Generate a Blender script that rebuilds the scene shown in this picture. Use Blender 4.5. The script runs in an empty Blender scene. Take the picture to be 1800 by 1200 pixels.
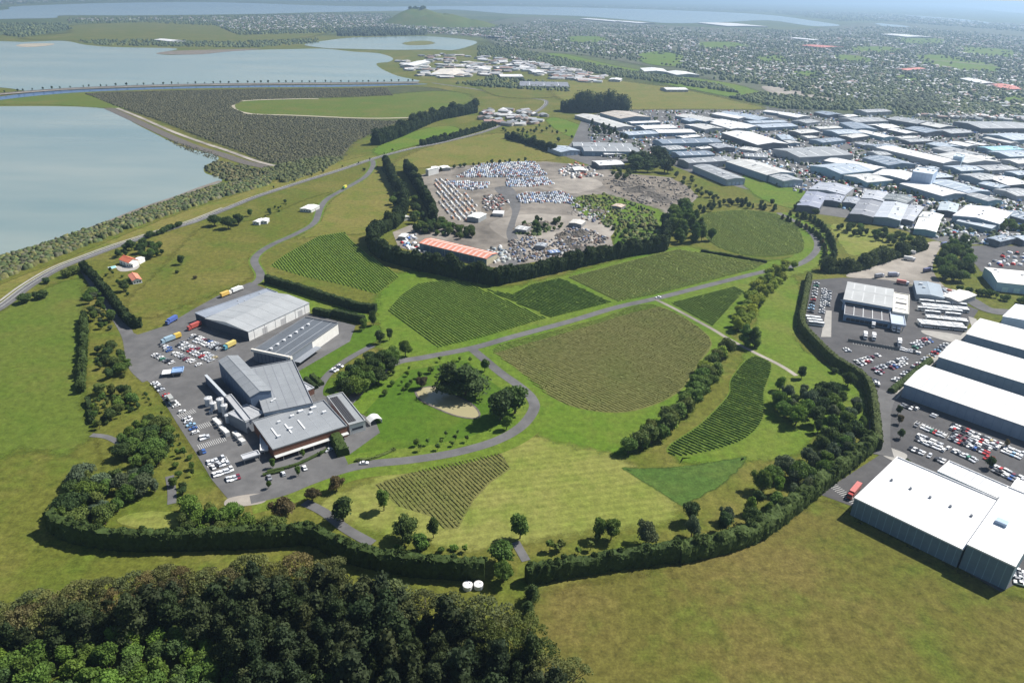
import bpy, math, random
import numpy as np
from mathutils import Vector, Matrix
from mathutils.geometry import tessellate_polygon

# ------------------------------------------------------------------ camera, sky, sun
SC = bpy.context.scene
COL = SC.collection
FPX, ALT = 1265.0, 220.0                 # focal length in photo pixels (1800 wide), flying height in metres
PITCH, ROLL = math.atan(615.0 / 1265.0), math.radians(1.2)
SUN_AZ, SUN_EL = math.radians(63.0), math.radians(49.0)      # azimuth clockwise from the view direction
HAZE_DENSITY = 1.0e-4

_f = Vector((0, math.cos(PITCH), -math.sin(PITCH)))
_R = Vector((1, 0, 0)); _U = Vector((0, math.sin(PITCH), math.cos(PITCH)))
_r = _R * math.cos(ROLL) + _U * math.sin(ROLL)
_u = -_R * math.sin(ROLL) + _U * math.cos(ROLL)
cam_d = bpy.data.cameras.new('camera'); cam = bpy.data.objects.new('camera', cam_d); COL.objects.link(cam)
cam_d.sensor_width = 36.0; cam_d.lens = 36.0 * FPX / 1800.0
cam_d.clip_start = 1.0; cam_d.clip_end = 200000.0
m = Matrix.Identity(4)
for i in range(3):
    m[i][0] = _r[i]; m[i][1] = _u[i]; m[i][2] = -_f[i]
m[2][3] = ALT
cam.matrix_world = m
SC.camera = cam

world = bpy.data.worlds.new('World'); SC.world = world; world.use_nodes = True
wn = world.node_tree.nodes; wl = world.node_tree.links
bg = wn['Background']; sky = wn.new('ShaderNodeTexSky'); sky.sky_type = 'NISHITA'
sky.sun_disc = False; sky.sun_elevation = SUN_EL; sky.sun_rotation = SUN_AZ
sky.altitude = 200; sky.air_density = 1.0; sky.dust_density = 0.6; sky.ozone_density = 1.0
wl.new(sky.outputs[0], bg.inputs[0]); bg.inputs[1].default_value = 0.062
sun_d = bpy.data.lights.new('sun', 'SUN'); sun_d.energy = 5.0; sun_d.angle = math.radians(0.53); sun_d.color = (1.0, 0.955, 0.88)
sun = bpy.data.objects.new('sun', sun_d); COL.objects.link(sun)
_sd = Vector((math.sin(SUN_AZ) * math.cos(SUN_EL), math.cos(SUN_AZ) * math.cos(SUN_EL), math.sin(SUN_EL)))
sun.rotation_euler = _sd.to_track_quat('Z', 'Y').to_euler(); sun.location = (300, 300, 600)
vs = SC.view_settings; vs.view_transform = 'Standard'; vs.look = 'None'; vs.exposure = 0.70; vs.gamma = 1.0; vs.use_curve_mapping = False
SC.render.engine = 'CYCLES'
cy = SC.cycles
cy.max_bounces = 4; cy.diffuse_bounces = 2; cy.glossy_bounces = 2; cy.transmission_bounces = 2; cy.volume_bounces = 0
cy.transparent_max_bounces = 16; cy.use_denoising = True; cy.sample_clamp_indirect = 4.0
try:
    cy.denoiser = 'OPENIMAGEDENOISE'; cy.denoising_input_passes = 'RGB_ALBEDO_NORMAL'
except Exception:
    pass

# ------------------------------------------------------------------ helpers
def G(x, y, z=0.0):
    """the point at height z that the photograph shows at pixel (x, y)"""
    d = _r * (x - 900.0) - _u * (y - 600.0) + _f * FPX
    t = (z - ALT) / d.z
    return Vector((d.x * t, d.y * t, z))
def G2(p, z=0.0):
    v = G(p[0], p[1], z); return np.array((v.x, v.y))
def pxm(x, y):
    """pixels per metre across at a ground point"""
    v = G(x, y); return FPX / max(1.0, (v - Vector((0, 0, ALT))).dot(_f))
def catmull(pts, n=6, closed=False):
    P = [np.array(p, float) for p in pts]
    if len(P) < 3: return P
    out = []; L = len(P); rng = range(L) if closed else range(L - 1)
    for i in rng:
        if closed: a, b, c, d = P[i - 1], P[i], P[(i + 1) % L], P[(i + 2) % L]
        else: a, b, c, d = P[max(i - 1, 0)], P[i], P[i + 1], P[min(i + 2, L - 1)]
        for k in range(n):
            t = k / n
            out.append(0.5 * ((2 * b) + (-a + c) * t + (2 * a - 5 * b + 4 * c - d) * t * t + (-a + 3 * b - 3 * c + d) * t ** 3))
    if not closed: out.append(P[-1])
    return out
def inside(px, poly):
    x, y = px; c = False; j = len(poly) - 1
    for i in range(len(poly)):
        xi, yi = poly[i]; xj, yj = poly[j]
        if (yi > y) != (yj > y) and x < (xj - xi) * (y - yi) / (yj - yi) + xi: c = not c
        j = i
    return c
def inside_np(X, Y, poly):
    c = np.zeros(X.shape, bool); j = len(poly) - 1
    for i in range(len(poly)):
        xi, yi = poly[i]; xj, yj = poly[j]
        if yi != yj:
            k = ((yi > Y) != (yj > Y)) & (X < (xj - xi) * (Y - yi) / (yj - yi) + xi)
            c ^= k
        j = i
    return c
_ONES = 'zeroth first second third fourth fifth sixth seventh eighth ninth tenth eleventh twelfth thirteenth fourteenth fifteenth sixteenth seventeenth eighteenth nineteenth'.split()
_TENS = {2: 'twent', 3: 'thirt', 4: 'fort', 5: 'fift', 6: 'sixt', 7: 'sevent', 8: 'eight', 9: 'ninet'}
def nth(i):
    if i < 20: return _ONES[i]
    t, o = divmod(i, 10)
    if t > 9: return 'hundred-and-' + nth(i - 100)
    return _TENS[t] + 'ieth' if o == 0 else _TENS[t] + 'y-' + _ONES[o]
def tag(o, label=None, cat=None, group=None, kind=None):
    if label: o['label'] = label
    if cat: o['category'] = cat
    if group: o['group'] = group
    if kind: o['kind'] = kind
    return o
def link(name, data, parent=None, color=None):
    o = bpy.data.objects.new(name, data); COL.objects.link(o)
    if parent is not None: o.parent = parent
    if color is not None: o.color = (color[0], color[1], color[2], 1.0)
    return o
def empty(name, loc=(0, 0, 0), rz=0.0, scale=1.0):
    o = bpy.data.objects.new(name, None); COL.objects.link(o); o.location = loc; o.rotation_euler = (0, 0, rz)
    o.scale = (scale, scale, scale) if not hasattr(scale, '__len__') else scale
    o.empty_display_size = 0.5
    return o
def mesh_np(name, V, F, mat=None, col=None, smooth=False):
    """V (n,3); F (m,k) all of one size; col (n,3) optional vertex colours"""
    V = np.asarray(V, np.float32); F = np.asarray(F, np.int32); k = F.shape[1]
    me = bpy.data.meshes.new(name); me.vertices.add(len(V)); me.vertices.foreach_set('co', V.ravel())
    me.loops.add(F.size); me.loops.foreach_set('vertex_index', F.ravel())
    me.polygons.add(len(F)); me.polygons.foreach_set('loop_start', np.arange(0, F.size, k, dtype=np.int32))
    me.polygons.foreach_set('loop_total', np.full(len(F), k, np.int32))
    if col is not None:
        a = me.color_attributes.new('Col', 'FLOAT_COLOR', 'POINT')
        c4 = np.ones((len(V), 4), np.float32); c4[:, :3] = col; a.data.foreach_set('color', c4.ravel())
    me.update(calc_edges=True)
    if smooth: me.polygons.foreach_set('use_smooth', np.ones(len(F), bool))
    if mat: me.materials.append(mat)
    return me
def mesh_py(name, V, F, mat=None):
    me = bpy.data.meshes.new(name); me.from_pydata([tuple(v) for v in V], [], F); me.update()
    if mat: me.materials.append(mat)
    return me
def box_vf(x0, x1, y0, y1, z0, z1):
    V = [(x0, y0, z0), (x1, y0, z0), (x1, y1, z0), (x0, y1, z0), (x0, y0, z1), (x1, y0, z1), (x1, y1, z1), (x0, y1, z1)]
    F = [(0, 3, 2, 1), (4, 5, 6, 7), (0, 1, 5, 4), (1, 2, 6, 5), (2, 3, 7, 6), (3, 0, 4, 7)]
    return V, F
class MB:
    """collects boxes, prisms and cylinders into one mesh"""
    def __init__(s): s.V = []; s.F = []
    def add(s, V, F):
        n = len(s.V); s.V += [tuple(v) for v in V]; s.F += [tuple(i + n for i in f) for f in F]; return s
    def box(s, x0, x1, y0, y1, z0, z1): return s.add(*box_vf(x0, x1, y0, y1, z0, z1))
    def prism(s, pts, z0, z1, top=None):
        n = len(pts); V = [(p[0], p[1], z0) for p in pts] + [((top or pts)[i][0], (top or pts)[i][1], z1 if not hasattr(z1, '__len__') else z1[i]) for i in range(n)]
        F = [tuple(range(n, 2 * n)), tuple(range(n - 1, -1, -1))] + [(i, (i + 1) % n, n + (i + 1) % n, n + i) for i in range(n)]
        return s.add(V, F)
    def cyl(s, cx, cy_, r, z0, z1, n=12, r1=None):
        a = [(cx + r * math.cos(2 * math.pi * i / n), cy_ + r * math.sin(2 * math.pi * i / n)) for i in range(n)]
        r1 = r if r1 is None else r1
        b = [(cx + r1 * math.cos(2 * math.pi * i / n), cy_ + r1 * math.sin(2 * math.pi * i / n)) for i in range(n)]
        return s.prism(a, z0, z1, b)
    def mesh(s, name, mat): return mesh_py(name, s.V, s.F, mat)
    def build(s, name, mat, parent=None, color=None): return link(name, s.mesh(name, mat), parent, color)

# ------------------------------------------------------------------ materials
class NT:
    def __init__(s, name):
        s.m = bpy.data.materials.new(name); s.m.use_nodes = True; s.t = s.m.node_tree
        s.b = s.t.nodes['Principled BSDF']; s.out = s.t.nodes['Material Output']
    def n(s, t, **kw):
        x = s.t.nodes.new(t)
        for k, v in kw.items(): setattr(x, k, v)
        return x
    def l(s, a, b): s.t.links.new(a, b)
    def noise(s, vec, scale, detail=3.0, rough=0.55):
        x = s.n('ShaderNodeTexNoise'); x.inputs['Scale'].default_value = scale; x.inputs['Detail'].default_value = detail
        x.inputs['Roughness'].default_value = rough; s.l(vec, x.inputs['Vector']); return x.outputs[0]
    def ramp(s, fac, stops):
        r = s.n('ShaderNodeValToRGB'); e = r.color_ramp.elements
        while len(e) < len(stops): e.new(0.5)
        for i, (p, c) in enumerate(stops): e[i].position = p; e[i].color = (*c, 1) if len(c) == 3 else c
        s.l(fac, r.inputs[0]); return r.outputs[0]
    def mix(s, fac, a, b, mode='MIX'):
        x = s.n('ShaderNodeMix', data_type='RGBA', blend_type=mode)
        for sock, v in ((0, fac), (6, a), (7, b)):
            if hasattr(v, 'is_output') or hasattr(v, 'links'): s.l(v, x.inputs[sock])
            else: x.inputs[sock].default_value = v if sock == 0 else ((*v, 1) if len(v) == 3 else v)
        return x.outputs[2]
    def grey(s, fac, lo, hi):
        return s.ramp(fac, [(0.25, (lo,) * 3), (0.75, (hi,) * 3)])
    def pos(s): return s.n('ShaderNodeNewGeometry').outputs['Position']
    def objco(s): return s.n('ShaderNodeTexCoord').outputs['Object']
    def info(s): return s.n('ShaderNodeObjectInfo')
    def done(s, color, rough=0.8, spec=0.3):
        s.l(color, s.b.inputs['Base Color']); s.b.inputs['Roughness'].default_value = rough
        s.b.inputs['Specular IOR Level'].default_value = spec; return s.m
    def bump(s, h, strength, dist=0.1):
        x = s.n('ShaderNodeBump'); x.inputs['Strength'].default_value = strength; x.inputs['Distance'].default_value = dist
        s.l(h, x.inputs['Height']); s.l(x.outputs[0], s.b.inputs['Normal'])
def mat_grass(name, a, b, c, big=0.006, fine=0.25, contrast=0.35, stripe=None, dry=None, soft=True):
    """grass of three tones: broad patches between a and b, clumps of c, fine blades"""
    t = NT(name); p = t.pos()
    base = t.ramp(t.noise(p, big, 4, 0.6), [(0.35, a), (0.65, b)])
    base = t.mix(t.ramp(t.noise(p, 0.035, 4, 0.6), [(0.48, (0, 0, 0)), (0.72, (0.8, 0.8, 0.8))]), base, c)
    if dry: base = t.mix(t.ramp(t.noise(p, 0.013, 5, 0.65), [(0.5, (0, 0, 0)), (0.66, (0.85, 0.85, 0.85))]), base, dry)
    base = t.mix(1.0, base, t.grey(t.noise(p, fine, 3, 0.7), 1 - contrast, 1 + contrast), 'MULTIPLY')
    base = t.mix(1.0, base, t.grey(t.noise(p, 0.9, 2, 0.7), 1 - contrast * 0.7, 1 + contrast * 0.7), 'MULTIPLY')
    if stripe:
        ang, sc, amt = stripe
        mp = t.n('ShaderNodeMapping'); mp.inputs['Rotation'].default_value = (0, 0, ang); t.l(p, mp.inputs['Vector'])
        w = t.n('ShaderNodeTexWave'); w.inputs['Scale'].default_value = sc; w.inputs['Distortion'].default_value = 1.2; w.inputs['Detail'].default_value = 2; w.inputs['Detail Scale'].default_value = 0.3
        t.l(mp.outputs[0], w.inputs['Vector'])
        base = t.mix(1.0, base, t.grey(w.outputs['Fac'], 1 - amt, 1 + amt), 'MULTIPLY')
    t.done(base, 0.95, 0.1)
    if soft:
        m1 = t.m; m2 = t.m.copy(); m2.name = name + '_edge'; t.m = m2; t.t = m2.node_tree; b2 = t.t.nodes['Principled BSDF']
        at = t.n('ShaderNodeAttribute'); at.attribute_name = 'edge'; q = t.pos()
        ad = t.n('ShaderNodeMath', operation='MULTIPLY_ADD'); t.l(t.noise(q, 0.11, 4, 0.7), ad.inputs[0]); ad.inputs[1].default_value = 1.1; ad.inputs[2].default_value = -0.55
        sm = t.n('ShaderNodeMath', operation='ADD'); t.l(ad.outputs[0], sm.inputs[0]); t.l(at.outputs['Fac'], sm.inputs[1])
        mr = t.n('ShaderNodeMapRange', interpolation_type='SMOOTHSTEP'); mr.inputs[1].default_value = 0.2; mr.inputs[2].default_value = 0.75; t.l(sm.outputs[0], mr.inputs[0])
        t.l(mr.outputs[0], b2.inputs['Alpha']); SOFT[m1.name] = m2; return m1
    return t.m
SOFT = {}
def mat_plain(name, lo, hi, scale=0.3, rough=0.85, spec=0.3, big=None):
    t = NT(name); p = t.pos()
    c = t.ramp(t.noise(p, scale, 5, 0.65), [(0.3, lo), (0.7, hi)])
    if big: c = t.mix(1.0, c, t.grey(t.noise(p, big[0], 3), 1 - big[1], 1 + big[1]), 'MULTIPLY')
    return t.done(c, rough, spec)
def mat_obj(name, rough=0.7, spec=0.3, amp=0.15, scale=0.5, rnd=0.0, metallic=0.0, ribs=None, streak=False, hue=0.0):
    """the object's own colour with wear"""
    t = NT(name); i = t.info(); p = t.objco()
    c = t.mix(1.0, i.outputs['Color'], t.grey(t.noise(p, scale, 5, 0.65), 1 - amp, 1 + amp), 'MULTIPLY')
    if streak:
        mp = t.n('ShaderNodeMapping'); mp.inputs['Scale'].default_value = (0.25, 3.0, 1); t.l(p, mp.inputs['Vector'])
        c = t.mix(1.0, c, t.grey(t.noise(mp.outputs[0], 0.5, 4, .7), 0.86, 1.06), 'MULTIPLY')
    if rnd:
        c = t.mix(1.0, c, t.ramp(i.outputs['Random'], [(0.0, (1 - rnd, 1 - rnd, 1 - rnd * 1.2)), (0.5, (1, 1, 1)), (1.0, (1 + rnd, 1 + rnd * 0.8, 1 - rnd * 0.2))]), 'MULTIPLY')
    if ribs:
        w = t.n('ShaderNodeTexWave'); w.inputs['Scale'].default_value = ribs; w.bands_direction = 'X'; t.l(p, w.inputs['Vector'])
        t.bump(w.outputs['Fac'], 0.35, 0.05)
    t.b.inputs['Metallic'].default_value = metallic
    return t.done(c, rough, spec)
def translucent(mat, f=0.35):
    nt = mat.node_tree; b = nt.nodes['Principled BSDF']; out = nt.nodes['Material Output']
    tr = nt.nodes.new('ShaderNodeBsdfTranslucent'); mx = nt.nodes.new('ShaderNodeMixShader'); mx.inputs[0].default_value = f
    nt.links.new(b.inputs['Base Color'].links[0].from_socket, tr.inputs[0]); nt.links.new(b.outputs[0], mx.inputs[1]); nt.links.new(tr.outputs[0], mx.inputs[2]); nt.links.new(mx.outputs[0], out.inputs['Surface'])
def mat_vcol(name, rough=0.8, spec=0.3, amp=0.12, scale=0.4):
    t = NT(name); a = t.n('ShaderNodeAttribute'); a.attribute_name = 'Col'
    c = t.mix(1.0, a.outputs['Color'], t.grey(t.noise(t.pos(), scale, 3), 1 - amp, 1 + amp), 'MULTIPLY')
    return t.done(c, rough, spec)
M = {}
M['paddock'] = mat_grass('paddock_grass', (0.088, 0.100, 0.016), (0.108, 0.108, 0.022), (0.066, 0.106, 0.012), dry=(0.142, 0.126, 0.034), contrast=0.42)
M['olive'] = mat_grass('olive_grass', (0.090, 0.090, 0.018), (0.112, 0.095, 0.026), (0.070, 0.104, 0.013), big=0.014, dry=(0.122, 0.100, 0.030), contrast=0.42)
M['lawn'] = mat_grass('lawn_grass', (0.052, 0.108, 0.009), (0.066, 0.116, 0.012), (0.086, 0.122, 0.016), contrast=0.3)
M['bright'] = mat_grass('bright_grass', (0.078, 0.136, 0.013), (0.102, 0.142, 0.019), (0.066, 0.130, 0.011), big=0.012, contrast=0.34, dry=(0.125, 0.142, 0.028))
M['meadow'] = mat_grass('meadow_grass', (0.078, 0.112, 0.016), (0.096, 0.116, 0.021), (0.066, 0.112, 0.013), big=0.008, contrast=0.36, dry=(0.118, 0.118, 0.028))
M['mown'] = mat_grass('mown_grass', (0.145, 0.168, 0.034), (0.185, 0.182, 0.052), (0.105, 0.152, 0.020), big=0.014, contrast=0.3, stripe=(1.35, 0.075, 0.06))
M['hay'] = mat_grass('hay_grass', (0.122, 0.125, 0.026), (0.155, 0.138, 0.038), (0.084, 0.120, 0.015), big=0.012, contrast=0.36)
M['drygrass'] = mat_grass('vineyard_dry_grass', (0.112, 0.118, 0.034), (0.132, 0.126, 0.042), (0.096, 0.116, 0.026), contrast=0.3)
M['vinegrass'] = mat_grass('vineyard_grass', (0.080, 0.130, 0.015), (0.096, 0.134, 0.020), (0.106, 0.130, 0.022), contrast=0.3)
M['crop'] = mat_grass('crop_green', (0.050, 0.095, 0.018), (0.062, 0.104, 0.021), (0.074, 0.106, 0.022), contrast=0.4)
M['marsh'] = mat_grass('marsh_ground', (0.050, 0.062, 0.028), (0.070, 0.075, 0.036), (0.085, 0.095, 0.030), fine=0.08)
M['farland'] = mat_grass('far_land', (0.060, 0.085, 0.030), (0.105, 0.120, 0.045), (0.050, 0.070, 0.030), big=0.0012, fine=0.02)
M['suburb'] = mat_grass('suburb_ground', (0.080, 0.090, 0.055), (0.115, 0.115, 0.085), (0.060, 0.085, 0.035), big=0.003, fine=0.03)
M['asphalt'] = mat_plain('asphalt', (0.085, 0.084, 0.085), (0.132, 0.130, 0.130), 0.12, 0.9, 0.25, big=(0.02, 0.2))
M['darkasphalt'] = mat_plain('dark_asphalt', (0.058, 0.057, 0.060), (0.090, 0.088, 0.090), 0.12, 0.9, 0.25, big=(0.02, 0.2))
M['gravel'] = mat_plain('gravel', (0.190, 0.172, 0.152), (0.330, 0.300, 0.262), 0.05, 0.95, 0.1, big=(0.012, 0.35))
M['concrete'] = mat_plain('concrete', (0.260, 0.250, 0.230), (0.350, 0.335, 0.310), 0.15, 0.9, 0.2)
M['dirt'] = mat_plain('dirt', (0.10, 0.088, 0.075), (0.235, 0.205, 0.170), 0.09, 0.95, 0.1, big=(0.4, 0.3))
M['yard_dirt'] = mat_plain('yard_dirt', (0.120, 0.108, 0.095), (0.250, 0.225, 0.195), 0.05, 0.95, 0.1, big=(0.012, 0.35))
M['rock'] = mat_plain('rock_embankment', (0.075, 0.068, 0.062), (0.155, 0.140, 0.122), 0.35, 0.95, 0.1)
M['sand'] = mat_plain('sand', (0.28, 0.25, 0.19), (0.38, 0.34, 0.27), 0.02, 0.95, 0.1)
M['white_line'] = mat_plain('white_road_paint', (0.60, 0.60, 0.58), (0.74, 0.74, 0.72), 0.8, 0.8)
M['leaf'] = mat_obj('leaf', 0.75, 0.25, 0.45, 0.30, rnd=0.14)
M['hedge'] = mat_obj('hedge_leaf', 0.8, 0.2, 0.40, 0.5, rnd=0.05)
M['vine'] = mat_obj('vine_leaf', 0.8, 0.2, 0.35, 0.5, rnd=0.06)
for _k in ('leaf', 'hedge', 'vine'): translucent(M[_k])
M['bark'] = mat_obj('bark', 0.9, 0.1, 0.3, 1.5)
M['roof'] = mat_obj('roof_metal', 0.55, 0.35, 0.13, 0.08, rnd=0.0, ribs=0.8, streak=True)
M['wall'] = mat_obj('wall_panel', 0.7, 0.3, 0.12, 0.3)
M['trim'] = mat_obj('trim', 0.6, 0.3, 0.1, 1.0)
M['paint'] = mat_obj('vehicle_paint', 0.28, 0.5, 0.05, 1.0)
M['glass'] = mat_obj('window_glass', 0.12, 0.6, 0.05, 1.0)
M['rubber'] = mat_obj('rubber', 0.9, 0.2, 0.1, 3.0)
M['metal'] = mat_obj('steel', 0.4, 0.5, 0.12, 1.0)
M['vcol'] = mat_vcol('mixed_surface')
M['vleaf'] = mat_vcol('mixed_leaf', 0.8, 0.2, 0.4, 0.25)
def mat_water(name, lo, hi, rough, bump):
    t = NT(name); p = t.pos()
    mp = t.n('ShaderNodeMapping'); mp.inputs['Scale'].default_value = (0.35, 1.0, 1); t.l(p, mp.inputs['Vector'])
    c = t.ramp(t.noise(mp.outputs[0], 0.006, 4, 0.6), [(0.35, lo), (0.68, hi)])
    t.bump(t.noise(p, 0.5, 3), bump, 0.3)
    return t.done(c, rough, 0.5)
M['lagoon'] = mat_water('lagoon_water', (0.165, 0.228, 0.218), (0.265, 0.300, 0.262), 0.14, 0.06)
M['sea'] = mat_water('sea_water', (0.150, 0.215, 0.250), (0.190, 0.250, 0.280), 0.2, 0.05)
M['canal'] = mat_water('canal_water', (0.040, 0.085, 0.190), (0.060, 0.110, 0.220), 0.2, 0.05)
M['pond'] = mat_water('pond_water', (0.300, 0.270, 0.155), (0.335, 0.300, 0.175), 0.08, 0.01)

# ------------------------------------------------------------------ flat sheets
def soft_sheet(name, W, z, mat):
    """a polygon whose outer ring carries edge = 0..1 so that its grass thins out into the next field"""
    nx = np.roll(W, -1, 0); area = 0.5 * np.sum(W[:, 0] * nx[:, 1] - nx[:, 0] * W[:, 1])
    if area < 0: W = W[::-1]; nx = np.roll(W, -1, 0); area = -area
    per = np.sum(np.linalg.norm(nx - W, axis=1)); dist = np.linalg.norm(W.mean(0)); d = min(8 + dist * 0.022, 0.55 * area / per)
    # resample evenly so that the ring is regular
    s = np.r_[0, np.cumsum(np.linalg.norm(nx - W, axis=1))]; n = int(min(400, max(24, per / (d * 0.8)))); t = np.linspace(0, per, n, endpoint=False); Wc = np.vstack([W, W[:1]])
    R = np.stack([np.interp(t, s, Wc[:, 0]), np.interp(t, s, Wc[:, 1])], 1)
    T = np.roll(R, -1, 0) - np.roll(R, 1, 0); T /= np.linalg.norm(T, axis=1)[:, None] + 1e-9; N = np.stack([-T[:, 1], T[:, 0]], 1)
    O = R - N * d * 0.5; I = R + N * d * 0.5
    tris = tessellate_polygon([[Vector((p[0], p[1], 0)) for p in I]])
    V = [(p[0], p[1], z) for p in O] + [(p[0], p[1], z) for p in I]
    F = [(i, (i + 1) % n, n + (i + 1) % n, n + i) for i in range(n)] + [tuple(n + k for k in tr) for tr in tris]
    me = mesh_py(name, V, F, mat); a = me.attributes.new('edge', 'FLOAT', 'POINT'); a.data.foreach_set('value', np.r_[np.zeros(n), np.ones(n)].astype(np.float32)); return me
def sheet(name, pts, mat, z, smooth=True, kind='structure', subdiv=6, label=None):
    if smooth: pts = catmull(pts, subdiv, True)
    W = [G2(p, z) for p in pts]
    if mat.name in SOFT:
        me = soft_sheet(name, np.array(W), z, SOFT[mat.name])
    else:
        tris = tessellate_polygon([[Vector((p[0], p[1], 0)) for p in W]])
        me = mesh_py(name, [(p[0], p[1], z) for p in W], [tuple(t) for t in tris], mat)
    for poly in me.polygons:
        if poly.normal.z < 0: poly.flip()
    o = link(name, me); tag(o, kind=kind, label=label); return o
def ribbon(name, pts, width, mat, z, kind='structure', n=8, parent=None, off=0.0):
    P = [G2(p, z) for p in (catmull(pts, n) if len(pts) > 2 else pts)]
    return ribbon_w(name, P, width, mat, z, kind, parent, off)
def ribbon_w(name, P, width, mat, z, kind='structure', parent=None, off=0.0):
    P = np.array(P); T = np.gradient(P, axis=0); T /= np.linalg.norm(T, axis=1)[:, None] + 1e-9
    N = np.stack([-T[:, 1], T[:, 0]], 1)
    A = P + N * (off + width / 2); B = P + N * (off - width / 2)
    V = np.zeros((2 * len(P), 3)); V[0::2, :2] = A; V[1::2, :2] = B; V[:, 2] = z
    F = [(2 * i, 2 * i + 1, 2 * i + 3, 2 * i + 2) for i in range(len(P) - 1)]
    o = link(name, mesh_np(name, V, F, mat), parent)
    if kind and parent is None: tag(o, kind=kind)
    return o

# ground: one sheet out to the horizon, finer near the camera
def ground():
    edges = [-42000, -20000, -10000, -5000, -2500, -1200, -600, -300, 0, 300, 600, 1200, 2500, 5000, 10000, 20000, 42000]
    ye = [-600, -200, 0, 150, 300, 450, 600, 800, 1000, 1300, 1700, 2200, 3000, 4000, 6000, 9000, 14000, 22000, 42000]
    V = [(x, y, 0) for y in ye for x in edges]; nx = len(edges)
    F = [(j * nx + i, j * nx + i + 1, (j + 1) * nx + i + 1, (j + 1) * nx + i) for j in range(len(ye) - 1) for i in range(nx - 1)]
    o = link('ground', mesh_py('ground', V, F, M['paddock'])); tag(o, kind='structure')
ground()

# ------------------------------------------------------------------ far land, water
sheet('far_land', [(-700, 62), (-100, 62), (0, 60), (300, 58), (700, 62), (850, 70), (900, 100), (1000, 118), (1150, 150), (1300, 190), (1500, 200), (1800, 215), (2600, 250), (2600, 42), (1800, 8), (1500, 2), (900, -10.5), (400, -21), (0, -29), (-700, -43)], M['farland'], 0.25, smooth=False)
sheet('suburb_land', [(860, 40), (940, 30), (1100, 40), (1200, 46), (1400, 52), (1560, 40), (1900, 60), (1950, 215), (1800, 205), (1640, 200), (1480, 180), (1340, 165), (1250, 140), (1130, 115), (1010, 95), (900, 88), (850, 62)], M['suburb'], 0.5)
sheet('suburb_land', [(360, 44), (420, 32), (560, 28), (680, 30), (700, 45), (790, 50), (860, 52), (880, 68), (800, 62), (650, 56), (500, 48), (400, 58)], M['suburb'], 0.5)
sheet('field', [(940, 98), (990, 95), (1080, 115), (1200, 135), (1300, 150), (1375, 180), (1370, 190), (1290, 172), (1180, 150), (1080, 128), (960, 108)], M['bright'], 0.75)
sheet('field', [(970, 160), (1000, 142), (1060, 140), (1150, 150), (1215, 160), (1310, 182), (1345, 192), (1200, 192), (1080, 192), (1000, 180)], M['hay'], 0.75)
sheet('field', [(1460, 98), (1500, 97), (1540, 106), (1530, 112), (1480, 107)], M['bright'], 0.9)
sheet('field', [(1610, 98), (1660, 97), (1720, 106), (1760, 118), (1740, 130), (1680, 122), (1620, 112)], M['bright'], 0.9)
sheet('field', [(1575, 133), (1610, 132), (1630, 143), (1600, 146)], M['bright'], 0.9)
sheet('field', [(1660, 135), (1720, 140), (1720, 150), (1680, 147)], M['bright'], 0.9)
sheet('field', [(120, 46), (220, 40), (330, 39), (400, 46), (430, 55), (500, 50), (590, 50), (560, 62), (500, 70), (380, 74), (250, 72), (150, 72), (60, 70), (40, 66), (120, 58)], M['paddock'], 0.6)
sheet('field', [(840, 150), (900, 145), (1000, 158), (960, 172), (880, 170)], M['paddock'], 0.6)
sheet('bare_field', [(1340, 152), (1390, 156), (1440, 168), (1470, 178), (1420, 178), (1360, 165)], M['gravel'], 0.9)
sheet('motorway', [(1646, 150), (1652, 149), (1690, 168), (1740, 184), (1800, 198), (1860, 212), (1860, 220), (1800, 205), (1735, 190), (1680, 173)], M['gravel'], 0.8)
# marsh and its grassy island
sheet('marsh', [(150, 165), (300, 160), (450, 157), (600, 156), (740, 153), (800, 165), (780, 185), (700, 215), (620, 250), (600, 275), (560, 290), (510, 292), (470, 285), (420, 265), (350, 240), (290, 215), (230, 195), (200, 185)], M['marsh'], 0.05)
sheet('field', [(405, 188), (420, 178), (520, 174), (640, 170), (760, 160), (820, 165), (830, 178), (780, 192), (700, 210), (640, 208), (520, 203), (430, 199)], M['meadow'], 0.09)
ribbon('sandy_bank', [(720, 207), (640, 208), (520, 203), (440, 200), (410, 190), (425, 178), (520, 174), (560, 174)], 9, M['sand'], 0.13)
sheet('field', [(0, 172), (80, 163), (160, 161), (210, 180), (240, 192), (180, 190), (90, 184), (0, 184), (-60, 186)], M['meadow'], 0.09)
sheet('lagoon', [(-80, 187), (0, 187), (100, 187), (180, 190), (205, 198), (235, 216), (270, 234), (320, 258), (372, 271), (384, 280), (360, 292), (362, 305), (388, 312), (385, 322), (350, 331), (310, 346), (250, 366), (200, 386), (130, 411), (60, 434), (0, 452), (-80, 478)], M['lagoon'], 0.06, subdiv=4)
sheet('lagoon', [(-120, 76), (40, 74), (110, 72), (150, 79), (200, 83), (300, 85), (308, 88), (275, 94), (300, 97), (345, 95), (400, 91), (450, 88), (520, 86.5), (570, 86), (620, 91), (665, 94), (690, 102), (684, 109), (662, 112), (672, 122), (700, 134), (735, 144), (600, 146), (450, 147.5), (300, 150.5), (150, 156), (60, 161), (0, 154), (-120, 152)], M['lagoon'], 0.3, subdiv=4)
sheet('canal', [(-60, 176), (0, 170), (60, 163), (150, 157.5), (300, 153), (450, 150.5), (600, 149.5), (735, 147.5), (735, 149), (600, 153), (450, 154), (300, 156.5), (150, 162), (60, 169), (0, 176), (-60, 183)], M['canal'], 0.2)
sheet('basin', [(535, 79), (570, 72), (620, 66.5), (700, 64.5), (760, 64.5), (820, 70), (838, 76), (800, 88), (760, 87), (700, 88), (610, 86), (575, 85)], M['lagoon'], 0.85)
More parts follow.
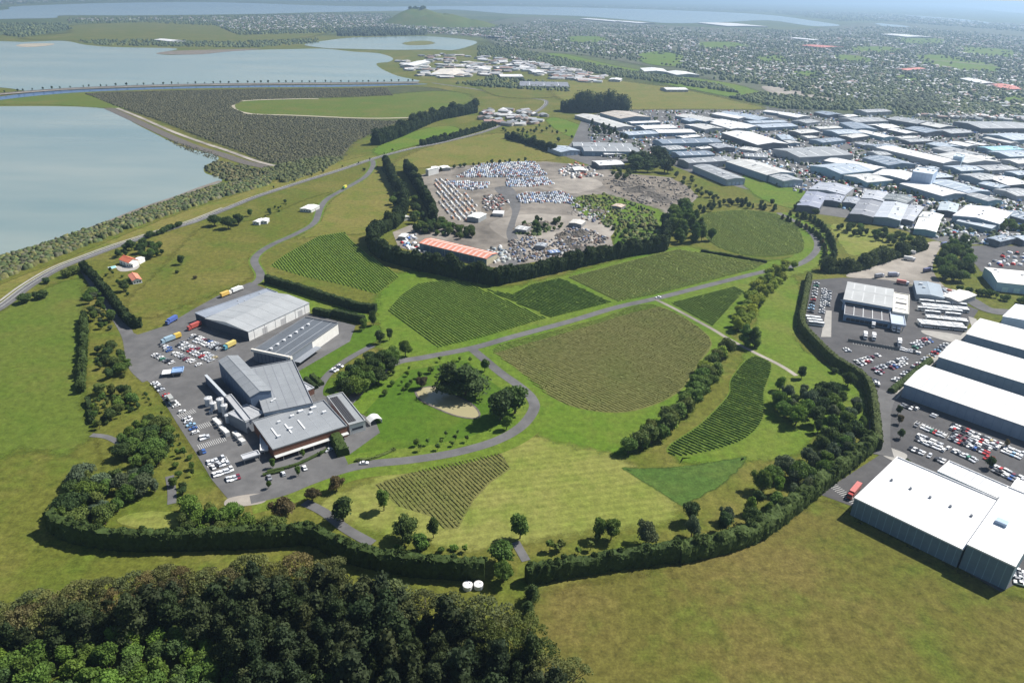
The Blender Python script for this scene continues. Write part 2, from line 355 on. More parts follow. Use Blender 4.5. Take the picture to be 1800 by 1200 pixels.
sheet('basin_island', [(708, 76), (730, 72.5), (752, 72.5), (764, 76), (750, 79), (720, 79.5)], M['hay'], 1.1)
sheet('inlet', [(-200, 42), (0, 34), (95, 32), (112, 27.5), (250, 27.5), (450, 25), (560, 22), (720, 19), (790, 17), (850, 21), (900, 25), (1025, 29), (1125, 37), (1175, 41), (1262, 40), (1350, 36), (1425, 46), (1478, 45), (1430, 37), (1350, 26.5), (1225, 20), (1075, 15), (900, 11.5), (782, 11), (690, 12), (610, 11), (525, 9), (450, 6), (340, 4), (200, 5.5), (112, 8), (20, 12), (0, 18), (-200, 22)], M['sea'], 1.2, subdiv=4)
sheet('estuary', [(1590, 26.5), (1640, 30), (1700, 35), (1800, 47), (1900, 58), (1900, 63), (1800, 52), (1690, 39), (1620, 32)], M['sea'], 1.3)
sheet('estuary', [(1540, 41), (1600, 47), (1560, 47)], M['sea'], 1.3)
sheet('bay', [(1500, -2), (1600, 3), (1700, 9.5), (1800, 17), (1950, 29), (1950, 35), (1800, 24), (1700, 14.5), (1600, 6.5), (1500, 0.5)], M['sea'], 2.0)
sheet('mud_bank', [(28, 80), (50, 77), (95, 77), (80, 81), (45, 83)], M['sand'], 0.55)
sheet('mud_bank', [(276, 95), (300, 90), (360, 88), (460, 86), (400, 91), (345, 96)], M['dirt'], 0.55)
ribbon('lagoon_embankment', [(190, 190), (230, 208), (290, 236), (340, 257), (385, 270), (430, 285), (480, 296)], 16, M['rock'], 0.3)
ribbon('embankment_track', [(205, 190), (245, 206), (305, 232), (360, 252), (400, 265), (450, 283), (490, 293)], 7, M['gravel'], 0.45)

ribbon('shore', [(388, 318), (350, 331), (310, 346), (250, 366), (200, 386), (130, 411), (60, 434), (0, 452), (-80, 478)], 7, M['dirt'], 0.2)
for st in ([(1290, 118), (1480, 140), (1640, 165), (1850, 190)], [(1180, 92), (1400, 112), (1600, 128), (1850, 152)], [(1080, 74), (1300, 90), (1560, 100), (1850, 125)], [(960, 58), (1200, 68), (1500, 78), (1850, 98)], [(1480, 62), (1560, 92), (1640, 130), (1760, 188)], [(1330, 62), (1380, 90), (1430, 125), (1480, 168)], [(1180, 56), (1230, 80), (1300, 125)], [(1640, 62), (1740, 100), (1850, 140)], [(1040, 48), (1080, 66), (1130, 98)], [(920, 70), (1010, 82), (1120, 100)], [(1560, 150), (1650, 150), (1750, 160), (1850, 172)]):
    _RZ0 = 1.0 + 0.02 * len(st) + 0.03 * (st[0][0] % 17); ribbon('street', st, 15, M['gravel'], _RZ0)
PARKS = ([(1130, 98), (1165, 94), (1195, 102), (1185, 113), (1145, 110)], [(1240, 76), (1290, 76), (1300, 82), (1250, 84)], [(1500, 84), (1560, 84), (1570, 90), (1510, 91)], [(1700, 84), (1770, 90), (1770, 98), (1710, 94)], [(1400, 128), (1440, 128), (1450, 137), (1408, 138)], [(1770, 170), (1820, 174), (1820, 184), (1775, 182)], [(1010, 66), (1050, 66), (1055, 72), (1015, 73)], [(1590, 66), (1650, 70), (1650, 76), (1600, 75)], [(1340, 100), (1370, 100), (1378, 108), (1345, 108)])
PARKS = [[(sum(q[0] for q in k) / len(k) + (x - sum(q[0] for q in k) / len(k)) * 1.35, sum(q[1] for q in k) / len(k) + (y - sum(q[1] for q in k) / len(k)) * 1.35) for x, y in k] for k in PARKS]
for pk in PARKS: sheet('park', pk, M['bright'], 1.9)
CLEAR = PARKS + [[(1460, 98), (1500, 97), (1540, 106), (1530, 112), (1480, 107)], [(1610, 98), (1660, 97), (1720, 106), (1760, 118), (1740, 130), (1680, 122), (1620, 112)], [(1575, 133), (1610, 132), (1630, 143), (1600, 146)], [(1660, 135), (1720, 140), (1720, 150), (1680, 147)], [(1646, 150), (1652, 149), (1690, 168), (1740, 184), (1800, 198), (1860, 212), (1860, 220), (1800, 205), (1735, 190), (1680, 173)]]
# causeway: a low bank with a road along its top
def bank(name, pts, w0, w1, h, mat):
    P = np.array([G2(p) for p in catmull(pts, 6)]); T = np.gradient(P, axis=0); T /= np.linalg.norm(T, axis=1)[:, None]
    N = np.stack([-T[:, 1], T[:, 0]], 1); V = np.zeros((4 * len(P), 3))
    for k, (o, z) in enumerate(((w0 / 2, 0.1), (w1 / 2, h), (-w1 / 2, h), (-w0 / 2, 0.1))):
        V[k::4, :2] = P + N * o; V[k::4, 2] = z
    F = [(4 * i + k, 4 * i + k + 1, 4 * i + k + 5, 4 * i + k + 4) for i in range(len(P) - 1) for k in range(3)]
    tag(link(name, mesh_np(name, V, F, mat)), kind='structure')
CAUSE = [(-60, 172), (0, 166), (60, 161), (150, 155.5), (300, 150.5), (450, 148.2), (600, 147), (735, 145.5)]
bank('causeway', CAUSE, 26, 14, 2.0, M['rock'])
ribbon('causeway_road', CAUSE, 8, M['gravel'], 2.08)

# hills: the volcanic cone and the far ranges
def hill(name, cx, cy_, rx, ry, h, mat, seed, n=48, power=1.6, crater=0.0):
    rng = np.random.default_rng(seed); ph = rng.uniform(0, 6.28, 8)
    V = [(cx, cy_, h * (1 - crater) + 0.3)]; F = []
    R = 14
    for j in range(1, R + 1):
        t = j / R
        for i in range(n):
            a = 2 * math.pi * i / n
            k = 1 + 0.10 * math.sin(2 * a + ph[0]) + 0.06 * math.sin(3 * a + ph[1]) + 0.03 * math.sin(7 * a + ph[2])
            z = h * (0.5 + 0.5 * math.cos(math.pi * t)) ** (1 / power * 1.3) * (1 + 0.08 * math.sin(a * 3 + ph[3]) * (1 - t)) - h * crater * max(0, 1 - t * 4)
            V.append((cx + rx * t * k * math.cos(a), cy_ + ry * t * k * math.sin(a), max(z, -0.5 if j == R else 0.0) + (0.3 if j < R else -0.3)))
    for i in range(n):
        F.append((0, 1 + i, 1 + (i + 1) % n))
    me_f = [(1 + (j - 1) * n + i, 1 + j * n + i, 1 + j * n + (i + 1) % n, 1 + (j - 1) * n + (i + 1) % n) for j in range(1, R) for i in range(n)]
    me = mesh_py(name, V, F + me_f, mat)
    me.polygons.foreach_set('use_smooth', np.ones(len(me.polygons), bool))
    o = link(name, me); tag(o, kind='structure'); return o
c = G(762, 44); s_ = pxm(762, 44)
HILL_C, HILL_S = c, s_
c1 = G(738, 42); c2 = G(792, 45)
hill('volcanic_hill', c1.x, c1.y, 66 / s_, 260, 25 / s_, M['meadow'], 3, power=2.4)
hill('volcanic_hill', c2.x - 60, c2.y, 92 / s_, 240, 18 / s_, M['meadow'], 5, power=2.4)
c3 = G(826, 46); hill('volcanic_hill', c3.x, c3.y, 52 / s_, 200, 10 / s_, M['meadow'], 6, power=2.2)
c = c1; HILL_C = c1
for k, (x, y, w, h) in enumerate(((1560, 3.6, 4200, 150), (1380, 0.5, 4200, 120), (1690, 9.0, 3000, 110), (1830, 12.5, 3600, 140), (1150, -4.8, 4500, 120), (900, -9, 4000, 110), (700, -12, 4500, 120), (450, -17, 4500, 130), (200, -23, 4500, 120), (0, -27, 4500, 130))):
    q = G(x, y); hill('far_hills', q.x, q.y, w, 1500, h, M['farland'], 40 + k, power=2.2)

# ------------------------------------------------------------------ fields of the estate and round it
sheet('field', [(925, 1050), (1060, 1020), (1195, 990), (1340, 945), (1440, 872), (1500, 905), (1770, 1042), (1830, 1070), (2000, 1140), (2000, 1400), (880, 1400), (935, 1150)], M['olive'], 0.03, smooth=False)
sheet('field', [(0, 545), (60, 515), (140, 490), (146, 560), (143, 640), (148, 700), (160, 760), (120, 800), (40, 790), (-40, 820), (-160, 800), (-160, 620)], M['meadow'], 0.03)
sheet('field', [(220, 535), (275, 480), (330, 420), (360, 400), (450, 385), (540, 350), (600, 335), (560, 360), (545, 395), (455, 440), (440, 465), (440, 490), (340, 530), (260, 560)], M['paddock'], 0.03)
sheet('field', [(580, 355), (640, 310), (665, 290), (690, 330), (700, 370), (665, 395), (640, 410), (560, 415), (520, 420), (560, 390)], M['hay'], 0.04)
sheet('field', [(690, 290), (740, 262), (830, 240), (900, 235), (960, 262), (985, 278), (930, 284), (800, 290), (730, 296)], M['hay'], 0.04)
sheet('field', [(658, 262), (700, 240), (770, 222), (808, 226), (790, 240), (720, 258), (670, 272)], M['bright'], 0.04)
sheet('field', [(960, 212), (985, 208), (1050, 232), (1080, 245), (1040, 250), (990, 235)], M['bright'], 0.04)
sheet('coastal_verge', [(-80, 540), (0, 500), (100, 462), (200, 420), (330, 370), (440, 335), (520, 305), (640, 275), (655, 280), (540, 318), (460, 340), (350, 385), (210, 432), (100, 475), (0, 530), (-80, 565)], M['hay'], 0.04)
sheet('lawn', [(560, 690), (600, 660), (690, 636), (830, 618), (880, 655), (930, 700), (933, 728), (900, 755), (800, 788), (700, 805), (610, 818), (612, 790), (640, 760), (660, 735)], M['lawn'], 0.05)
sheet('lawn', [(505, 660), (560, 630), (620, 585), (660, 570), (668, 590), (620, 630), (560, 665), (520, 668)], M['lawn'], 0.05)
sheet('lawn', [(470, 498), (560, 520), (650, 555), (640, 565), (545, 545), (480, 515)], M['bright'], 0.05)
sheet('estate_grass', [(700, 480), (760, 478), (880, 505), (960, 490), (1180, 435), (1240, 440), (1360, 458), (1440, 440), (1440, 470), (1360, 500), (1300, 560), (1270, 620), (1180, 750), (1080, 800), (950, 790), (930, 690), (850, 620), (690, 640), (660, 560), (665, 520)], M['bright'], 0.035)
sheet('lawn', [(1345, 500), (1400, 490), (1405, 560), (1400, 600), (1450, 640), (1510, 680), (1520, 740), (1440, 760), (1400, 800), (1310, 810), (1180, 810), (1250, 760), (1290, 680), (1310, 620), (1330, 560)], M['bright'], 0.045)
sheet('mown_field', [(950, 770), (1060, 795), (1100, 810), (1130, 830), (1190, 885), (1175, 918), (1040, 935), (900, 955), (800, 965), (640, 930), (580, 905), (560, 880), (640, 850), (700, 820), (860, 785), (930, 745)], M['mown'], 0.05)
sheet('lawn', [(1460, 395), (1500, 398), (1560, 410), (1580, 420), (1540, 438), (1500, 450), (1478, 430)], M['mown'], 0.05)
sheet('field', [(1305, 315), (1312, 306), (1345, 318), (1420, 338), (1425, 350), (1395, 366), (1340, 350), (1312, 330)], M['bright'], 0.15)
sheet('crop_field', [(1092, 822), (1160, 823), (1240, 815), (1312, 802), (1304, 818), (1272, 850), (1200, 889)], M['crop'], 0.06, smooth=False)
sheet('dry_patch', [(205, 915), (240, 900), (300, 898), (318, 905), (312, 925), (250, 928)], M['mown'], 0.05)
sheet('garden_grass', [(150, 700), (150, 640), (160, 560), (190, 530), (235, 600), (265, 670), (340, 800), (390, 880), (330, 920), (200, 930), (120, 920), (180, 850), (165, 760)], M['paddock'], 0.02)

# ------------------------------------------------------------------ roads and yards
_RZ = [0]
def road(name, pts, w, mat='asphalt', verge=None, z=0.12, line=False):
    _RZ[0] += 1; z += 0.006 * _RZ[0]
    if verge: ribbon('road_verge', pts, w + verge, M['bright'], z - 0.06)
    o = ribbon(name, pts, w, M[mat], z)
    if line:
        e = ribbon('edge_line', pts, 0.35, M['white_line'], z + 0.03, kind=None, off=w / 2 - 0.6); e.parent = o
        e = ribbon('centre_line', pts, 0.22, M['white_line'], z + 0.03, kind=None); e.parent = o
ROADS = {
 'coast': [(-60, 572), (0, 540), (50, 503), (100, 473), (150, 453), (210, 431), (300, 402), (345, 388), (400, 366), (450, 346), (520, 323), (600, 298), (660, 278), (720, 262), (780, 250), (850, 232), (900, 212), (945, 195), (960, 178), (925, 172), (880, 165), (830, 156), (760, 146)],
 'drive': [(655, 282), (655, 293), (640, 312), (600, 335), (575, 350), (563, 366), (552, 392), (520, 411), (480, 429), (455, 445), (447, 460), (458, 482), (452, 495), (432, 507)],
 'lane': [(150, 474), (175, 512), (200, 548), (225, 590), (236, 640), (262, 668)],
 'loop': [(440, 878), (500, 863), (545, 845), (600, 826), (650, 815), (720, 808), (800, 795), (870, 775), (915, 750), (938, 720), (935, 700), (915, 680), (880, 655), (850, 630), (828, 612)],
 'avenue': [(600, 720), (640, 680), (690, 640), (750, 627), (832, 611), (900, 592), (1000, 565), (1080, 541), (1155, 524), (1250, 500), (1340, 478), (1400, 466), (1430, 447), (1437, 427), (1422, 405), (1395, 388), (1368, 374)],
 'track': [(1152, 526), (1185, 542), (1250, 577), (1280, 595), (1320, 616), (1372, 642), (1400, 660)],
}
road('coast_road', ROADS['coast'], 9, line=True)
ribbon('footpath', ROADS['coast'][:9], 2.0, M['concrete'], 0.16, off=7.0)
road('estate_drive', ROADS['drive'], 7, verge=3)
road('service_lane', ROADS['lane'], 8)
road('loop_road', ROADS['loop'], 6.5, verge=16)
road('avenue', ROADS['avenue'], 6.5, verge=22)
road('farm_track', ROADS['track'], 3.2, 'gravel', verge=5)
road('garden_path', [(535, 882), (570, 900), (610, 930), (655, 955)], 5)
road('gate_path', [(906, 952), (925, 985)], 4)
road('garden_track', [(160, 764), (192, 769), (228, 790)], 3.5)
road('garden_track', [(298, 836), (302, 862), (302, 885)], 4)
road('circuit_path', [(655, 607), (610, 632), (575, 660), (560, 690), (575, 705), (620, 700)], 5, z=0.14)
sheet('yard', [(218, 578), (242, 588), (292, 572), (342, 542), (397, 512), (440, 496), (470, 508), (505, 524), (548, 552), (625, 572), (615, 600), (520, 655), (505, 660), (560, 690), (660, 740), (668, 760), (612, 800), (590, 778), (605, 800), (612, 815), (560, 838), (480, 864), (402, 878), (372, 842), (342, 792), (310, 742), (275, 684), (252, 662), (230, 640)], M['asphalt'], 0.1, smooth=False)
sheet('yard', [(400, 876), (440, 868), (470, 868), (460, 884), (400, 890)], M['gravel'], 0.13)
sheet('depot_yard', [(1428, 492), (1480, 488), (1560, 490), (1640, 512), (1720, 545), (1690, 590), (1640, 640), (1588, 700), (1800, 775), (1900, 805), (1900, 960), (1760, 1040), (1500, 890), (1440, 868), (1545, 800), (1542, 690), (1505, 655), (1465, 632), (1418, 590), (1412, 560)], M['darkasphalt'], 0.1, smooth=False)
sheet('container_yard', [(1488, 486), (1520, 468), (1560, 452), (1600, 438), (1640, 424), (1655, 430), (1645, 450), (1640, 475), (1662, 505), (1700, 530), (1640, 510), (1560, 492)], M['gravel'], 0.13)
sheet('yard', [(1700, 436), (1760, 432), (1900, 438), (1900, 478), (1745, 480), (1718, 468)], M['darkasphalt'], 0.13)
road('depot_street', [(1650, 505), (1700, 524), (1740, 545), (1800, 552), (1880, 575)], 13, z=0.14)
road('depot_street', [(1562, 688), (1550, 715), (1546, 770), (1552, 800)], 11, z=0.15)
sheet('concrete_apron', [(1702, 556), (1716, 560), (1722, 578), (1695, 600), (1645, 640), (1605, 676), (1572, 704), (1560, 694), (1612, 652), (1682, 594), (1708, 574)], M['concrete'], 0.185, smooth=False)
sheet('concrete_apron', [(1542, 780), (1570, 788), (1595, 800), (1578, 812), (1545, 795)], M['concrete'], 0.194)
sheet('concrete_apron', [(1625, 580), (1690, 590), (1680, 602), (1628, 588)], M['concrete'], 0.206)
sheet('concrete_apron', [(1452, 545), (1462, 546), (1461, 592), (1443, 592)], M['concrete'], 0.218, smooth=False)
sheet('industrial_ground', [(1005, 250), (1025, 205), (1100, 190), (1250, 188), (1350, 186), (1480, 190), (1620, 200), (1800, 210), (2000, 225), (2000, 440), (1800, 424), (1700, 430), (1650, 424), (1590, 405), (1500, 385), (1395, 370), (1425, 345), (1340, 318), (1305, 308), (1320, 335), (1230, 310), (1180, 290), (1110, 285), (1040, 292), (985, 272)], M['asphalt'], 0.08, smooth=False)
sheet('scrapyard_ground', [(738, 308), (800, 292), (960, 284), (1040, 292), (1100, 305), (1180, 312), (1228, 345), (1205, 368), (1150, 392), (1070, 402), (1078, 432), (1040, 442), (960, 457), (900, 467), (868, 470), (790, 457), (700, 434), (690, 408), (720, 396), (762, 388), (752, 346)], M['yard_dirt'], 0.1, smooth=False)
sheet('scrapyard_lane', [(880, 460), (900, 440), (890, 410), (900, 370), (880, 345), (870, 330), (900, 330), (915, 360), (905, 400), (918, 440), (905, 468)], M['asphalt'], 0.13)
sheet('dirt_pad', [(860, 395), (900, 380), (960, 376), (1040, 384), (1080, 400), (1060, 425), (1000, 440), (930, 430), (890, 420)], M['gravel'], 0.118)
sheet('dirt_pad', [(1060, 318), (1120, 308), (1190, 318), (1222, 344), (1190, 366), (1130, 362), (1080, 340)], M['dirt'], 0.118)
sheet('dirt_pad', [(846, 345), (885, 340), (900, 356), (885, 374), (850, 374)], M['dirt'], 0.118)
sheet('dirt_pad', [(960, 318), (1030, 312), (1060, 326), (1010, 340), (975, 332)], M['gravel'], 0.118)
sheet('rough_grass', [(1005, 350), (1060, 342), (1115, 356), (1165, 372), (1168, 400), (1110, 402), (1060, 388), (1020, 372)], M['bright'], 0.13)
sheet('rough_grass', [(1090, 405), (1130, 395), (1165, 400), (1165, 425), (1120, 435), (1080, 430)], M['lawn'], 0.13)
# pond with a stone rim
PONDP = [(730, 688), (742, 681), (765, 680), (800, 694), (822, 705), (838, 718), (843, 730), (832, 735), (800, 730), (765, 716), (738, 702)]
sheet('pond', PONDP, M['pond'], 0.14)
_pp = [G2(p, 0.2) for p in catmull(PONDP + PONDP[:1], 5)]
ribbon_w('pond_rim', _pp, 1.2, M['rock'], 0.2)

# ------------------------------------------------------------------ vegetation: prototypes
def cards(P, N, s, rng, aspect=(0.55, 1.0)):
    n = len(P); R = rng.normal(size=(n, 3)); T = np.cross(N, R); T /= np.linalg.norm(T, axis=1)[:, None] + 1e-9
    B = np.cross(N, T); s = np.broadcast_to(np.asarray(s, float), (n,))[:, None]; a = rng.uniform(*aspect, (n, 1))
    V = np.empty((n, 4, 3)); bend = N * s * 0.25
    V[:, 0] = P - T * s - B * s * a - bend; V[:, 1] = P + T * s - B * s * a * 0.8; V[:, 2] = P + T * s * 0.9 + B * s * a - bend; V[:, 3] = P - T * s * 0.8 + B * s * a
    return V.reshape(-1, 3), np.arange(4 * n, dtype=np.int32).reshape(-1, 4)
def sphere_pts(n, rng, up=0.0):
    v = rng.normal(size=(n, 3)); v /= np.linalg.norm(v, axis=1)[:, None]
    v[:, 2] = np.where((v[:, 2] < -0.3) & (rng.random(n) < up), -v[:, 2], v[:, 2]); return v
def blob(c, r, rng, nu=7, nv=5):
    V = []; F = []
    for j in range(nv):
        t = math.pi * (j + 0.5) / nv
        for i in range(nu):
            a = 2 * math.pi * (i + 0.5 * (j % 2)) / nu; k = rng.uniform(0.85, 1.1)
            V.append((c[0] + r[0] * k * math.sin(t) * math.cos(a), c[1] + r[1] * k * math.sin(t) * math.sin(a), c[2] + r[2] * k * math.cos(t)))
    for j in range(nv - 1):
        for i in range(nu):
            F.append((j * nu + i, (j + 1) * nu + i, (j + 1) * nu + (i + 1) % nu, j * nu + (i + 1) % nu))
    return np.array(V), np.array(F, np.int32)
def crown_mesh(name, lobes, ncards, size, seed, core=0.78, jitter=0.6):
    """lobes: (centre, radii); unit tree"""
    rng = np.random.default_rng(seed); VV = []; FF = []; off = 0
    vol = np.array([r[0] * r[1] + r[0] * r[2] for c, r in lobes]); cnt = np.maximum(8, (ncards * vol / vol.sum()).astype(int))
    for (c, r), k in zip(lobes, cnt):
        c = np.array(c); r = np.array(r)
        if core:
            V, F = blob(c, r * core, rng); VV.append(V); FF.append(F + off); off += len(V)
        d = sphere_pts(k, rng, 0.8); P = c + d * r * rng.uniform(0.82, 1.12, (k, 1))
        N = d + rng.normal(size=(k, 3)) * jitter; N /= np.linalg.norm(N, axis=1)[:, None]
        V, F = cards(P, N, size * rng.uniform(0.6, 1.3, k), rng); VV.append(V); FF.append(F + off); off += len(V)
    return mesh_np(name, np.concatenate(VV), np.concatenate(FF), M['leaf'])
def limb(mb, a, b, r0, r1, n=5):
    a = Vector(a); b = Vector(b); d = (b - a).normalized(); x = d.orthogonal().normalized(); y = d.cross(x)
    A = [a + (x * math.cos(2 * math.pi * i / n) + y * math.sin(2 * math.pi * i / n)) * r0 for i in range(n)]
    B = [b + (x * math.cos(2 * math.pi * i / n) + y * math.sin(2 * math.pi * i / n)) * r1 for i in range(n)]
    mb.add(A + B, [(i, (i + 1) % n, n + (i + 1) % n, n + i) for i in range(n)] + [tuple(range(n, 2 * n))])
def trunk_mesh(name, h0, h1, r, spread, nl, seed):
    rng = random.Random(seed); mb = MB(); top = (rng.uniform(-.03, .03), rng.uniform(-.03, .03), h0)
    limb(mb, (0, 0, -0.03), top, r, r * 0.65, 7)
    for i in range(nl):
        a = 2 * math.pi * i / nl + rng.uniform(-.4, .4); s = spread * rng.uniform(.5, 1)
        e = (s * math.cos(a), s * math.sin(a), h0 + (h1 - h0) * rng.uniform(.4, 1))
        mid = (e[0] * .45, e[1] * .45, h0 + (e[2] - h0) * .6)
        limb(mb, top, mid, r * .5, r * .3); limb(mb, mid, e, r * .3, r * .1)
    return mb.mesh(name, M['bark'])
TREES = {}
def round_lobes(seed, n, R, z0, z1, rmin, rmax, flat=1.0):
    rng = random.Random(seed); L = []
    zc = (z0 + z1) / 2; hz = (z1 - z0) / 2
    for i in range(n):
        a = 2.4 * i + rng.uniform(-.4, .4); t = rng.random() ** .6
        r = rng.uniform(rmin, rmax); q = rng.uniform(-1, 1); lim = math.sqrt(max(0.05, 1 - q * q))
        L.append(((math.cos(a) * t * (R - r) * lim * 1.15, math.sin(a) * t * (R - r) * lim * 1.15, zc + q * (hz - r * .8 * flat)), (r, r, r * flat)))
    return L
# unit trees: height 1
for v in range(4):   # rounded broadleaf
    TREES.setdefault('broadleaf', []).append((crown_mesh('crown', round_lobes(10 + v, 9, .44, .18, 1.0, .17, .27) + [((0, 0, .58), (.27, .27, .30))], 1500, .032, 10 + v, jitter=.75), trunk_mesh('trunk', .25, .7, .035, .25, 4, v)))
for v in range(3):   # broad domed crown
    TREES.setdefault('dome', []).append((crown_mesh('crown', round_lobes(30 + v, 13, .72, .16, 1.0, .20, .30, .85) + [((0, 0, .5), (.5, .5, .3))], 2200, .033, 30 + v, jitter=.75), trunk_mesh('trunk', .22, .7, .05, .5, 6, v)))
for v in range(3):   # bushy conifer, narrow
    rng = random.Random(50 + v); L = []
    for k in range(12):
        z = .12 + .82 * k / 11; r = .26 * (1 - (z - .1) * .85) ** .8 + .03; a = rng.uniform(0, 6.28); o = r * .4
        L.append(((math.cos(a) * o, math.sin(a) * o, z), (r, r, .10)))
    TREES.setdefault('conifer', []).append((crown_mesh('crown', L, 1000, .030, 50 + v), trunk_mesh('trunk', .5, .9, .03, .08, 3, v)))
for v in range(4):   # tall shelterbelt pine, ragged
    rng = random.Random(70 + v); L = []
    for k in range(15):
        z = .25 + .72 * k / 14; r = (.25 * (1 - z) ** .55 + .055) * rng.uniform(.75, 1.2); a = rng.uniform(0, 6.28); o = r * rng.uniform(.2, .75)
        L.append(((math.cos(a) * o, math.sin(a) * o, z), (r, r, rng.uniform(.05, .09))))
    TREES.setdefault('pine', []).append((crown_mesh('crown', L, 2000, .019, 70 + v, core=.72, jitter=.75), trunk_mesh('trunk', .75, .98, .022, .10, 4, v)))
for v in range(4):   # gum tree: bare limbs, umbrella of small tufts
    rng = random.Random(90 + v); L = []; mb = MB()
    limb(mb, (0, 0, -.02), (.01, 0, .38), .024, .018, 7)
    for k in range(17):
        a = 2.4 * k + rng.uniform(-.3, .3); s = .36 * math.sqrt((k + .5) / 15); z = .94 - .26 * (s / .38) ** 2 + rng.uniform(-.05, .03)
        e = (math.cos(a) * s, math.sin(a) * s, z); r = rng.uniform(.075, .12)
        L.append((e, (r, r, r * .55)))
        if k % 2 == 0:
            mid = (e[0] * .5, e[1] * .5, .38 + (z - .38) * .55); limb(mb, (.01, 0, .36 + .01 * k / 2), mid, .012, .008); limb(mb, mid, e, .008, .003)
    TREES.setdefault('gum', []).append((crown_mesh('crown', L, 1500, .0155, 90 + v, core=.35, jitter=.9), mb.mesh('trunk', M['bark'])))
for v in range(2):   # upright poplar or willow
    rng = random.Random(110 + v); L = []
    for k in range(13):
        z = .12 + .8 * k / 12; r = .20 * math.sin(math.pi * (.18 + .74 * (z - .1) / .9)) ** .8 + .02; a = rng.uniform(0, 6.28); o = r * .5
        L.append(((math.cos(a) * o, math.sin(a) * o, z), (r, r, .11)))
    TREES.setdefault('poplar', []).append((crown_mesh('crown', L, 1500, .023, 110 + v, jitter=.75), trunk_mesh('trunk', .3, .9, .025, .1, 4, v)))
for v in range(3):   # shrub, leafy to the ground
    TREES.setdefault('shrub', []).append((crown_mesh('crown', round_lobes(130 + v, 7, .62, .0, 1.0, .25, .36, .9) + [((0, 0, .4), (.4, .4, .4))], 700, .055, 130 + v, jitter=.75), trunk_mesh('trunk', .15, .6, .05, .3, 3, v)))
for v in range(2):   # sapling
    TREES.setdefault('sapling', []).append((crown_mesh('crown', round_lobes(150 + v, 4, .24, .3, 1.0, .13, .2, 1.1), 130, .07, 150 + v), trunk_mesh('trunk', .35, .7, .025, .1, 3, v)))
BARK = (0.10, 0.075, 0.055)
GREEN = (0.110, 0.180, 0.034); DARK = (0.062, 0.104, 0.029); BRIGHT = (0.125, 0.210, 0.030); YELLOW = (0.255, 0.320, 0.045); OLIVE = (0.112, 0.150, 0.036)
RUSSET = (0.135, 0.110, 0.052); GUMC = (0.140, 0.160, 0.056); PINEC = (0.036, 0.058, 0.018); GREY = (0.105, 0.140, 0.075); GOLD = (0.14, 0.10, 0.03)
_tr = random.Random(5)
def vary(c, a=0.18):
    k = _tr.uniform(1 - a, 1 + a); h = _tr.uniform(-a, a) * .5
    return (c[0] * k * (1 + h), c[1] * k, c[2] * k * (1 - h))
def plant(kind, name, x, y, h, w=1.0, color=GREEN, bark=BARK, world=None):
    """w: width factor of the crown"""
    p = world if world is not None else G(x, y)
    cm, tm = _tr.choice(TREES[kind])
    e = empty(name, (p[0], p[1], p[2] if len(p) > 2 else 0), _tr.uniform(0, 6.28), (h * w * _tr.uniform(.85, 1.15), h * w * _tr.uniform(.85, 1.15), h))
    link('trunk', tm, e, bark); link('crown', cm, e, vary(color))
    return e
KINDNAME = {'broadleaf': 'broadleaf_tree', 'dome': 'spreading_tree', 'conifer': 'conifer_tree', 'pine': 'pine_tree', 'gum': 'gum_tree', 'poplar': 'poplar_tree', 'shrub': 'shrub', 'sapling': 'sapling'}
def desc_name(desc):
    w = desc.split(' with ')[0].replace('-', '_').split(); return '_'.join(w[-2:])
def row_of(items, desc, cat, start, place, group=None, cf=None):
    """label plants counted along their order: desc, nth from start, place"""
    for i, o in enumerate(items):
        d = desc if isinstance(desc, str) else desc[i]
        tag(o, f'{d}, {nth(i + 1)} from {start} {place}' if len(items) > 1 else f'{d} {place}', cat, group if len(items) > 1 else None)
def along(pts, n, jitter=0.0, seed=1):
    rng = random.Random(seed); P = catmull(pts, 8) if len(pts) > 2 else [np.array(p, float) for p in pts]
    W = np.array([G2(p) for p in P]); d = np.r_[0, np.cumsum(np.linalg.norm(np.diff(W, axis=0), axis=1))]
    out = []
    for k in range(n):
        s = d[-1] * (k + .5) / n + rng.uniform(-.25, .25) * d[-1] / n
        out.append((np.interp(s, d, W[:, 0]) + rng.uniform(-jitter, jitter), np.interp(s, d, W[:, 1]) + rng.uniform(-jitter, jitter), 0))
    return out
def belt(kind, pts, n, h, color, desc, start, place, w=1.0, jitter=2.0, seed=1, cat='tree', colors=None, name=None):
    rng = random.Random(seed); items = []
    for p in along(pts, n, jitter, seed):
        k = kind if isinstance(kind, str) else rng.choice(kind)
        items.append(plant(k, name or desc_name(desc), 0, 0, rng.uniform(*h), w * rng.uniform(.85, 1.15), rng.choice(colors) if colors else color, world=p))
    row_of(items, desc, cat, start, place, f'{desc} {place}')
def scatter(poly, n, mind, seed):
    """n points inside a pixel polygon, spread evenly over the ground"""
    rng = random.Random(seed); W = [tuple(G2(p)) for p in poly]
    xs = [p[0] for p in W]; ys = [p[1] for p in W]; out = []; tries = 0
    while len(out) < n and tries < n * 60:
        tries += 1; q = (rng.uniform(min(xs), max(xs)), rng.uniform(min(ys), max(ys)))
        if not inside(q, W): continue
        if tries < n * 40 and any((q[0] - o[0]) ** 2 + (q[1] - o[1]) ** 2 < mind * mind for o in out): continue
        out.append(q)
    return out
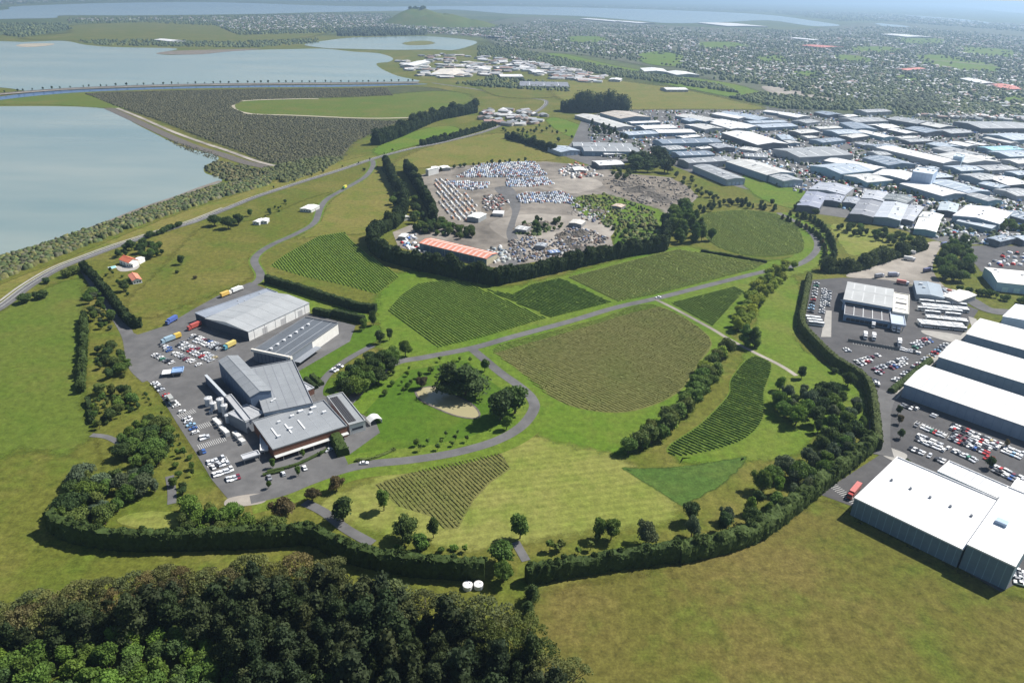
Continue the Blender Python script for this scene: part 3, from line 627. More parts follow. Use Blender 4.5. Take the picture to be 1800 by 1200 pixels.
def grove(kinds, poly, n, h, colors, desc, start, place, mind=5.0, seed=1, w=1.0, cat='tree', key=None):
    """kinds: list of kind names; counted in order of key (default: across, from one side)"""
    rng = random.Random(seed); pts = sorted(scatter(poly, n, mind, seed), key=key or (lambda q: q[0] / max(1, q[1])))
    items = []
    for q in pts:
        k = rng.choice(kinds)
        items.append(plant(k, desc_name(desc), 0, 0, rng.uniform(*h) * (0.55 if k == 'shrub' else 1), w * rng.uniform(.85, 1.2), rng.choice(colors), world=(q[0], q[1], 0)))
    row_of(items, desc, cat, start, place, f'{desc} {place}')
def hedge(pts, width, height, color, label, seed=1, rough=0.35, card=0.42, dens=1.0, z=0, smooth=True, name='hedge', waver=0.0):
    """a clipped or grown-out shelter hedge along a line on the ground"""
    rng = np.random.default_rng(seed)
    P = np.array([G2(p) for p in (catmull(pts, 8) if smooth and len(pts) > 2 else pts)])
    d = np.r_[0, np.cumsum(np.linalg.norm(np.diff(P, axis=0), axis=1))]; n = max(4, int(d[-1] / 1.6))
    s = np.linspace(0, d[-1], n); C = np.stack([np.interp(s, d, P[:, 0]), np.interp(s, d, P[:, 1])], 1)
    T = np.gradient(C, axis=0); T /= np.linalg.norm(T, axis=1)[:, None] + 1e-9; N = np.stack([-T[:, 1], T[:, 0]], 1)
    hv = height * (1 + waver * np.interp(s, np.arange(0, d[-1] + 8, 4), rng.uniform(-1, 1, len(np.arange(0, d[-1] + 8, 4)))))
    prof = [(-.5, 0), (-.54, .35), (-.50, .75), (-.36, .97), (0, 1.0), (.36, .97), (.50, .75), (.54, .35), (.5, 0)]; k = len(prof)
    V = np.zeros((n, k, 3))
    for j, (a, b) in enumerate(prof):
        o = a * width + rng.normal(size=n) * rough * .5
        V[:, j, :2] = C + N * o[:, None]; V[:, j, 2] = b * hv + (rng.normal(size=n) * rough * .6 if b > .1 else 0)
    F = [(i * k + j, i * k + j + 1, (i + 1) * k + j + 1, (i + 1) * k + j) for i in range(n - 1) for j in range(k - 1)]
    Vf = V.reshape(-1, 3)
    F += [(j, 0, 0 + j + 1, j + 1) for j in range(0)]
    ends = [tuple(range(k)), tuple((n - 1) * k + j for j in range(k - 1, -1, -1))]
    me = mesh_py(name, Vf, [tuple(f) for f in F] + ends, M['hedge'])
    o = link(name, me, None, color)
    m_ = int(d[-1] * (2 * height + width) * dens * .55)
    ii = rng.random(m_) * (n - 1.001); i0 = ii.astype(int); fr = (ii - i0)[:, None]
    jj = rng.random(m_) * (k - 1.001); j0 = jj.astype(int); fj = (jj - j0)[:, None]
    A = V[i0, j0] * (1 - fr) + V[i0 + 1, j0] * fr; B = V[i0, j0 + 1] * (1 - fr) + V[i0 + 1, j0 + 1] * fr
    Pp = A * (1 - fj) + B * fj
    cx = C[i0]; out = np.zeros((m_, 3)); out[:, :2] = Pp[:, :2] - cx; out[:, 2] = (Pp[:, 2] - hv[i0] * .5) * width / height
    out /= np.linalg.norm(out, axis=1)[:, None] + 1e-6
    Nn = out + rng.normal(size=(m_, 3)) * .55; Nn /= np.linalg.norm(Nn, axis=1)[:, None]
    Vc, Fc = cards(Pp + out * .12, Nn, card * rng.uniform(.6, 1.4, m_), rng)
    if rough >= .6:
        VV, FF, off = [Vc], [Fc], len(Vc)
        for q in range(int(d[-1] / (width * .55)) + 2):
            i = int(rng.integers(0, n)); big_ = rough >= .7; r_ = width * (rng.uniform(.32, .62) if big_ else rng.uniform(.16, .30)); zc = hv[i] * (rng.uniform(.55, 1.0) if big_ else rng.uniform(.80, 1.0))
            c3 = np.array((*(C[i] + N[i] * rng.uniform(-.35, .35) * width), zc)); kk = int(26 * (r_ / card) ** 1.1)
            V1, F1 = blob(c3, np.array((r_, r_, r_ * 1.25)) * .85, rng); VV.append(V1); FF.append(F1 + off); off += len(V1)
            dd = sphere_pts(kk, rng, .8); N1 = dd + rng.normal(size=(kk, 3)) * .6; N1 /= np.linalg.norm(N1, axis=1)[:, None]
            V1, F1 = cards(c3 + dd * np.array((r_, r_, r_ * 1.25)) * rng.uniform(.85, 1.15, (kk, 1)), N1, card * rng.uniform(.6, 1.3, kk), rng); VV.append(V1); FF.append(F1 + off); off += len(V1)
        Vc, Fc = np.concatenate(VV), np.concatenate(FF)
    link('foliage', mesh_np('foliage', Vc, Fc, M['hedge']), o, color)
    tag(o, label, 'hedge'); return o

# ------------------------------------------------------------------ vineyards: a block of rows on its own ground
def vineyard(pts, a, b, label, ground, color, spacing=2.4, hgt=.85, wid=0.8, gaps=0.05, seed=1, z=0.07, cardn=1.1, round_=False):
    """rows run parallel to the line from pixel a to pixel b"""
    rng = np.random.default_rng(seed)
    root = empty('vineyard', tuple(G(*np.mean(np.array(pts), 0))))
    root.location.z = 0
    W = np.array([G2(p, z) for p in (catmull(pts, 4, True) if round_ else pts)]); org = np.array(root.location[:2])
    tris = tessellate_polygon([[Vector((p[0], p[1], 0)) for p in W]])
    me = mesh_py('vineyard_floor', [(p[0] - org[0], p[1] - org[1], z) for p in W], [tuple(t) for t in tris], M[ground])
    for poly in me.polygons:
        if poly.normal.z < 0: poly.flip()
    link('vineyard_floor', me, root)
    A, B = G2(a), G2(b); D = (B - A) / np.linalg.norm(B - A); Nn = np.array([-D[1], D[0]])
    u = W @ D; v = W @ Nn; L = len(W)
    count = 0
    for c_ in np.arange(v.min() + spacing * .5, v.max(), spacing):
        xs = []
        for i in range(L):
            j = (i + 1) % L
            if (v[i] > c_) != (v[j] > c_): xs.append(u[i] + (u[j] - u[i]) * (c_ - v[i]) / (v[j] - v[i]))
        xs.sort()
        for k in range(0, len(xs) - 1, 2):
            u0, u1 = xs[k] + 1, xs[k + 1] - 1
            if u1 - u0 < 4: continue
            n = max(3, int((u1 - u0) / 1.5)); s = np.linspace(u0, u1, n)
            h = hgt * rng.uniform(.72, 1.12, n); h[rng.random(n) < gaps] *= .35; w_ = wid * rng.uniform(.7, 1.3, n)
            prof = ((-.35, .25), (-.5, .6), (-.2, 1.0), (.25, .95), (.5, .55), (.35, .25)); V = np.zeros((n, 6, 3))
            for j, (p0, p1) in enumerate(prof):
                off = c_ + p0 * w_ + rng.normal(size=n) * .08
                V[:, j, 0] = D[0] * s + Nn[0] * off - org[0]; V[:, j, 1] = D[1] * s + Nn[1] * off - org[1]; V[:, j, 2] = z + p1 * h
            F = [(i * 6 + j, i * 6 + j + 1, i * 6 + j + 7, i * 6 + j + 6) for i in range(n - 1) for j in range(5)]
            nc = int((u1 - u0) * cardn); t = rng.uniform(u0, u1, nc); P = np.zeros((nc, 3)); off = c_ + rng.normal(size=nc) * wid * .35
            P[:, 0] = D[0] * t + Nn[0] * off - org[0]; P[:, 1] = D[1] * t + Nn[1] * off - org[1]; P[:, 2] = z + hgt * rng.uniform(.45, 1.12, nc)
            N3 = rng.normal(size=(nc, 3)); N3[:, 2] = abs(N3[:, 2]) + .4; N3 /= np.linalg.norm(N3, axis=1)[:, None]
            Vc, Fc = cards(P, N3, .32, rng)
            link('vine_row', mesh_np('vine_row', np.concatenate([V.reshape(-1, 3), Vc]), np.concatenate([np.array(F, np.int32), Fc + n * 6]), M['vine']), root, vary(color, .07)); count += 1
    tag(root, label, 'vineyard'); return count
VG = (0.185, 0.280, 0.056); VL = (0.335, 0.395, 0.120); VD = (0.175, 0.182, 0.062)
nrow = 0
nrow += vineyard([(474, 468), (500, 448), (560, 415), (605, 408), (625, 430), (665, 460), (704, 486), (664, 517), (600, 500), (540, 488)], (560, 415), (664, 517), 'bright green vineyard block above the hedge behind the grey warehouses', 'vinegrass', (0.190, 0.290, 0.050), seed=1)
nrow += vineyard([(681, 546), (705, 518), (735, 498), (790, 491), (840, 505), (962, 560), (905, 577), (845, 595), (770, 612), (735, 585)], (681, 546), (770, 612), 'leafy green vineyard block between the scrapyard hedge and the avenue', 'vinegrass', VG, seed=2)
nrow += vineyard([(848, 507), (900, 517), (932, 500), (985, 488), (1076, 532), (970, 559)], (900, 517), (1000, 552), 'darkest green vineyard block, wedged beside the avenue below the scrapyard hedge', 'vinegrass', (0.135, 0.220, 0.044), seed=3)
nrow += vineyard([(998, 487), (1060, 471), (1150, 447), (1192, 438), (1345, 463), (1330, 473), (1240, 496), (1150, 519), (1088, 531)], (998, 487), (1088, 531), 'pale green vineyard strip along the upper side of the avenue', 'drygrass', VL, seed=4)
nrow += vineyard([(1222, 385), (1260, 372), (1320, 370), (1370, 378), (1402, 398), (1415, 435), (1395, 448), (1330, 452), (1270, 438), (1235, 412)], (1235, 390), (1330, 450), 'rounded vineyard block inside the bend of the avenue near the factories', 'vinegrass', VL, seed=5, round_=True)
nrow += vineyard([(864, 612), (950, 586), (1050, 560), (1145, 534), (1248, 592), (1228, 640), (1192, 690), (1130, 718), (1070, 725), (1000, 712), (945, 682), (905, 645)], (900, 640), (1000, 690), 'large dry brownish vineyard block below the avenue in the middle', 'drygrass', VD, spacing=2.2, hgt=.34, wid=.6, gaps=.25, seed=6, round_=True)
nrow += vineyard([(1178, 532), (1290, 503), (1309, 513), (1254, 574)], (1178, 532), (1254, 574), 'small triangular dark vineyard between the avenue and the farm track', 'vinegrass', (0.170, 0.250, 0.054), seed=7)
nrow += vineyard([(1320, 626), (1358, 641), (1345, 690), (1343, 738), (1300, 778), (1200, 802), (1172, 786), (1228, 746), (1278, 695), (1284, 665)], (1278, 690), (1345, 715), 'curved dark vineyard block with crisp rows beside the tree belt', 'vinegrass', (0.135, 0.215, 0.042), spacing=2.5, seed=8, round_=True)
nrow += vineyard([(658, 851), (740, 823), (880, 794), (898, 824), (862, 848), (832, 880), (806, 928), (782, 930), (755, 906), (700, 890)], (740, 823), (815, 900), 'thin dry vineyard block on the slope below the loop road', 'drygrass', (0.150, 0.162, 0.050), spacing=1.9, hgt=.42, wid=.5, gaps=.4, seed=9)
print('vine rows', nrow)

# ------------------------------------------------------------------ hedges
HD = (0.034, 0.056, 0.017); HM = (0.056, 0.088, 0.022)
hedge([(92, 926), (112, 940), (150, 952), (200, 960), (270, 963), (450, 958), (545, 952), (580, 968), (640, 990), (740, 1008), (852, 1014)], 5, 9.5, HM, 'long tall clipped shelter hedge with deep shadow above the wood', 1, rough=.6, waver=.07)
hedge([(925, 1022), (1000, 1009), (1090, 994), (1190, 981)], 5, 8.5, HM, 'short tall shelter hedge east of the two white tanks', 2, rough=.6, waver=.1)
hedge([(1190, 981), (1260, 966), (1320, 946), (1362, 920), (1422, 872), (1468, 836), (1516, 798), (1532, 780)], 7, 8, (0.070, 0.105, 0.026), 'tall sunlit shelter hedge curving up to the big white shed yard', 3, rough=.6, waver=.1)
hedge([(1421, 492), (1412, 540), (1408, 576), (1428, 604), (1465, 640), (1505, 665), (1527, 690), (1536, 740), (1540, 790)], 4.5, 7, (0.072, 0.095, 0.026), 'tall clipped hedge curving round the bus depot car park', 4, rough=.25, waver=.03)
hedge([(690, 400), (662, 416), (655, 436), (680, 456), (735, 472), (800, 486), (872, 500)], 8, 13, HD, 'dark shelterbelt hedge below the orange-roofed shed', 5, rough=.8, card=.7, waver=.12)
hedge([(872, 500), (930, 488), (1000, 472), (1090, 452), (1166, 440)], 7, 12, HD, 'dark shelterbelt hedge between the scrap heaps and the vineyard', 6, rough=.7, card=.7, waver=.1)
hedge([(1166, 440), (1172, 420), (1168, 398)], 6, 11, HD, 'short dark hedge at the east end of the scrapyard', 7, rough=.7, card=.7, waver=.1)
hedge([(678, 292), (692, 322), (712, 356), (706, 384), (690, 402)], 7, 13, HD, 'outer dark hedge of the double row west of the scrapyard', 8, rough=.9, card=.7, waver=.15)
hedge([(714, 300), (732, 328), (756, 368), (762, 395)], 7, 14, HD, 'inner dark hedge of the double row west of the scrapyard', 9, rough=.9, card=.7, waver=.15)
hedge([(470, 496), (520, 511), (580, 530), (630, 545), (662, 548)], 5, 6.5, HD, 'dark hedge below the bright vineyard, behind the warehouses', 10, waver=.1)
hedge([(553, 551), (582, 557)], 5, 5, HD, 'short dark hedge block nearer the light grey warehouse', 11)
hedge([(587, 556), (640, 568)], 5, 6, HD, 'second hedge block behind the barrel hall, farther from the warehouse', 12)
hedge([(146, 474), (165, 490), (190, 520), (210, 546), (232, 572), (250, 574)], 5, 7, HD, 'dark hedge shading the service lane by the villa', 13, rough=.6, card=.6, waver=.15)
hedge([(150, 560), (149, 600), (147, 640), (143, 690)], 3.5, 5, HM, 'narrow scrubby hedge along the bright paddock', 14, rough=.7, waver=.3)
hedge([(155, 705), (163, 745)], 2, 3, HD, 'low dark hedge end at the paddock corner', 15, rough=.5, waver=.3)
hedge([(586, 766), (604, 802)], 6, 5, HM, 'thick clipped hedge block beside the visitor car park', 16, rough=.2)
hedge([(1566, 690), (1634, 636)], 4, 3, HM, 'low hedge between the parked cars and the white sheds', 17, rough=.4)
hedge([(1450, 478), (1500, 474), (1555, 456), (1622, 436)], 10, 6, (0.060, 0.085, 0.026), 'broad bushy hedge along the gravel container yard', 18, rough=1.0, card=.7, waver=.2)
hedge([(1232, 442), (1290, 452), (1348, 462)], 2, 2, HD, 'low dark hedge between two vineyard blocks', 19, rough=.4, waver=.3)
hedge([(660, 255), (700, 240), (760, 214), (800, 205), (835, 198)], 14, 17, PINEC, 'tall dark pine shelterbelt beside the marsh', 20, rough=1.6, card=1.0, dens=.6, waver=.2)
hedge([(740, 256), (780, 248), (830, 234), (870, 222)], 6, 7, HD, 'hedgerow along the coast road above the dry field', 21, rough=1.0, card=.7, waver=.35)
hedge([(985, 195), (1030, 196), (1100, 196)], 30, 20, PINEC, 'dark pine plantation block at the edge of the far factories', 22, rough=2.0, card=1.2, dens=.5, waver=.15)
hedge([(890, 243), (930, 254), (972, 268)], 7, 8, HD, 'dark hedge behind the dry hill field by the factories', 23, rough=1.0, card=.8, waver=.3)
hedge([(470, 830), (520, 818), (578, 790)], 1.6, 1.3, HM, 'low trimmed hedge along the restaurant front', 24, rough=.1, card=.25)
hedge([(462, 836), (500, 828)], 1.6, 1.3, HM, 'low trimmed hedge by the winery entrance island', 25, rough=.1, card=.25)
hedge([(538, 668), (556, 684)], 3, 2.5, HD, 'dark clipped garden hedge behind the cellar annex', 26, rough=.15)
hedge([(548, 662), (566, 678)], 3, 2.5, HM, 'green clipped garden hedge beside the curving drive', 27, rough=.15)
hedge([(625, 810), (650, 808), (672, 800), (695, 790)], 1.5, 1.2, OLIVE, 'thin wavering hedge line on the lawn by the loop road', 28, rough=.3, waver=.4)

# ------------------------------------------------------------------ buildings
WHITE = (0.64, 0.64, 0.64); OFFW = (0.48, 0.48, 0.465); LGREY = (0.275, 0.29, 0.305); MGREY = (0.27, 0.29, 0.32); DGREY = (0.13, 0.14, 0.16); BLUE = (0.19, 0.235, 0.295); LBLUE = (0.33, 0.385, 0.45)
TAN = (0.42, 0.38, 0.33); CREAM = (0.60, 0.57, 0.50); WALLB = (0.20, 0.27, 0.33); WALLG = (0.34, 0.35, 0.36); NAVY = (0.06, 0.075, 0.10); BRICK = (0.16, 0.07, 0.045); TEAL = (0.22, 0.36, 0.42)
GLASS = (0.03, 0.04, 0.055)
class Shed:
    def __init__(s, name, A, B, C, h, label, cat='building', z0=0.0):
        a, b, c = G2(A, h), G2(B, h), G2(C, h)
        u = (b - a); s.L = float(np.linalg.norm(u)); u /= s.L; n = np.array([-u[1], u[0]])
        s.D = float((c - b) @ n)
        if s.D < 0: s.D = -s.D
        s.h = h; s.root = empty(name, (a[0], a[1], 0), math.atan2(u[1], u[0])); s.u = u; s.n = n; s.a = a
        tag(s.root, label, cat)
    def part(s, name, mb, mat, color): return mb.build(name, M[mat], s.root, color)
    def walls(s, color, rise=0.0, axis='x', mat='wall', z0=0.0):
        L, D, h = s.L, s.D, s.h; mb = MB(); e = .02
        if rise and axis == 'x':
            V = [(0, 0, z0), (L, 0, z0), (L, D, z0), (0, D, z0), (0, 0, h), (L, 0, h), (L, D, h), (0, D, h), (0, D / 2, h + rise - .05), (L, D / 2, h + rise - .05)]
            F = [(0, 1, 5, 4), (1, 2, 6, 9, 5), (2, 3, 7, 6), (3, 0, 4, 8, 7)]
        elif rise:
            V = [(0, 0, z0), (L, 0, z0), (L, D, z0), (0, D, z0), (0, 0, h), (L, 0, h), (L, D, h), (0, D, h), (L / 2, 0, h + rise - .05), (L / 2, D, h + rise - .05)]
            F = [(0, 1, 5, 8, 4), (1, 2, 6, 5), (2, 3, 7, 9, 6), (3, 0, 4, 7)]
        else:
            V, F = box_vf(0, L, 0, D, z0, h - .05)
        mb.add(V, F); s.part('wall', mb, mat, color); s.rise = rise; s.axis = axis
    def roof(s, color, over=.35, cap=True, capcol=None):
        L, D, h, r = s.L, s.D, s.h, s.rise; o = over; mb = MB(); t = .22
        if r and s.axis == 'x':
            k = r / (D / 2) * o
            P = [(-o, -o, h - k), (L + o, -o, h - k), (L + o, D / 2, h + r), (-o, D / 2, h + r), (L + o, D + o, h - k), (-o, D + o, h - k)]
        elif r:
            k = r / (L / 2) * o
            P = [(-o, D + o, h - k), (-o, -o, h - k), (L / 2, -o, h + r), (L / 2, D + o, h + r), (L + o, -o, h - k), (L + o, D + o, h - k)]
        if r:
            V = [(x, y, z + t) for x, y, z in P] + [(x, y, z) for x, y, z in P]
            F = [(0, 1, 2, 3), (3, 2, 4, 5), (9, 8, 7, 6), (11, 10, 8, 9), (0, 6, 7, 1), (1, 7, 8, 2), (2, 8, 10, 4), (4, 10, 11, 5), (5, 11, 9, 3), (3, 9, 6, 0)]
            mb.add(V, F); ro = s.part('roof', mb, 'roof', color)
            if cap:
                mc = MB()
                if s.axis == 'x': mc.box(-o, L + o, D / 2 - .35, D / 2 + .35, h + r + t - .05, h + r + t + .07)
                else: mc.box(L / 2 - .35, L / 2 + .35, -o, D + o, h + r + t - .05, h + r + t + .07)
                mc.build('ridge_cap', M['trim'], ro, capcol or tuple(min(.85, x * 1.15) for x in color))
        else:
            mb.box(-.1, L + .1, -.1, D + .1, h - .04, h + .12); ro = s.part('roof', mb, 'roof', color)
            mp = MB(); w = .4; z0, z1 = h + .1, h + .7
            mp.box(-.2, L + .2, -.2, w - .2, z0, z1).box(-.2, L + .2, D - w + .2, D + .2, z0, z1).box(-.2, w - .2, w - .2, D - w + .2, z0, z1).box(L - w + .2, L + .2, w - .2, D - w + .2, z0, z1)
            mp.build('parapet', M['trim'], ro, capcol or tuple(min(.8, x * 1.05) for x in color))
        s.ro = ro; return ro
    def zroof(s, x, y):
        r = s.rise
        if not r: return s.h + .12
        f = 1 - abs(y - s.D / 2) / (s.D / 2) if s.axis == 'x' else 1 - abs(x - s.L / 2) / (s.L / 2)
        return s.h + r * f + .22
    def skylights(s, n, color=(.78, .80, .80), w=.5, f0=.12, f1=.88, name='skylight'):
        """long strips that run from eave to ridge"""
        for i in range(n):
            for side in ((0, 1) if s.rise else (0,)):
                mb = MB()
                if s.axis == 'x' or not s.rise:
                    x = s.L * (i + .7) / (n + .4); a, b = (f0 * s.D / 2, f1 * s.D / 2) if s.rise else (f0 * s.D, f1 * s.D)
                    if side: a, b = s.D - a, s.D - b
                    q = [(x - w, a), (x + w, a), (x + w, b), (x - w, b)]
                else:
                    y = s.D * (i + .7) / (n + .4); a, b = f0 * s.L / 2, f1 * s.L / 2
                    if side: a, b = s.L - a, s.L - b
                    q = [(a, y - w), (b, y - w), (b, y + w), (a, y + w)]
                V = [(x, y, s.zroof(x, y) + .05) for x, y in q] + [(x, y, s.zroof(x, y) - .02) for x, y in q]
                mb.add(V, [(0, 1, 2, 3), (0, 4, 5, 1), (1, 5, 6, 2), (2, 6, 7, 3), (3, 7, 4, 0)]); mb.build(name, M['trim'], s.ro, color)
    def units(s, n, seed, color=(.6, .6, .6), size=1.2, name='roof_vent'):
        rng = random.Random(seed)
        for i in range(n):
            x, y = s.L * rng.uniform(.12, .88), s.D * rng.uniform(.15, .85); k = size * rng.uniform(.6, 1.2); z = s.zroof(x, y)
            MB().box(x - k, x + k, y - k * .7, y + k * .7, z - .3, z + .9 * k).build(name, M['metal'], s.ro, color)
    def openings(s, side, n, w, hgt, name, color, z=0.0, mat='trim', f0=.06, f1=.94, proud=.06):
        Ls = s.L if side in ('front', 'back') else s.D
        for i in range(n):
            c = Ls * (f0 + (f1 - f0) * (i + .5) / n); a, b = c - w / 2, c + w / 2; mb = MB(); p = proud
            if side == 'front': mb.box(a, b, -p, .05, z, z + hgt)
            elif side == 'back': mb.box(a, b, s.D - .05, s.D + p, z, z + hgt)
            elif side == 'right': mb.box(s.L - .05, s.L + p, a, b, z, z + hgt)
            else: mb.box(-p, .05, a, b, z, z + hgt)
            mb.build(name, M[mat], s.root, color)
def wh(A, B, C, h, roof, wall, label, rise=None, axis=None, name='warehouse', sky=0, doors=0, seed=1, vents=0, cap=True):
    s = Shed(name, A, B, C, h, label)
    if axis is None: axis = 'x' if s.L >= s.D else 'y'
    span = s.D if axis == 'x' else s.L
    if rise is None: rise = min(3.2, span * .055)
    s.walls(wall, rise, axis); s.roof(roof, cap=cap)
    if sky: s.skylights(sky)
    if vents: s.units(vents, seed)
    if doors: s.openings('front', doors, min(4.5, s.L / doors * .55), min(4.2, h * .65), 'roller_door', tuple(min(.75, c * 1.35 + .03) for c in wall))
    return s

# --- winery: two warehouses
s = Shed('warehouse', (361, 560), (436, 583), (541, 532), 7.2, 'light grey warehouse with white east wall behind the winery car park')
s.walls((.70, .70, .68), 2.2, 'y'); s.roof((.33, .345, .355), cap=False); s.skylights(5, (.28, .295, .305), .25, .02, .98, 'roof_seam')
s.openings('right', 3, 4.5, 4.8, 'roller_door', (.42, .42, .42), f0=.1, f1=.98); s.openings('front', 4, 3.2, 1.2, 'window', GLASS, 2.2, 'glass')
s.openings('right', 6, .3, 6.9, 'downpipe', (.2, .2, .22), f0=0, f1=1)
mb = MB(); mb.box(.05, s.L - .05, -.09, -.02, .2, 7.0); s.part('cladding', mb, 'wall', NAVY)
s2 = Shed('warehouse', (343, 551), (361, 559), (470, 508), 6.6, 'long low blue-grey lean-to store against the light grey warehouse')
s2.walls(NAVY); s2.roof((.26, .29, .34)); s2.units(5, 3, (.4, .42, .44), .7)
s = Shed('barrel_hall', (445, 616), (507, 629), (616, 573), 8.0, 'dark grey flat-roofed barrel hall with pale pillar portal')
s.walls((.16, .18, .21)); s.roof((.105, .118, .135), capcol=(.17, .18, .20))
for k in range(7):
    x, y = s.L * .36, s.D * (.1 + .12 * k); MB().cyl(x, y, .9, s.h, s.h + 1.1, 10).cyl(x, y, 1.1, s.h + 1.1, s.h + 1.35, 10, .2).build('roof_vent', M['metal'], s.ro, (.62, .63, .64))
for k, f in enumerate((.28, .55, .82)):
    MB().box(s.L * f - .12, s.L * f + .12, .4, s.D - .4, s.h + .1, s.h + .22).build('roof_seam', M['trim'], s.ro, (.36, .38, .41))
MB().box(-.8, s.L + .9, -1.2, .2, s.h - .2, s.h + 1.5).build('portal_lintel', M['wall'], s.root, (.62, .59, .53))
MB().box(s.L - .9, s.L + .9, -1.3, .5, 0, s.h + 1.55).build('pillar', M['wall'], s.root, (.66, .63, .57))
MB().box(s.L + 1.3, s.L + 2.4, -1.0, 1.0, 0, s.h + 1.2).build('pillar', M['wall'], s.root, (.66, .63, .57))
MB().box(s.L - .02, s.L + .08, s.D * .45, s.D - .2, .3, s.h - .5).build('white_panel', M['wall'], s.root, (.70, .68, .64))
MB().box(s.L + .1, s.L + 5.0, s.D * .08, s.D * .5, 3.2, 3.5).build('awning', M['roof'], s.root, (.24, .26, .29))
s.openings('front', 8, .7, s.h - 1, 'cladding_rib', (.09, .11, .16), .2)
# --- winery: main complex
s = Shed('winery_hall', (384, 634), (440, 697), (478, 688), 13.0, 'tall light grey ridge-roofed winery hall with dark blue walls')
s.walls((.10, .14, .21), 1.6, 'x'); s.roof((.225, .24, .255)); s.skylights(6, (.18, .195, .21), .25, .02, .98, 'roof_seam'); s.openings('front', 8, .4, 12.5, 'downpipe', (.16, .21, .29))
tall = s
s = Shed('winery_hall', (464, 727), (550, 709), (484, 639), 8.5, 'broad light grey winery hall stepping down beside the tall one')
s.walls((.28, .33, .38)); s.roof((.235, .25, .265), capcol=(.21, .22, .24)); s.units(2, 4, (.7, .7, .7), .9); s.skylights(5, (.19, .20, .22), .2, .02, .98, 'roof_seam')
s = Shed('winery_hall', (432, 743), (465, 726), (446, 705), 7.0, 'grey low-roofed winery bay in front of the stepped hall')
s.walls((.20, .22, .25)); s.roof((.36, .37, .385), capcol=(.36, .37, .385)); s.skylights(3, (.30, .31, .33), .2, .02, .98, 'roof_seam')
s = Shed('loading_canopy', (396, 697), (431, 741), (440, 735), 7.4, 'narrow grey loading canopy roof beside the winery tank yard')
s.walls((.16, .18, .22), z0=5.5); s.roof((.36, .37, .385), capcol=(.36, .37, .385))
for f in (.06, .35, .65, .94): MB().box(s.L * f - .25, s.L * f + .25, .2, .7, 0, 5.6).build('post', M['metal'], s.root, (.2, .22, .25))
s = Shed('yard_wall', (360, 660), (396, 698), (399, 696), 6.0, 'tall dark blue wall with pale coping round the winery courtyard')
s.walls((.10, .13, .19)); mb = MB(); mb.box(-.2, s.L + .2, -.2, s.D + .2, s.h, s.h + .35); s.part('coping', mb, 'trim', (.42, .45, .48))
s = Shed('restaurant', (480, 791), (610, 749), (576, 702), 6.5, 'flat pale grey winery restaurant with red-brown fascia above the garden')
s.walls((.16, .07, .045)); s.roof((.25, .265, .28), capcol=(.22, .235, .25))
s.openings('front', 9, 3.0, 2.2, 'window', GLASS, .7, 'glass'); MB().box(.1, s.L - .1, -2.6, -.1, 2.9, 3.15).build('verandah', M['roof'], s.root, (.50, .51, .50))
for k in range(5): MB().box(s.L * (.1 + .2 * k) - .1, s.L * (.1 + .2 * k) + .1, -2.5, -2.3, 0, 2.9).build('post', M['trim'], s.root, (.5, .48, .44))
for k, (fx, fy, sz) in enumerate(((.16, .30, 1.0), (.35, .42, 1.2), (.28, .72, .9), (.48, .78, 1.1), (.62, .85, 1.4), (.72, .7, 1.0), (.8, .84, 1.6), (.88, .6, 1.1))):
    x, y = s.L * fx, s.D * fy; MB().box(x - sz, x + sz, y - sz * .6, y + sz * .6, s.h, s.h + 1.3).build('air_unit', M['metal'], s.ro, (.62, .63, .64))
for k in range(3): MB().box(s.L * (.14 + .18 * k), s.L * (.14 + .18 * k) + .8, s.D * .3, s.D * .62, s.h + .1, s.h + .5).build('duct', M['metal'], s.ro, (.66, .67, .68))
for k in range(6): MB().box(s.L * .02 + s.L * .16 * k, s.L * .02 + s.L * .16 * k + .12, .4, s.D - .4, s.h + .1, s.h + .2).build('roof_seam', M['trim'], s.ro, (.40, .42, .44))
s = Shed('function_wing', (614, 748), (642, 740), (592, 693), 6.0, 'low pale winery wing with dark roof louvres facing the pond lawn')
s.walls((.60, .59, .56)); s.roof((.26, .275, .285), capcol=(.34, .35, .35)); s.openings('front', 1, s.L * .7, 1.3, 'window', GLASS, 2.4, 'glass'); s.openings('right', 5, 4.0, 2.4, 'window', GLASS, .5, 'glass')
for k in range(4): MB().box(s.L * (.08 + .12 * k), s.L * (.08 + .12 * k) + .9, s.D * .08, s.D * .93, s.h + .1, s.h + .45).build('louvre', M['trim'], s.ro, (.05, .05, .055))
s = Shed('cellar_annex', (536, 689), (552, 682), (522, 655), 4.0, 'small grey annex roof on the garden side of the winery')
s.walls((.14, .07, .05)); s.roof((.40, .41, .43)); s.units(2, 9, (.5, .5, .5), .5)
s = Shed('gate_shelter', (428, 808), (457, 799), (454, 792), 3.4, 'small grey shelter roof at the winery entrance')
s.walls((.25, .25, .26), z0=2.6); s.roof((.44, .45, .47))
for fx in (.05, .95):
    for fy in (.1, .9): MB().box(s.L * fx - .12, s.L * fx + .12, s.D * fy - .12, s.D * fy + .12, 0, 2.7).build('post', M['metal'], s.root, (.3, .3, .3))
s = Shed('entrance_ramp', (458, 793), (471, 791), (440, 757), 3.5, 'pale sloping entrance canopy between yard and restaurant')
s.walls((.3, .31, .32), z0=2.8); s.roof((.56, .57, .57))
for fy in (.05, .35, .65, .95): MB().box(s.L * .5 - .15, s.L * .5 + .15, s.D * fy - .15, s.D * fy + .15, 0, 2.9).build('post', M['metal'], s.root, (.3, .3, .3))
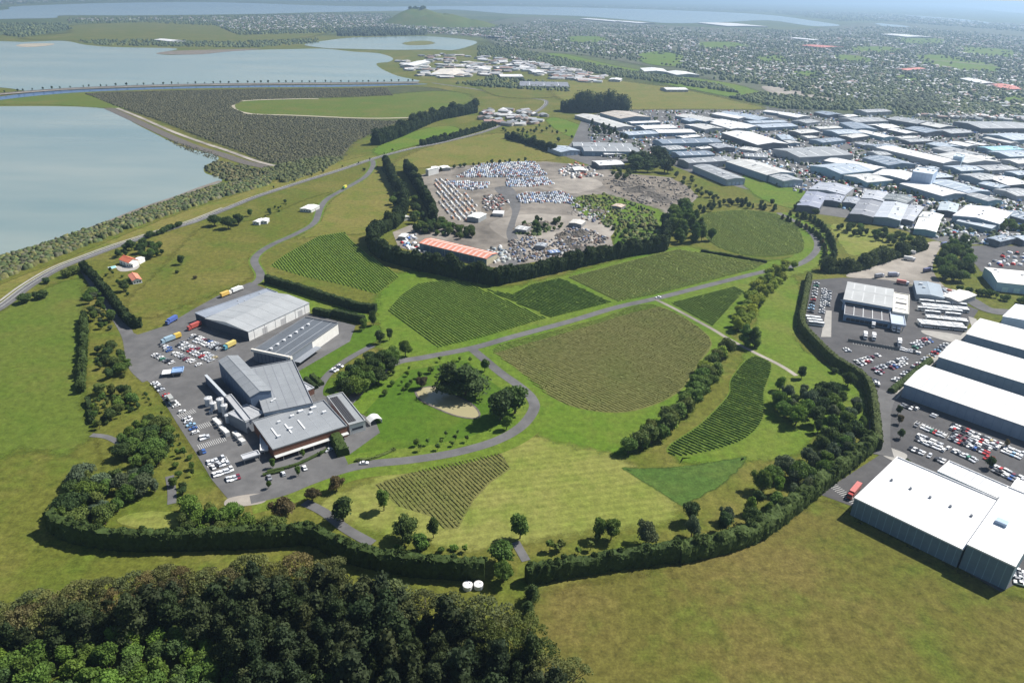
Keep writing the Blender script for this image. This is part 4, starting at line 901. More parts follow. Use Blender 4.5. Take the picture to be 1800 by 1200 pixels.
def marquee(x, y, w, d, rz, label):
    p = G(x, y); e = empty('marquee', p, rz); mb = MB(); nv = 9
    V = [(-w / 2 + w * i / 8, yy, 2.6 + 1.5 * math.sin(math.pi * i / 8)) for yy in (-d / 2, d / 2) for i in range(nv)]
    mb.add(V, [(i, i + 1, nv + i + 1, nv + i) for i in range(8)]); mb.build('canopy', M['wall'], e, (.66, .66, .65))
    for sx in (-1, 1):
        for sy in (-1, 1): MB().cyl(sx * w * .47, sy * d * .47, .07, 0, 2.7, 6).build('pole', M['metal'], e, (.6, .6, .6))
        MB().box(sx * w / 2 - .03, sx * w / 2 + .03, -d / 2, d / 2, .2, 2.6).build('side_curtain', M['wall'], e, (.75, .75, .74))
    tag(e, label, 'tent')
marquee(658, 742, 7, 6, .6, 'white marquee tent at the lawn end of the winery')
def tank(x, y, r, h, color, label, dome=.35, cat='tank'):
    e = empty('tank', G(x, y)); mb = MB().cyl(0, 0, r, 0, h, 20); mb.build('shell', M['metal'], e, color)
    MB().cyl(0, 0, r * 1.02, h, h + dome * r, 20, r * .15).build('lid', M['metal'], e, color); MB().cyl(r * .4, 0, .25, h + dome * r * .3, h + dome * r + .3, 8).build('hatch', M['metal'], e, (.3, .3, .32))
    tag(e, label, cat)
for k, (x, y, r, h) in enumerate(((368, 712, 2.2, 5), (376, 718, 1.8, 4), (390, 722, 2.0, 8), (397, 730, 1.8, 7), (402, 742, 1.6, 5))):
    tank(x, y, r, h, (.55, .56, .57), f'grey steel wine tank, {nth(k + 1)} from the courtyard wall in the tank yard')
tank(822, 1033, 2.0, 2.0, (.76, .76, .75), 'white round water tank farther from the big tree below the hedge', .3)
tank(841, 1032, 1.9, 2.0, (.76, .76, .75), 'white round water tank beside the big tree below the hedge', .3)
def bin_stack(x, y, n, d, label):
    a, b = G2((x, y)), G2(d); e = empty('pallet_bin_row', (a[0], a[1], 0), math.atan2(b[1] - a[1], b[0] - a[0])); L = float(np.linalg.norm(b - a)) / n
    for i in range(n):
        hh = 1.7 + .5 * ((i * 7) % 3); MB().box(L * i + .15, L * (i + .85), -1.2, 1.2, 0, hh).build('bin', M['wall'], e, (.52, .52, .51))
    tag(e, label, 'bins')
bin_stack(377, 738, 6, (402, 768), 'row of white tanker bins along the winery tank yard')
bin_stack(412, 762, 5, (430, 782), 'second row of white bins nearer the restaurant')
bin_stack(368, 727, 2, (375, 726), 'pair of white bins by the steel tanks')
s = Shed('carport', (302, 656), (321, 654), (317, 646), 2.8, 'small blue-roofed carport in the winery car park')
s.walls((.35, .37, .4), z0=2.2); s.roof((.22, .34, .55))
for fx in (.05, .95):
    for fy in (.1, .9): MB().box(s.L * fx - .1, s.L * fx + .1, s.D * fy - .1, s.D * fy + .1, 0, 2.3).build('post', M['metal'], s.root, (.5, .5, .5))
MB().box(-6, -.3, .5, s.D - .5, 2.4, 2.6).build('awning', M['wall'], s.root, (.75, .75, .75))

# --- villa with red roof, cottage, sheds on the estate
def house(name, A, B, C, h, roof, wall, label, rise=2.0, win=3, axis=None):
    s = wh(A, B, C, h, roof, wall, label, rise=rise, name=name, axis=axis)
    s.openings('front', win, 1.2, 1.2, 'window', GLASS, 1.0, 'glass'); s.openings('right', 1, 1.0, 2.1, 'door', (.25, .2, .16)); return s
house('villa', (209, 456), (226, 462), (232, 453), 4.2, (.62, .17, .09), (.78, .76, .72), 'white villa with orange-red hipped roof beside the pool', 2.4)
house('villa', (221, 463), (233, 464), (241, 452), 3.4, (.76, .75, .72), (.78, .77, .74), 'white flat-roofed wing of the red-roofed villa', .5)
house('cottage', (233, 494), (249, 491), (245, 480), 3.0, (.60, .22, .14), (.74, .74, .74), 'small white cottage with terracotta roof below the villa', 1.6)
sheet('villa_terrace', [(205, 468), (225, 468), (245, 466), (238, 474), (212, 477)], M['concrete'], 0.14)
e = empty('swimming_pool', G(197, 471)); q = [G2(p) - np.array(e.location[:2]) for p in ((189, 470), (203, 467), (206, 470), (193, 474))]
MB().prism([tuple(p) for p in q], .1, .22).build('pool_coping', M['trim'], e, (.6, .6, .58)); qq = [tuple(p * .85 + np.mean(q, 0) * .15) for p in q]
MB().prism(qq, .2, .26).build('pool_water', M['glass'], e, (.30, .62, .72)); tag(e, 'pale blue swimming pool on the terrace of the villa', 'pool')
house('farm_shed', (444, 390), (455, 391), (458, 385), 3.0, (.72, .72, .72), (.6, .6, .58), 'small white farm shed among trees by the coast road', .8, 2)
house('farm_shed', (457, 389), (469, 389), (471, 384), 3.0, (.66, .66, .66), (.6, .6, .58), 'long pale farm shed beside the smaller one by the coast road', .6, 2)
house('site_shed', (527, 367), (547, 369), (545, 360), 3.2, (.70, .73, .68), (.55, .56, .54), 'pale green site hut beside the estate drive', .8, 4)

# --- white sheds on the east side
def bigshed(A, B, C, h, label, n, h2=None, doors=0, rise=1.6):
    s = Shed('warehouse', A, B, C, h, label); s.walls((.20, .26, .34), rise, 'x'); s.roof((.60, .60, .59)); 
    s.skylights(n, (.46, .47, .47), .45, .04, .92, 'roof_sheet_joint')
    s.openings('front', max(6, n), .35, h - .4, 'wall_rib', (.16, .22, .30)); 
    if doors: s.openings('front', doors, 4, 4.2, 'roller_door', (.42, .48, .55))
    return s
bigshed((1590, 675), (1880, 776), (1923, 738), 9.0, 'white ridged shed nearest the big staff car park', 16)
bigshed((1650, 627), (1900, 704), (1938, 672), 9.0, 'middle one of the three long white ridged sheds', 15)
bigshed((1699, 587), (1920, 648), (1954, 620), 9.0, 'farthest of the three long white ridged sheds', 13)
s = wh((1763, 556), (1860, 582), (1885, 560), 9, (.72, .75, .80), (.5, .58, .66), 'pale blue-white building behind the three long white sheds', sky=6)
# the big shed by the paddock
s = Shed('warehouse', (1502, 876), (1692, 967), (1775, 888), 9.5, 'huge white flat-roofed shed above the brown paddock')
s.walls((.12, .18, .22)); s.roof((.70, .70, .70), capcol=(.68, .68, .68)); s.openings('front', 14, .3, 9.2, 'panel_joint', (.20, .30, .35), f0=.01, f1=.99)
for k in range(5):
    x, y = s.L * (.13 + .19 * k), s.D * .55; MB().box(x - .5, x + .5, y - .5, y + .5, s.h, s.h + 1.1).cyl(x, y, .7, s.h + 1.1, s.h + 1.4, 8, .2).build('roof_vent', M['metal'], s.ro, (.25, .27, .3))
for f in (.3, .55): MB().box(.4, s.L - .4, s.D * f - .1, s.D * f + .1, s.h + .1, s.h + .2).build('roof_seam', M['trim'], s.ro, (.66, .66, .66))
MB().box(s.L * .86 - .3, s.L * .86 + .3, .4, s.D * .99, s.h + .1, s.h + .35).build('box_gutter', M['trim'], s.ro, (.45, .46, .48))
main_s = s
s2 = Shed('warehouse', (1700, 958), (1784, 997), (1880, 900), 12.5, 'higher white end block of the huge shed beside the paddock')
s2.walls((.12, .18, .22)); s2.roof((.70, .70, .70), capcol=(.68, .68, .68)); s2.openings('front', 5, .3, 12, 'panel_joint', (.20, .30, .35))
MB().box(s2.L * .2, s2.L * .2 + 4.5, s2.D * .42, s2.D * .42 + 3.5, s2.h, s2.h + 1.8).build('plant_unit', M['metal'], s2.ro, (.30, .40, .52))
s3 = Shed('canopy', (1648, 829), (1768, 883), (1781, 860), 8.0, 'white ribbed loading canopy on the car park side of the huge shed')
s3.walls((.3, .32, .34), z0=5); s3.roof((.70, .70, .70), capcol=(.68, .68, .68)); s3.skylights(8, (.35, .36, .38), .25, .35, .95, 'roof_slot')
for k in range(6): MB().box(s3.L * (.05 + .18 * k) - .2, s3.L * (.05 + .18 * k) + .2, s3.D - .6, s3.D - .2, 0, 5.2).build('post', M['metal'], s3.root, (.4, .4, .42))
s = wh((1770, 868), (1860, 905), (1885, 880), 8, (.84, .84, .84), (.4, .42, .45), 'white roof beyond the loading canopy at the picture edge', rise=1.0, sky=4)
# --- bus depot
s = Shed('depot_building', (1483, 526), (1568, 541), (1567, 508), 9, 'bus depot office with white ribbed roof and dark glass front')
s.walls((.30, .38, .48), 1.4, 'x'); s.roof((.37, .38, .38)); s.skylights(4, (.46, .47, .47), .5); s.openings('front', 12, 3.4, 1.6, 'window', GLASS, 5.5, 'glass'); s.openings('right', 5, 3.0, 1.6, 'window', GLASS, 5.0, 'glass')
s = Shed('depot_annex', (1484, 553), (1567, 567), (1568, 543), 5, 'low blue depot front with brown roof panels'); s.walls((.17, .26, .38)); s.roof((.10, .095, .10), capcol=(.45, .47, .5))
for k in range(4): MB().box(s.L * (.2 + .2 * k) - .25, s.L * (.2 + .2 * k) + .25, .3, s.D - .3, s.h + .1, s.h + .5).build('roof_beam', M['trim'], s.ro, (.55, .56, .56))
s.openings('front', 9, 3.0, 2.6, 'window', GLASS, .6, 'glass')
s = Shed('depot_annex', (1569, 548), (1597, 553), (1592, 518), 7, 'cream stepped depot wing beside the parked buses'); s.walls((.62, .58, .50)); s.roof((.68, .65, .58))
for k in range(3): MB().box(s.L * .15, s.L * .85, s.D * (.2 + .26 * k), s.D * (.2 + .26 * k) + 2, s.h + .1, s.h + .7).build('roof_monitor', M['trim'], s.ro, (.12, .12, .13) if k == 1 else (.75, .74, .70))
s = Shed('depot_canopy', (1567, 569), (1592, 573), (1592, 554), 5.5, 'blue-grey fuel canopy at the depot corner'); s.walls((.4, .45, .52), z0=4.6); s.roof((.42, .48, .58), capcol=(.4, .45, .52))
for fx in (.1, .9):
    for fy in (.1, .9): MB().box(s.L * fx - .25, s.L * fx + .25, s.D * fy - .25, s.D * fy + .25, 0, 4.7).build('post', M['metal'], s.root, (.5, .5, .5))
wh((1612, 517), (1660, 524), (1650, 500), 5, (.26, .31, .36), (.25, .3, .35), 'dark blue-grey canopy shed above the parked buses', sky=0, vents=2)
wh((1655, 520), (1685, 530), (1668, 503), 5, (.62, .60, .56), (.4, .4, .4), 'cream ribbed open shed above the parked buses', sky=3)
# --- scrapyard
s = Shed('workshop', (737, 427), (855, 455), (868, 444), 6.5, 'long workshop with faded orange-pink roof in the scrapyard')
s.walls((.16, .24, .32), 1.6, 'x'); s.roof((.60, .25, .17)); s.skylights(13, (.66, .46, .42), 1.0, .0, .98, 'faded_roof_sheet'); s.openings('front', 9, 6.5, 4.6, 'roller_door', (.09, .14, .21)); s.openings('front', 4, .5, 6.0, 'downpipe', (.5, .5, .5))
MB().box(s.L - .02, s.L + .06, .3, s.D - .3, .2, 6.0).build('end_panel', M['wall'], s.root, (.46, .42, .30))
s.openings('left', 1, 3, 3, 'roller_door', (.4, .2, .15))
wh((821, 381), (841, 384), (847, 375), 5, (.72, .74, .72), (.3, .32, .33), 'small white-roofed hut in the middle of the scrapyard')
wh((866, 375), (884, 376), (885, 371), 3.5, (.70, .70, .70), (.4, .4, .4), 'white portable office beside the scrapyard lane')
wh((748, 298), (753, 299), (753, 291), 8, (.6, .62, .6), (.6, .6, .58), 'narrow tall pale block behind the scrapyard hedge')
wh((758, 297), (772, 297), (772, 293), 4, (.74, .74, .72), (.25, .12, .1), 'low white-roofed hut behind the scrapyard, nearer the hedge')
wh((778, 296), (792, 295), (791, 291), 4, (.74, .74, .72), (.3, .3, .3), 'low white-roofed hut behind the scrapyard, nearer the wrecks')
wh((710, 383), (720, 381), (719, 376), 3.5, (.5, .5, .48), (.55, .55, .5), 'small cottage hidden between the two scrapyard hedges')

for k, (A, B, C, h, rc, lab) in enumerate((((905, 402), (925, 405), (930, 399), 4, (.42, .43, .43), 'grey open shed on the earth bank in the scrapyard'), ((1000, 392), (1022, 395), (1027, 388), 4, (.5, .48, .44), 'pale tin shed among the scrap heaps'), ((940, 432), (958, 434), (962, 428), 4, (.18, .20, .23), 'dark container stack by the scrapyard lane'), ((968, 445), (985, 443), (984, 438), 3.5, (.15, .22, .38), 'blue container near the lower scrapyard hedge'), ((1010, 300), (1030, 300), (1026, 294), 4, (.62, .62, .6), 'white tin roof by the back of the scrapyard'), ((1075, 362), (1092, 365), (1095, 360), 3.5, (.4, .3, .22), 'rusty shed on the waste ground edge'), ((700, 416), (712, 417), (714, 411), 3.5, (.6, .6, .6), 'white hut at the hedge end of the workshop'))):
    wh(A, B, C, h, rc, (.25, .25, .25), lab, sky=2, doors=1, seed=k, name='tin_shed')
# --- factory estate: rows of sheds, counted from the vineyard outwards
IND = [
 ((1083, 225), (1115, 223), (1062, 200), 6, OFFW, WALLG), ((1091, 209), (1144, 206), (1106, 196), 8, TAN, WALLB), ((1110, 217), (1161, 215), (1158, 212), 5, WHITE, WALLB), ((1133, 227), (1191, 225), (1183, 219), 7, WHITE, WALLB),
 ((1106, 238), (1158, 235), (1150, 229), 6, LBLUE, WALLB), ((1158, 234), (1223, 233), (1216, 227), 6, WHITE, WALLB), ((1008, 257), (1113, 259), (1107, 252), 7, LGREY, WALLG), ((1027, 266), (1125, 267), (1118, 259), 7, LGREY, WALLB),
 ((986, 268), (1020, 265), (1004, 256), 6, LBLUE, LBLUE), ((1054, 291), (1098, 289), (1091, 281), 6, WHITE, DGREY), ((1063, 271.5), (1099, 270.5), (1098, 267.5), 4, WHITE, WALLG), ((1165, 253), (1270, 250), (1240, 243), 7, BLUE, WALLB),
 ((1177, 264), (1208, 262), (1199, 255), 7, LGREY, TEAL), ((1232, 262), (1252, 260), (1247, 257), 5, WHITE, WALLG), ((1263, 261), (1293, 260), (1272, 253), 7, MGREY, DGREY), ((1195, 274), (1257, 272), (1244, 265), 7, BLUE, WALLB),
 ((1211, 287), (1292, 282), (1286, 274), 8, LGREY, WALLG), ((1201, 243), (1232, 240), (1227, 236), 5, WHITE, WALLB), ((1213, 214), (1238, 213), (1230, 208), 6, LBLUE, WALLB), ((1240, 214), (1268, 211), (1245, 198), 6, OFFW, WALLB),
 ((1217, 223), (1245, 221), (1240, 217), 5, WHITE, WALLB), ((1240, 228), (1272, 226), (1250, 219), 7, OFFW, WALLG), ((1285, 227), (1308, 226), (1280, 215), 6, WHITE, WALLG), ((1312, 226), (1340, 223), (1300, 208), 6, WHITE, WALLB),
 ((1298, 209), (1317, 207), (1285, 197), 6, WHITE, WALLG), ((1310, 204), (1322, 202), (1298, 193), 5, LBLUE, WALLB), ((1333, 212), (1360, 209), (1320, 196), 6, LBLUE, WALLB), ((1332, 255), (1386, 253), (1318, 232), 9, WHITE, DGREY),
 ((1340, 225), (1403, 222), (1390, 216), 6, LBLUE, WALLB), ((1320, 217), (1385, 215), (1372, 211), 5, LBLUE, WALLB), ((1387, 202), (1397, 200), (1368, 191), 5, WHITE, WALLB), ((1402, 207), (1425, 205), (1412, 197), 6, WHITE, WALLG),
 ((1418, 217), (1442, 214), (1428, 208), 6, LGREY, WALLG), ((1408, 235), (1441, 232), (1434, 226), 7, OFFW, DGREY), ((1375, 246), (1399, 247), (1376, 237), 6, LBLUE, WALLB), ((1388, 252), (1407, 252), (1392, 245), 5, OFFW, WALLB),
 ((1406, 277), (1500, 272), (1482, 256), 9, LGREY, WALLG), ((1446, 251), (1487, 247), (1474, 241), 6, BLUE, WALLB), ((1441, 227), (1481, 225), (1475, 221), 5, OFFW, WALLG), ((1456, 203), (1484, 202), (1473, 196), 6, BLUE, DGREY),
 ((1524, 198), (1568, 196), (1560, 191), 7, LGREY, WALLG), ((1490, 206), (1509, 204), (1505, 200), 5, WHITE, WALLG), ((1505, 215), (1562, 213), (1532, 206), 6, LGREY, WALLG), ((1502, 227), (1543, 228), (1525, 217), 7, BLUE, WALLB),
 ((1554, 226), (1583, 224), (1562, 217), 6, WHITE, DGREY), ((1593, 235), (1614, 234), (1591, 226), 7, WHITE, DGREY), ((1554, 242), (1573, 241), (1536, 229), 6, WHITE, TEAL), ((1474, 236), (1517, 234), (1498, 227), 7, LBLUE, WALLB),
 ((1498, 243), (1528, 239), (1512, 234), 7, OFFW, DGREY), ((1612, 218), (1640, 215), (1600, 205), 8, LGREY, DGREY), ((1652, 225), (1680, 223), (1642, 214), 7, OFFW, DGREY), ((1628, 234), (1665, 232), (1640, 223), 7, BLUE, DGREY),
 ((1672, 235), (1712, 233), (1690, 226), 7, LGREY, DGREY), ((1584, 244), (1616, 242), (1613, 238), 5, OFFW, WALLG), ((1548, 262), (1584, 260), (1577, 252), 6, BLUE, WALLG), ((1658, 287), (1690, 284), (1612, 254), 9, WHITE, WALLG),
 ((1535, 300), (1558, 295), (1492, 274), 9, WHITE, WALLB), ((1478, 306), (1536, 300), (1492, 285), 9, LBLUE, TEAL), ((1525, 321), (1570, 317), (1524, 305), 7, OFFW, TEAL), ((1595, 317), (1614, 307), (1560, 294), 9, WHITE, WALLB),
 ((1562, 291), (1610, 289), (1568, 275), 6, BLUE, WALLB), ((1657, 345), (1700, 341), (1642, 318), 8, WHITE, WALLB), ((1702, 340), (1742, 337), (1694, 315), 8, LBLUE, WALLB), ((1737, 354), (1762, 352), (1734, 339), 7, LGREY, TEAL),
 ((1738, 300), (1792, 298), (1752, 290), 6, LGREY, WALLG), ((1725, 317), (1762, 314), (1736, 303), 7, LGREY, WALLB), ((1772, 326), (1822, 327), (1818, 313), 7, WHITE, DGREY), ((1757, 331), (1776, 328), (1750, 318), 6, LBLUE, WALLB),
 ((1690, 301), (1730, 299), (1700, 290), 6, LBLUE, WALLB), ((1700, 287), (1760, 285), (1705, 270), 7, OFFW, WALLG), ((1645, 313), (1676, 311), (1655, 303), 6, LBLUE, DGREY), ((1740, 279), (1750, 277), (1726, 271), 5, WHITE, WALLG),
 ((1694, 274), (1730, 272), (1690, 258), 6, LGREY, WALLG), ((1662, 260), (1690, 258), (1668, 250), 5, LBLUE, WALLB), ((1700, 258), (1720, 256), (1690, 249), 5, WHITE, WALLG), ((1745, 265), (1800, 263), (1785, 256), 6, (.25, .48, .58), WALLB),
 ((1770, 245), (1774, 244), (1740, 234), 5, OFFW, WALLG), ((1776, 252), (1792, 251), (1750, 241), 5, OFFW, WALLG), ((1782, 247), (1830, 244), (1790, 233), 8, LBLUE, WALLB), ((1725, 226), (1830, 226), (1800, 214), 8, LGREY, DGREY), ((1728, 256), (1740, 255), (1715, 248), 4, WHITE, WALLG),
 ((1775, 276), (1830, 274), (1800, 264), 6, LBLUE, WALLB), ((1790, 288), (1830, 286), (1810, 278), 6, OFFW, WALLG), ((1788, 345), (1830, 343), (1805, 330), 6, LGREY, WALLG), ((1790, 308), (1830, 306), (1800, 300), 6, LBLUE, WALLB),
 ((1485, 343), (1502, 330), (1444, 318), 7, (.33, .35, .40), WALLG), ((1440, 366), (1455, 341), (1420, 334), 7, (.24, .26, .33), DGREY), ((1478, 356), (1486, 344), (1456, 340), 6, (.25, .27, .33), DGREY), ((1506, 359), (1513, 349), (1490, 345), 6, (.25, .27, .31), DGREY),
 ((1553, 354), (1561, 339), (1522, 336), 7, (.36, .38, .42), WALLG), ((1593, 358), (1608, 348), (1564, 339), 7, (.15, .17, .18), DGREY), ((1535, 382), (1551, 356), (1512, 351), 8, (.21, .22, .25), DGREY), ((1583, 388), (1597, 360), (1553, 355), 8, (.42, .45, .50), WALLB),
 ((1605, 389), (1624, 364), (1600, 360), 7, (.36, .38, .42), DGREY), ((1646, 408), (1653, 388), (1616, 382), 6, (.76, .75, .72), TEAL), ((1652, 387), (1659, 378), (1621, 374), 6, (.60, .61, .60), WALLG), ((1681, 374), (1686, 359), (1654, 356), 6, (.36, .42, .46), DGREY),
 ((1757, 394), (1779, 374), (1698, 362), 9, (.62, .63, .66), WALLB), ((1743, 402), (1757, 396), (1690, 385), 6, (.40, .45, .50), WALLB), ((1758, 425), (1785, 419), (1769, 411), 6, BLUE, DGREY), ((1800, 423), (1830, 421), (1815, 413), 6, LBLUE, DGREY),
 ((1806, 388), (1840, 384), (1815, 368), 6, BLUE, DGREY), ((1754, 496), (1850, 506), (1850, 482), 8, (.72, .70, .66), (.40, .55, .66)), ((1278, 316), (1310, 314), (1263, 289), 8, LGREY, LBLUE), ((1348, 308), (1396, 304), (1334, 280), 9, OFFW, WALLB), ((1378, 319), (1412, 317), (1396, 306), 8, LGREY, LBLUE),
 ((1420, 243), (1438, 242), (1432, 238), 5, OFFW, WALLG), ((1545, 273), (1580, 272), (1572, 265), 5, LGREY, WALLG), ((1520, 256), (1538, 255), (1532, 250), 5, MGREY, WALLG), ((1600, 250), (1640, 248), (1625, 243), 5, LGREY, DGREY), ((1640, 298), (1652, 296), (1640, 291), 6, LBLUE, WALLB),
 ((1300, 262), (1330, 266), (1328, 260), 5, OFFW, WALLG), ((1310, 275), (1350, 277), (1345, 271), 5, LGREY, WALLG),
]
def shade_word(c):
    l = sum(c) / 3
    if c[2] > c[0] * 1.9: return 'turquoise'
    if c[2] > c[0] * 1.18: return 'blue-grey' if l < .5 else 'pale blue'
    return 'white' if l > .58 else 'off-white' if l > .45 else 'light grey' if l > .27 else 'tan' if c[0] > c[2] * 1.2 else 'mid grey' if l > .24 else 'dark grey' if l > .16 else 'charcoal'
def rowid(y):
    for i, t in enumerate((420, 372, 345, 322, 295, 270, 252, 236, 222, 208)):
        if y > t: return i
    return 10
byrow = {}
for b in IND: byrow.setdefault(rowid((b[0][1] + b[1][1] + b[2][1]) / 3), []).append(b)
seed = 0
for r, lst in byrow.items():
    lst.sort(key=lambda b: b[1][0])
    for i, (A, B, C, h, rc, wc) in enumerate(lst):
        seed += 1; big = (B[0] - A[0]) > 30
        wh(A, B, C, h, rc, wc, f'{shade_word(rc)} roofed factory shed, {nth(i + 1)} from the scrapyard side, row {nth(r + 1)} from the vineyards', sky=(4 if big else 2), doors=(4 if big else 2), seed=seed, vents=2 + seed % 3, name='factory_shed')
# tall block in the estate
s = Shed('cold_store', (1604, 302), (1640, 307), (1650, 299), 22, 'tall windowless blue cold store tower among the white factory roofs'); s.walls((.42, .52, .66)); s.roof((.55, .62, .70)); s.units(3, 5); s.openings('front', 5, .4, 21, 'panel_joint', (.36, .46, .60))
s = Shed('cold_store', (1676, 275), (1692, 277), (1697, 273), 15, 'smaller blue tower block beyond the cold store'); s.walls((.40, .52, .62)); s.roof((.5, .6, .68)); s.units(2, 6); s.openings('front', 4, .4, 14, 'panel_joint', (.34, .46, .56))

# ------------------------------------------------------------------ vehicles
def car_meshes():
    out = []
    for style in range(3):
        L, Wd = ((4.5, 1.8), (4.1, 1.75), (4.9, 1.9))[style]
        prof = [[(-.5, .28), (-.5, .62), (-.46, .86), (-.30, .92), (.18, .92), (.42, .80), (.5, .62), (.5, .28)],
                [(-.5, .28), (-.5, .80), (-.47, .95), (-.30, .97), (.20, .95), (.44, .78), (.5, .6), (.5, .28)],
                [(-.5, .32), (-.5, .95), (-.20, .97), (-.18, 1.02), (.22, 1.02), (.46, .90), (.5, .7), (.5, .32)]][style]
        mb = MB(); n = len(prof)
        V = [(x * L, -Wd / 2, z) for x, z in prof] + [(x * L, Wd / 2, z) for x, z in prof]
        mb.add(V, [tuple(range(n - 1, -1, -1)), tuple(range(n, 2 * n))] + [(i, (i + 1) % n, n + (i + 1) % n, n + i) for i in range(n)])
        x0, x1, t0, t1, zt = ((-.34, .22, -.22, .06, 1.42), (-.48, .24, -.42, .06, 1.50), (-.18, .25, -.16, .10, 1.72))[style]
        zb = .93 if style < 2 else 1.0
        mb.box(t0 * L, t1 * L, -Wd * .38, Wd * .38, zt - .06, zt)          # roof panel
        body = mb.mesh('body', M['paint'])
        wv = Wd * .46; wt = Wd * .375
        g = MB(); g.add([(x0 * L, -wv, zb), (x1 * L, -wv, zb), (x1 * L, wv, zb), (x0 * L, wv, zb), (t0 * L - .05, -wt, zt - .05), (t1 * L + .05, -wt, zt - .05), (t1 * L + .05, wt, zt - .05), (t0 * L - .05, wt, zt - .05)],
              [(0, 1, 5, 4), (1, 2, 6, 5), (2, 3, 7, 6), (3, 0, 4, 7), (4, 5, 6, 7)])
        glass = g.mesh('window', M['glass'])
        if style == 2:
            mb2 = MB().box(-.48 * L, -.2 * L, -Wd * .42, Wd * .42, .975, 1.06); 
        out.append((body, glass, L, Wd))
    return out
CARS = car_meshes()
def wheel_mesh(r, w):
    n = 10; V = [(r * math.cos(2 * math.pi * i / n), y, r + r * math.sin(2 * math.pi * i / n)) for y in (-w / 2, w / 2) for i in range(n)]
    return mesh_py('wheel', V, [tuple(range(n - 1, -1, -1)), tuple(range(n, 2 * n))] + [(i, (i + 1) % n, n + (i + 1) % n, n + i) for i in range(n)], M['rubber'])
WHEEL = wheel_mesh(.32, .22); BIGWHEEL = wheel_mesh(.5, .3); BLACK = (.02, .02, .022)
CARCOL = [('white', (.80, .80, .80)), ('white', (.78, .78, .76)), ('silver', (.55, .57, .60)), ('silver', (.50, .52, .55)), ('grey', (.22, .23, .25)), ('black', (.03, .03, .035)), ('red', (.42, .03, .03)), ('blue', (.05, .12, .35)), ('light blue', (.28, .45, .62)), ('maroon', (.18, .03, .05)), ('green', (.06, .22, .14)), ('gold', (.45, .38, .22))]
_cw = [9, 7, 8, 6, 5, 5, 1.6, 1.5, .8, .7, .3, .3]
_cr = random.Random(77); NCAR = [0]
def car(p, rz, wheels=False, color=None, style=None):
    cn, cc = color or _cr.choices(CARCOL, _cw)[0]
    b, g, L, Wd = CARS[_cr.choices((0, 1, 2), (5, 4, 2))[0] if style is None else style]
    e = empty('parked_car', (p[0], p[1], .14), rz + (math.pi if _cr.random() < .4 else 0)); link('body', b, e, cc); link('window', g, e, GLASS)
    if wheels:
        for sx in (-.3, .3):
            for sy in (-.5, .5):
                w = link('wheel', WHEEL, e, BLACK); w.location = (sx * L, sy * Wd * .92, 0)
    NCAR[0] += 1; return e, cn
def carrow(a, b, n, start, place, wheels=False, skip=0.08, colors=None, turn=90, group=None):
    """n bays between pixels a and b, each car square to the row"""
    A, B = G2(a), G2(b); rz = math.atan2(B[1] - A[1], B[0] - A[0]) + math.radians(turn); k = 0
    for i in range(n):
        if _cr.random() < skip: continue
        p = A + (B - A) * (i + .5) / n; p = p + np.array((_cr.uniform(-.15, .15), _cr.uniform(-.3, .3)))
        e, cn = car(p, rz + _cr.uniform(-.04, .04), wheels, colors and _cr.choice(colors)); k += 1
        tag(e, f'{cn} car, {nth(k)} from {start}, {place.replace("in the ", "")}', 'car', 'cars ' + place)
WP = 'of the winery car park'
carrow((338, 590), (392, 611), 11, 'the blue truck', 'in the top line ' + WP, True, .03)
carrow((333, 595), (386, 615), 11, 'the blue truck', 'in the second line ' + WP, True, .03)
carrow((318, 602), (380, 631), 12, 'the blue truck', 'in the third line ' + WP, True, .03)
carrow((312, 607), (374, 636), 12, 'the blue truck', 'in the fourth line ' + WP, True, .03)
carrow((290, 614), (352, 643), 12, 'the service lane', 'in the fifth line ' + WP, True, .15)
carrow((270, 624), (304, 640), 7, 'the service lane', 'in the sixth line ' + WP, True, .1)
carrow((271, 673), (312, 716), 14, 'the blue carport', 'along the verge west of the winery', True, .1)
carrow((349, 797), (362, 793), 2, 'the verge', 'in the pair below the white bins', True, 0)
carrow((364, 815), (396, 805), 5, 'the verge', 'in the upper line by the entrance', True, 0)
carrow((372, 823), (402, 813), 5, 'the verge', 'in the second line by the entrance', True, .1)
carrow((375, 836), (410, 825), 6, 'the verge', 'in the third line by the entrance', True, 0)
carrow((398, 845), (422, 838), 4, 'the verge', 'in the last line by the entrance', True, 0)
carrow((352, 772), (368, 768), 3, 'the verge', 'in the threesome mid yard', True, 0)
carrow((322, 740), (338, 734), 2, 'the verge', 'by the upper yard markings', True, 0)
carrow((583, 655), (600, 643), 4, 'the annex', 'along the curving drive behind the grove', True, 0)
carrow((284, 607), (300, 614), 3, 'the service lane', 'in the short line above the fifth row', True, 0)
carrow((318, 722), (346, 764), 7, 'the blue carport', 'along the kerb below the grey lorry', True, .2)
carrow((470, 842), (540, 822), 9, 'the verge', 'in the visitor car park', True, .55)
DP = 'at the bus depot'
carrow((1436, 497), (1424, 552), 11, 'the container yard', 'beside the tall hedge ' + DP, False, .05)
carrow((1449, 508), (1444, 553), 11, 'the container yard', 'in the middle column ' + DP, False, 0, [CARCOL[0], CARCOL[1], CARCOL[2]])
carrow((1458, 512), (1453, 540), 7, 'the container yard', 'in the inner column ' + DP, False, .1)
carrow((1502, 637), (1545, 625), 8, 'the hedge', 'in the first line below the depot fence', False)
carrow((1508, 642), (1532, 634), 4, 'the hedge', 'in the second line below the depot fence', False)
carrow((1534, 652), (1592, 630), 11, 'the hedge', 'in the third line below the depot fence', False)
carrow((1541, 658), (1598, 636), 10, 'the hedge', 'in the fourth line below the depot fence', False)
carrow((1570, 672), (1640, 624), 15, 'the street corner', 'beside the low hedge by the white sheds', False)
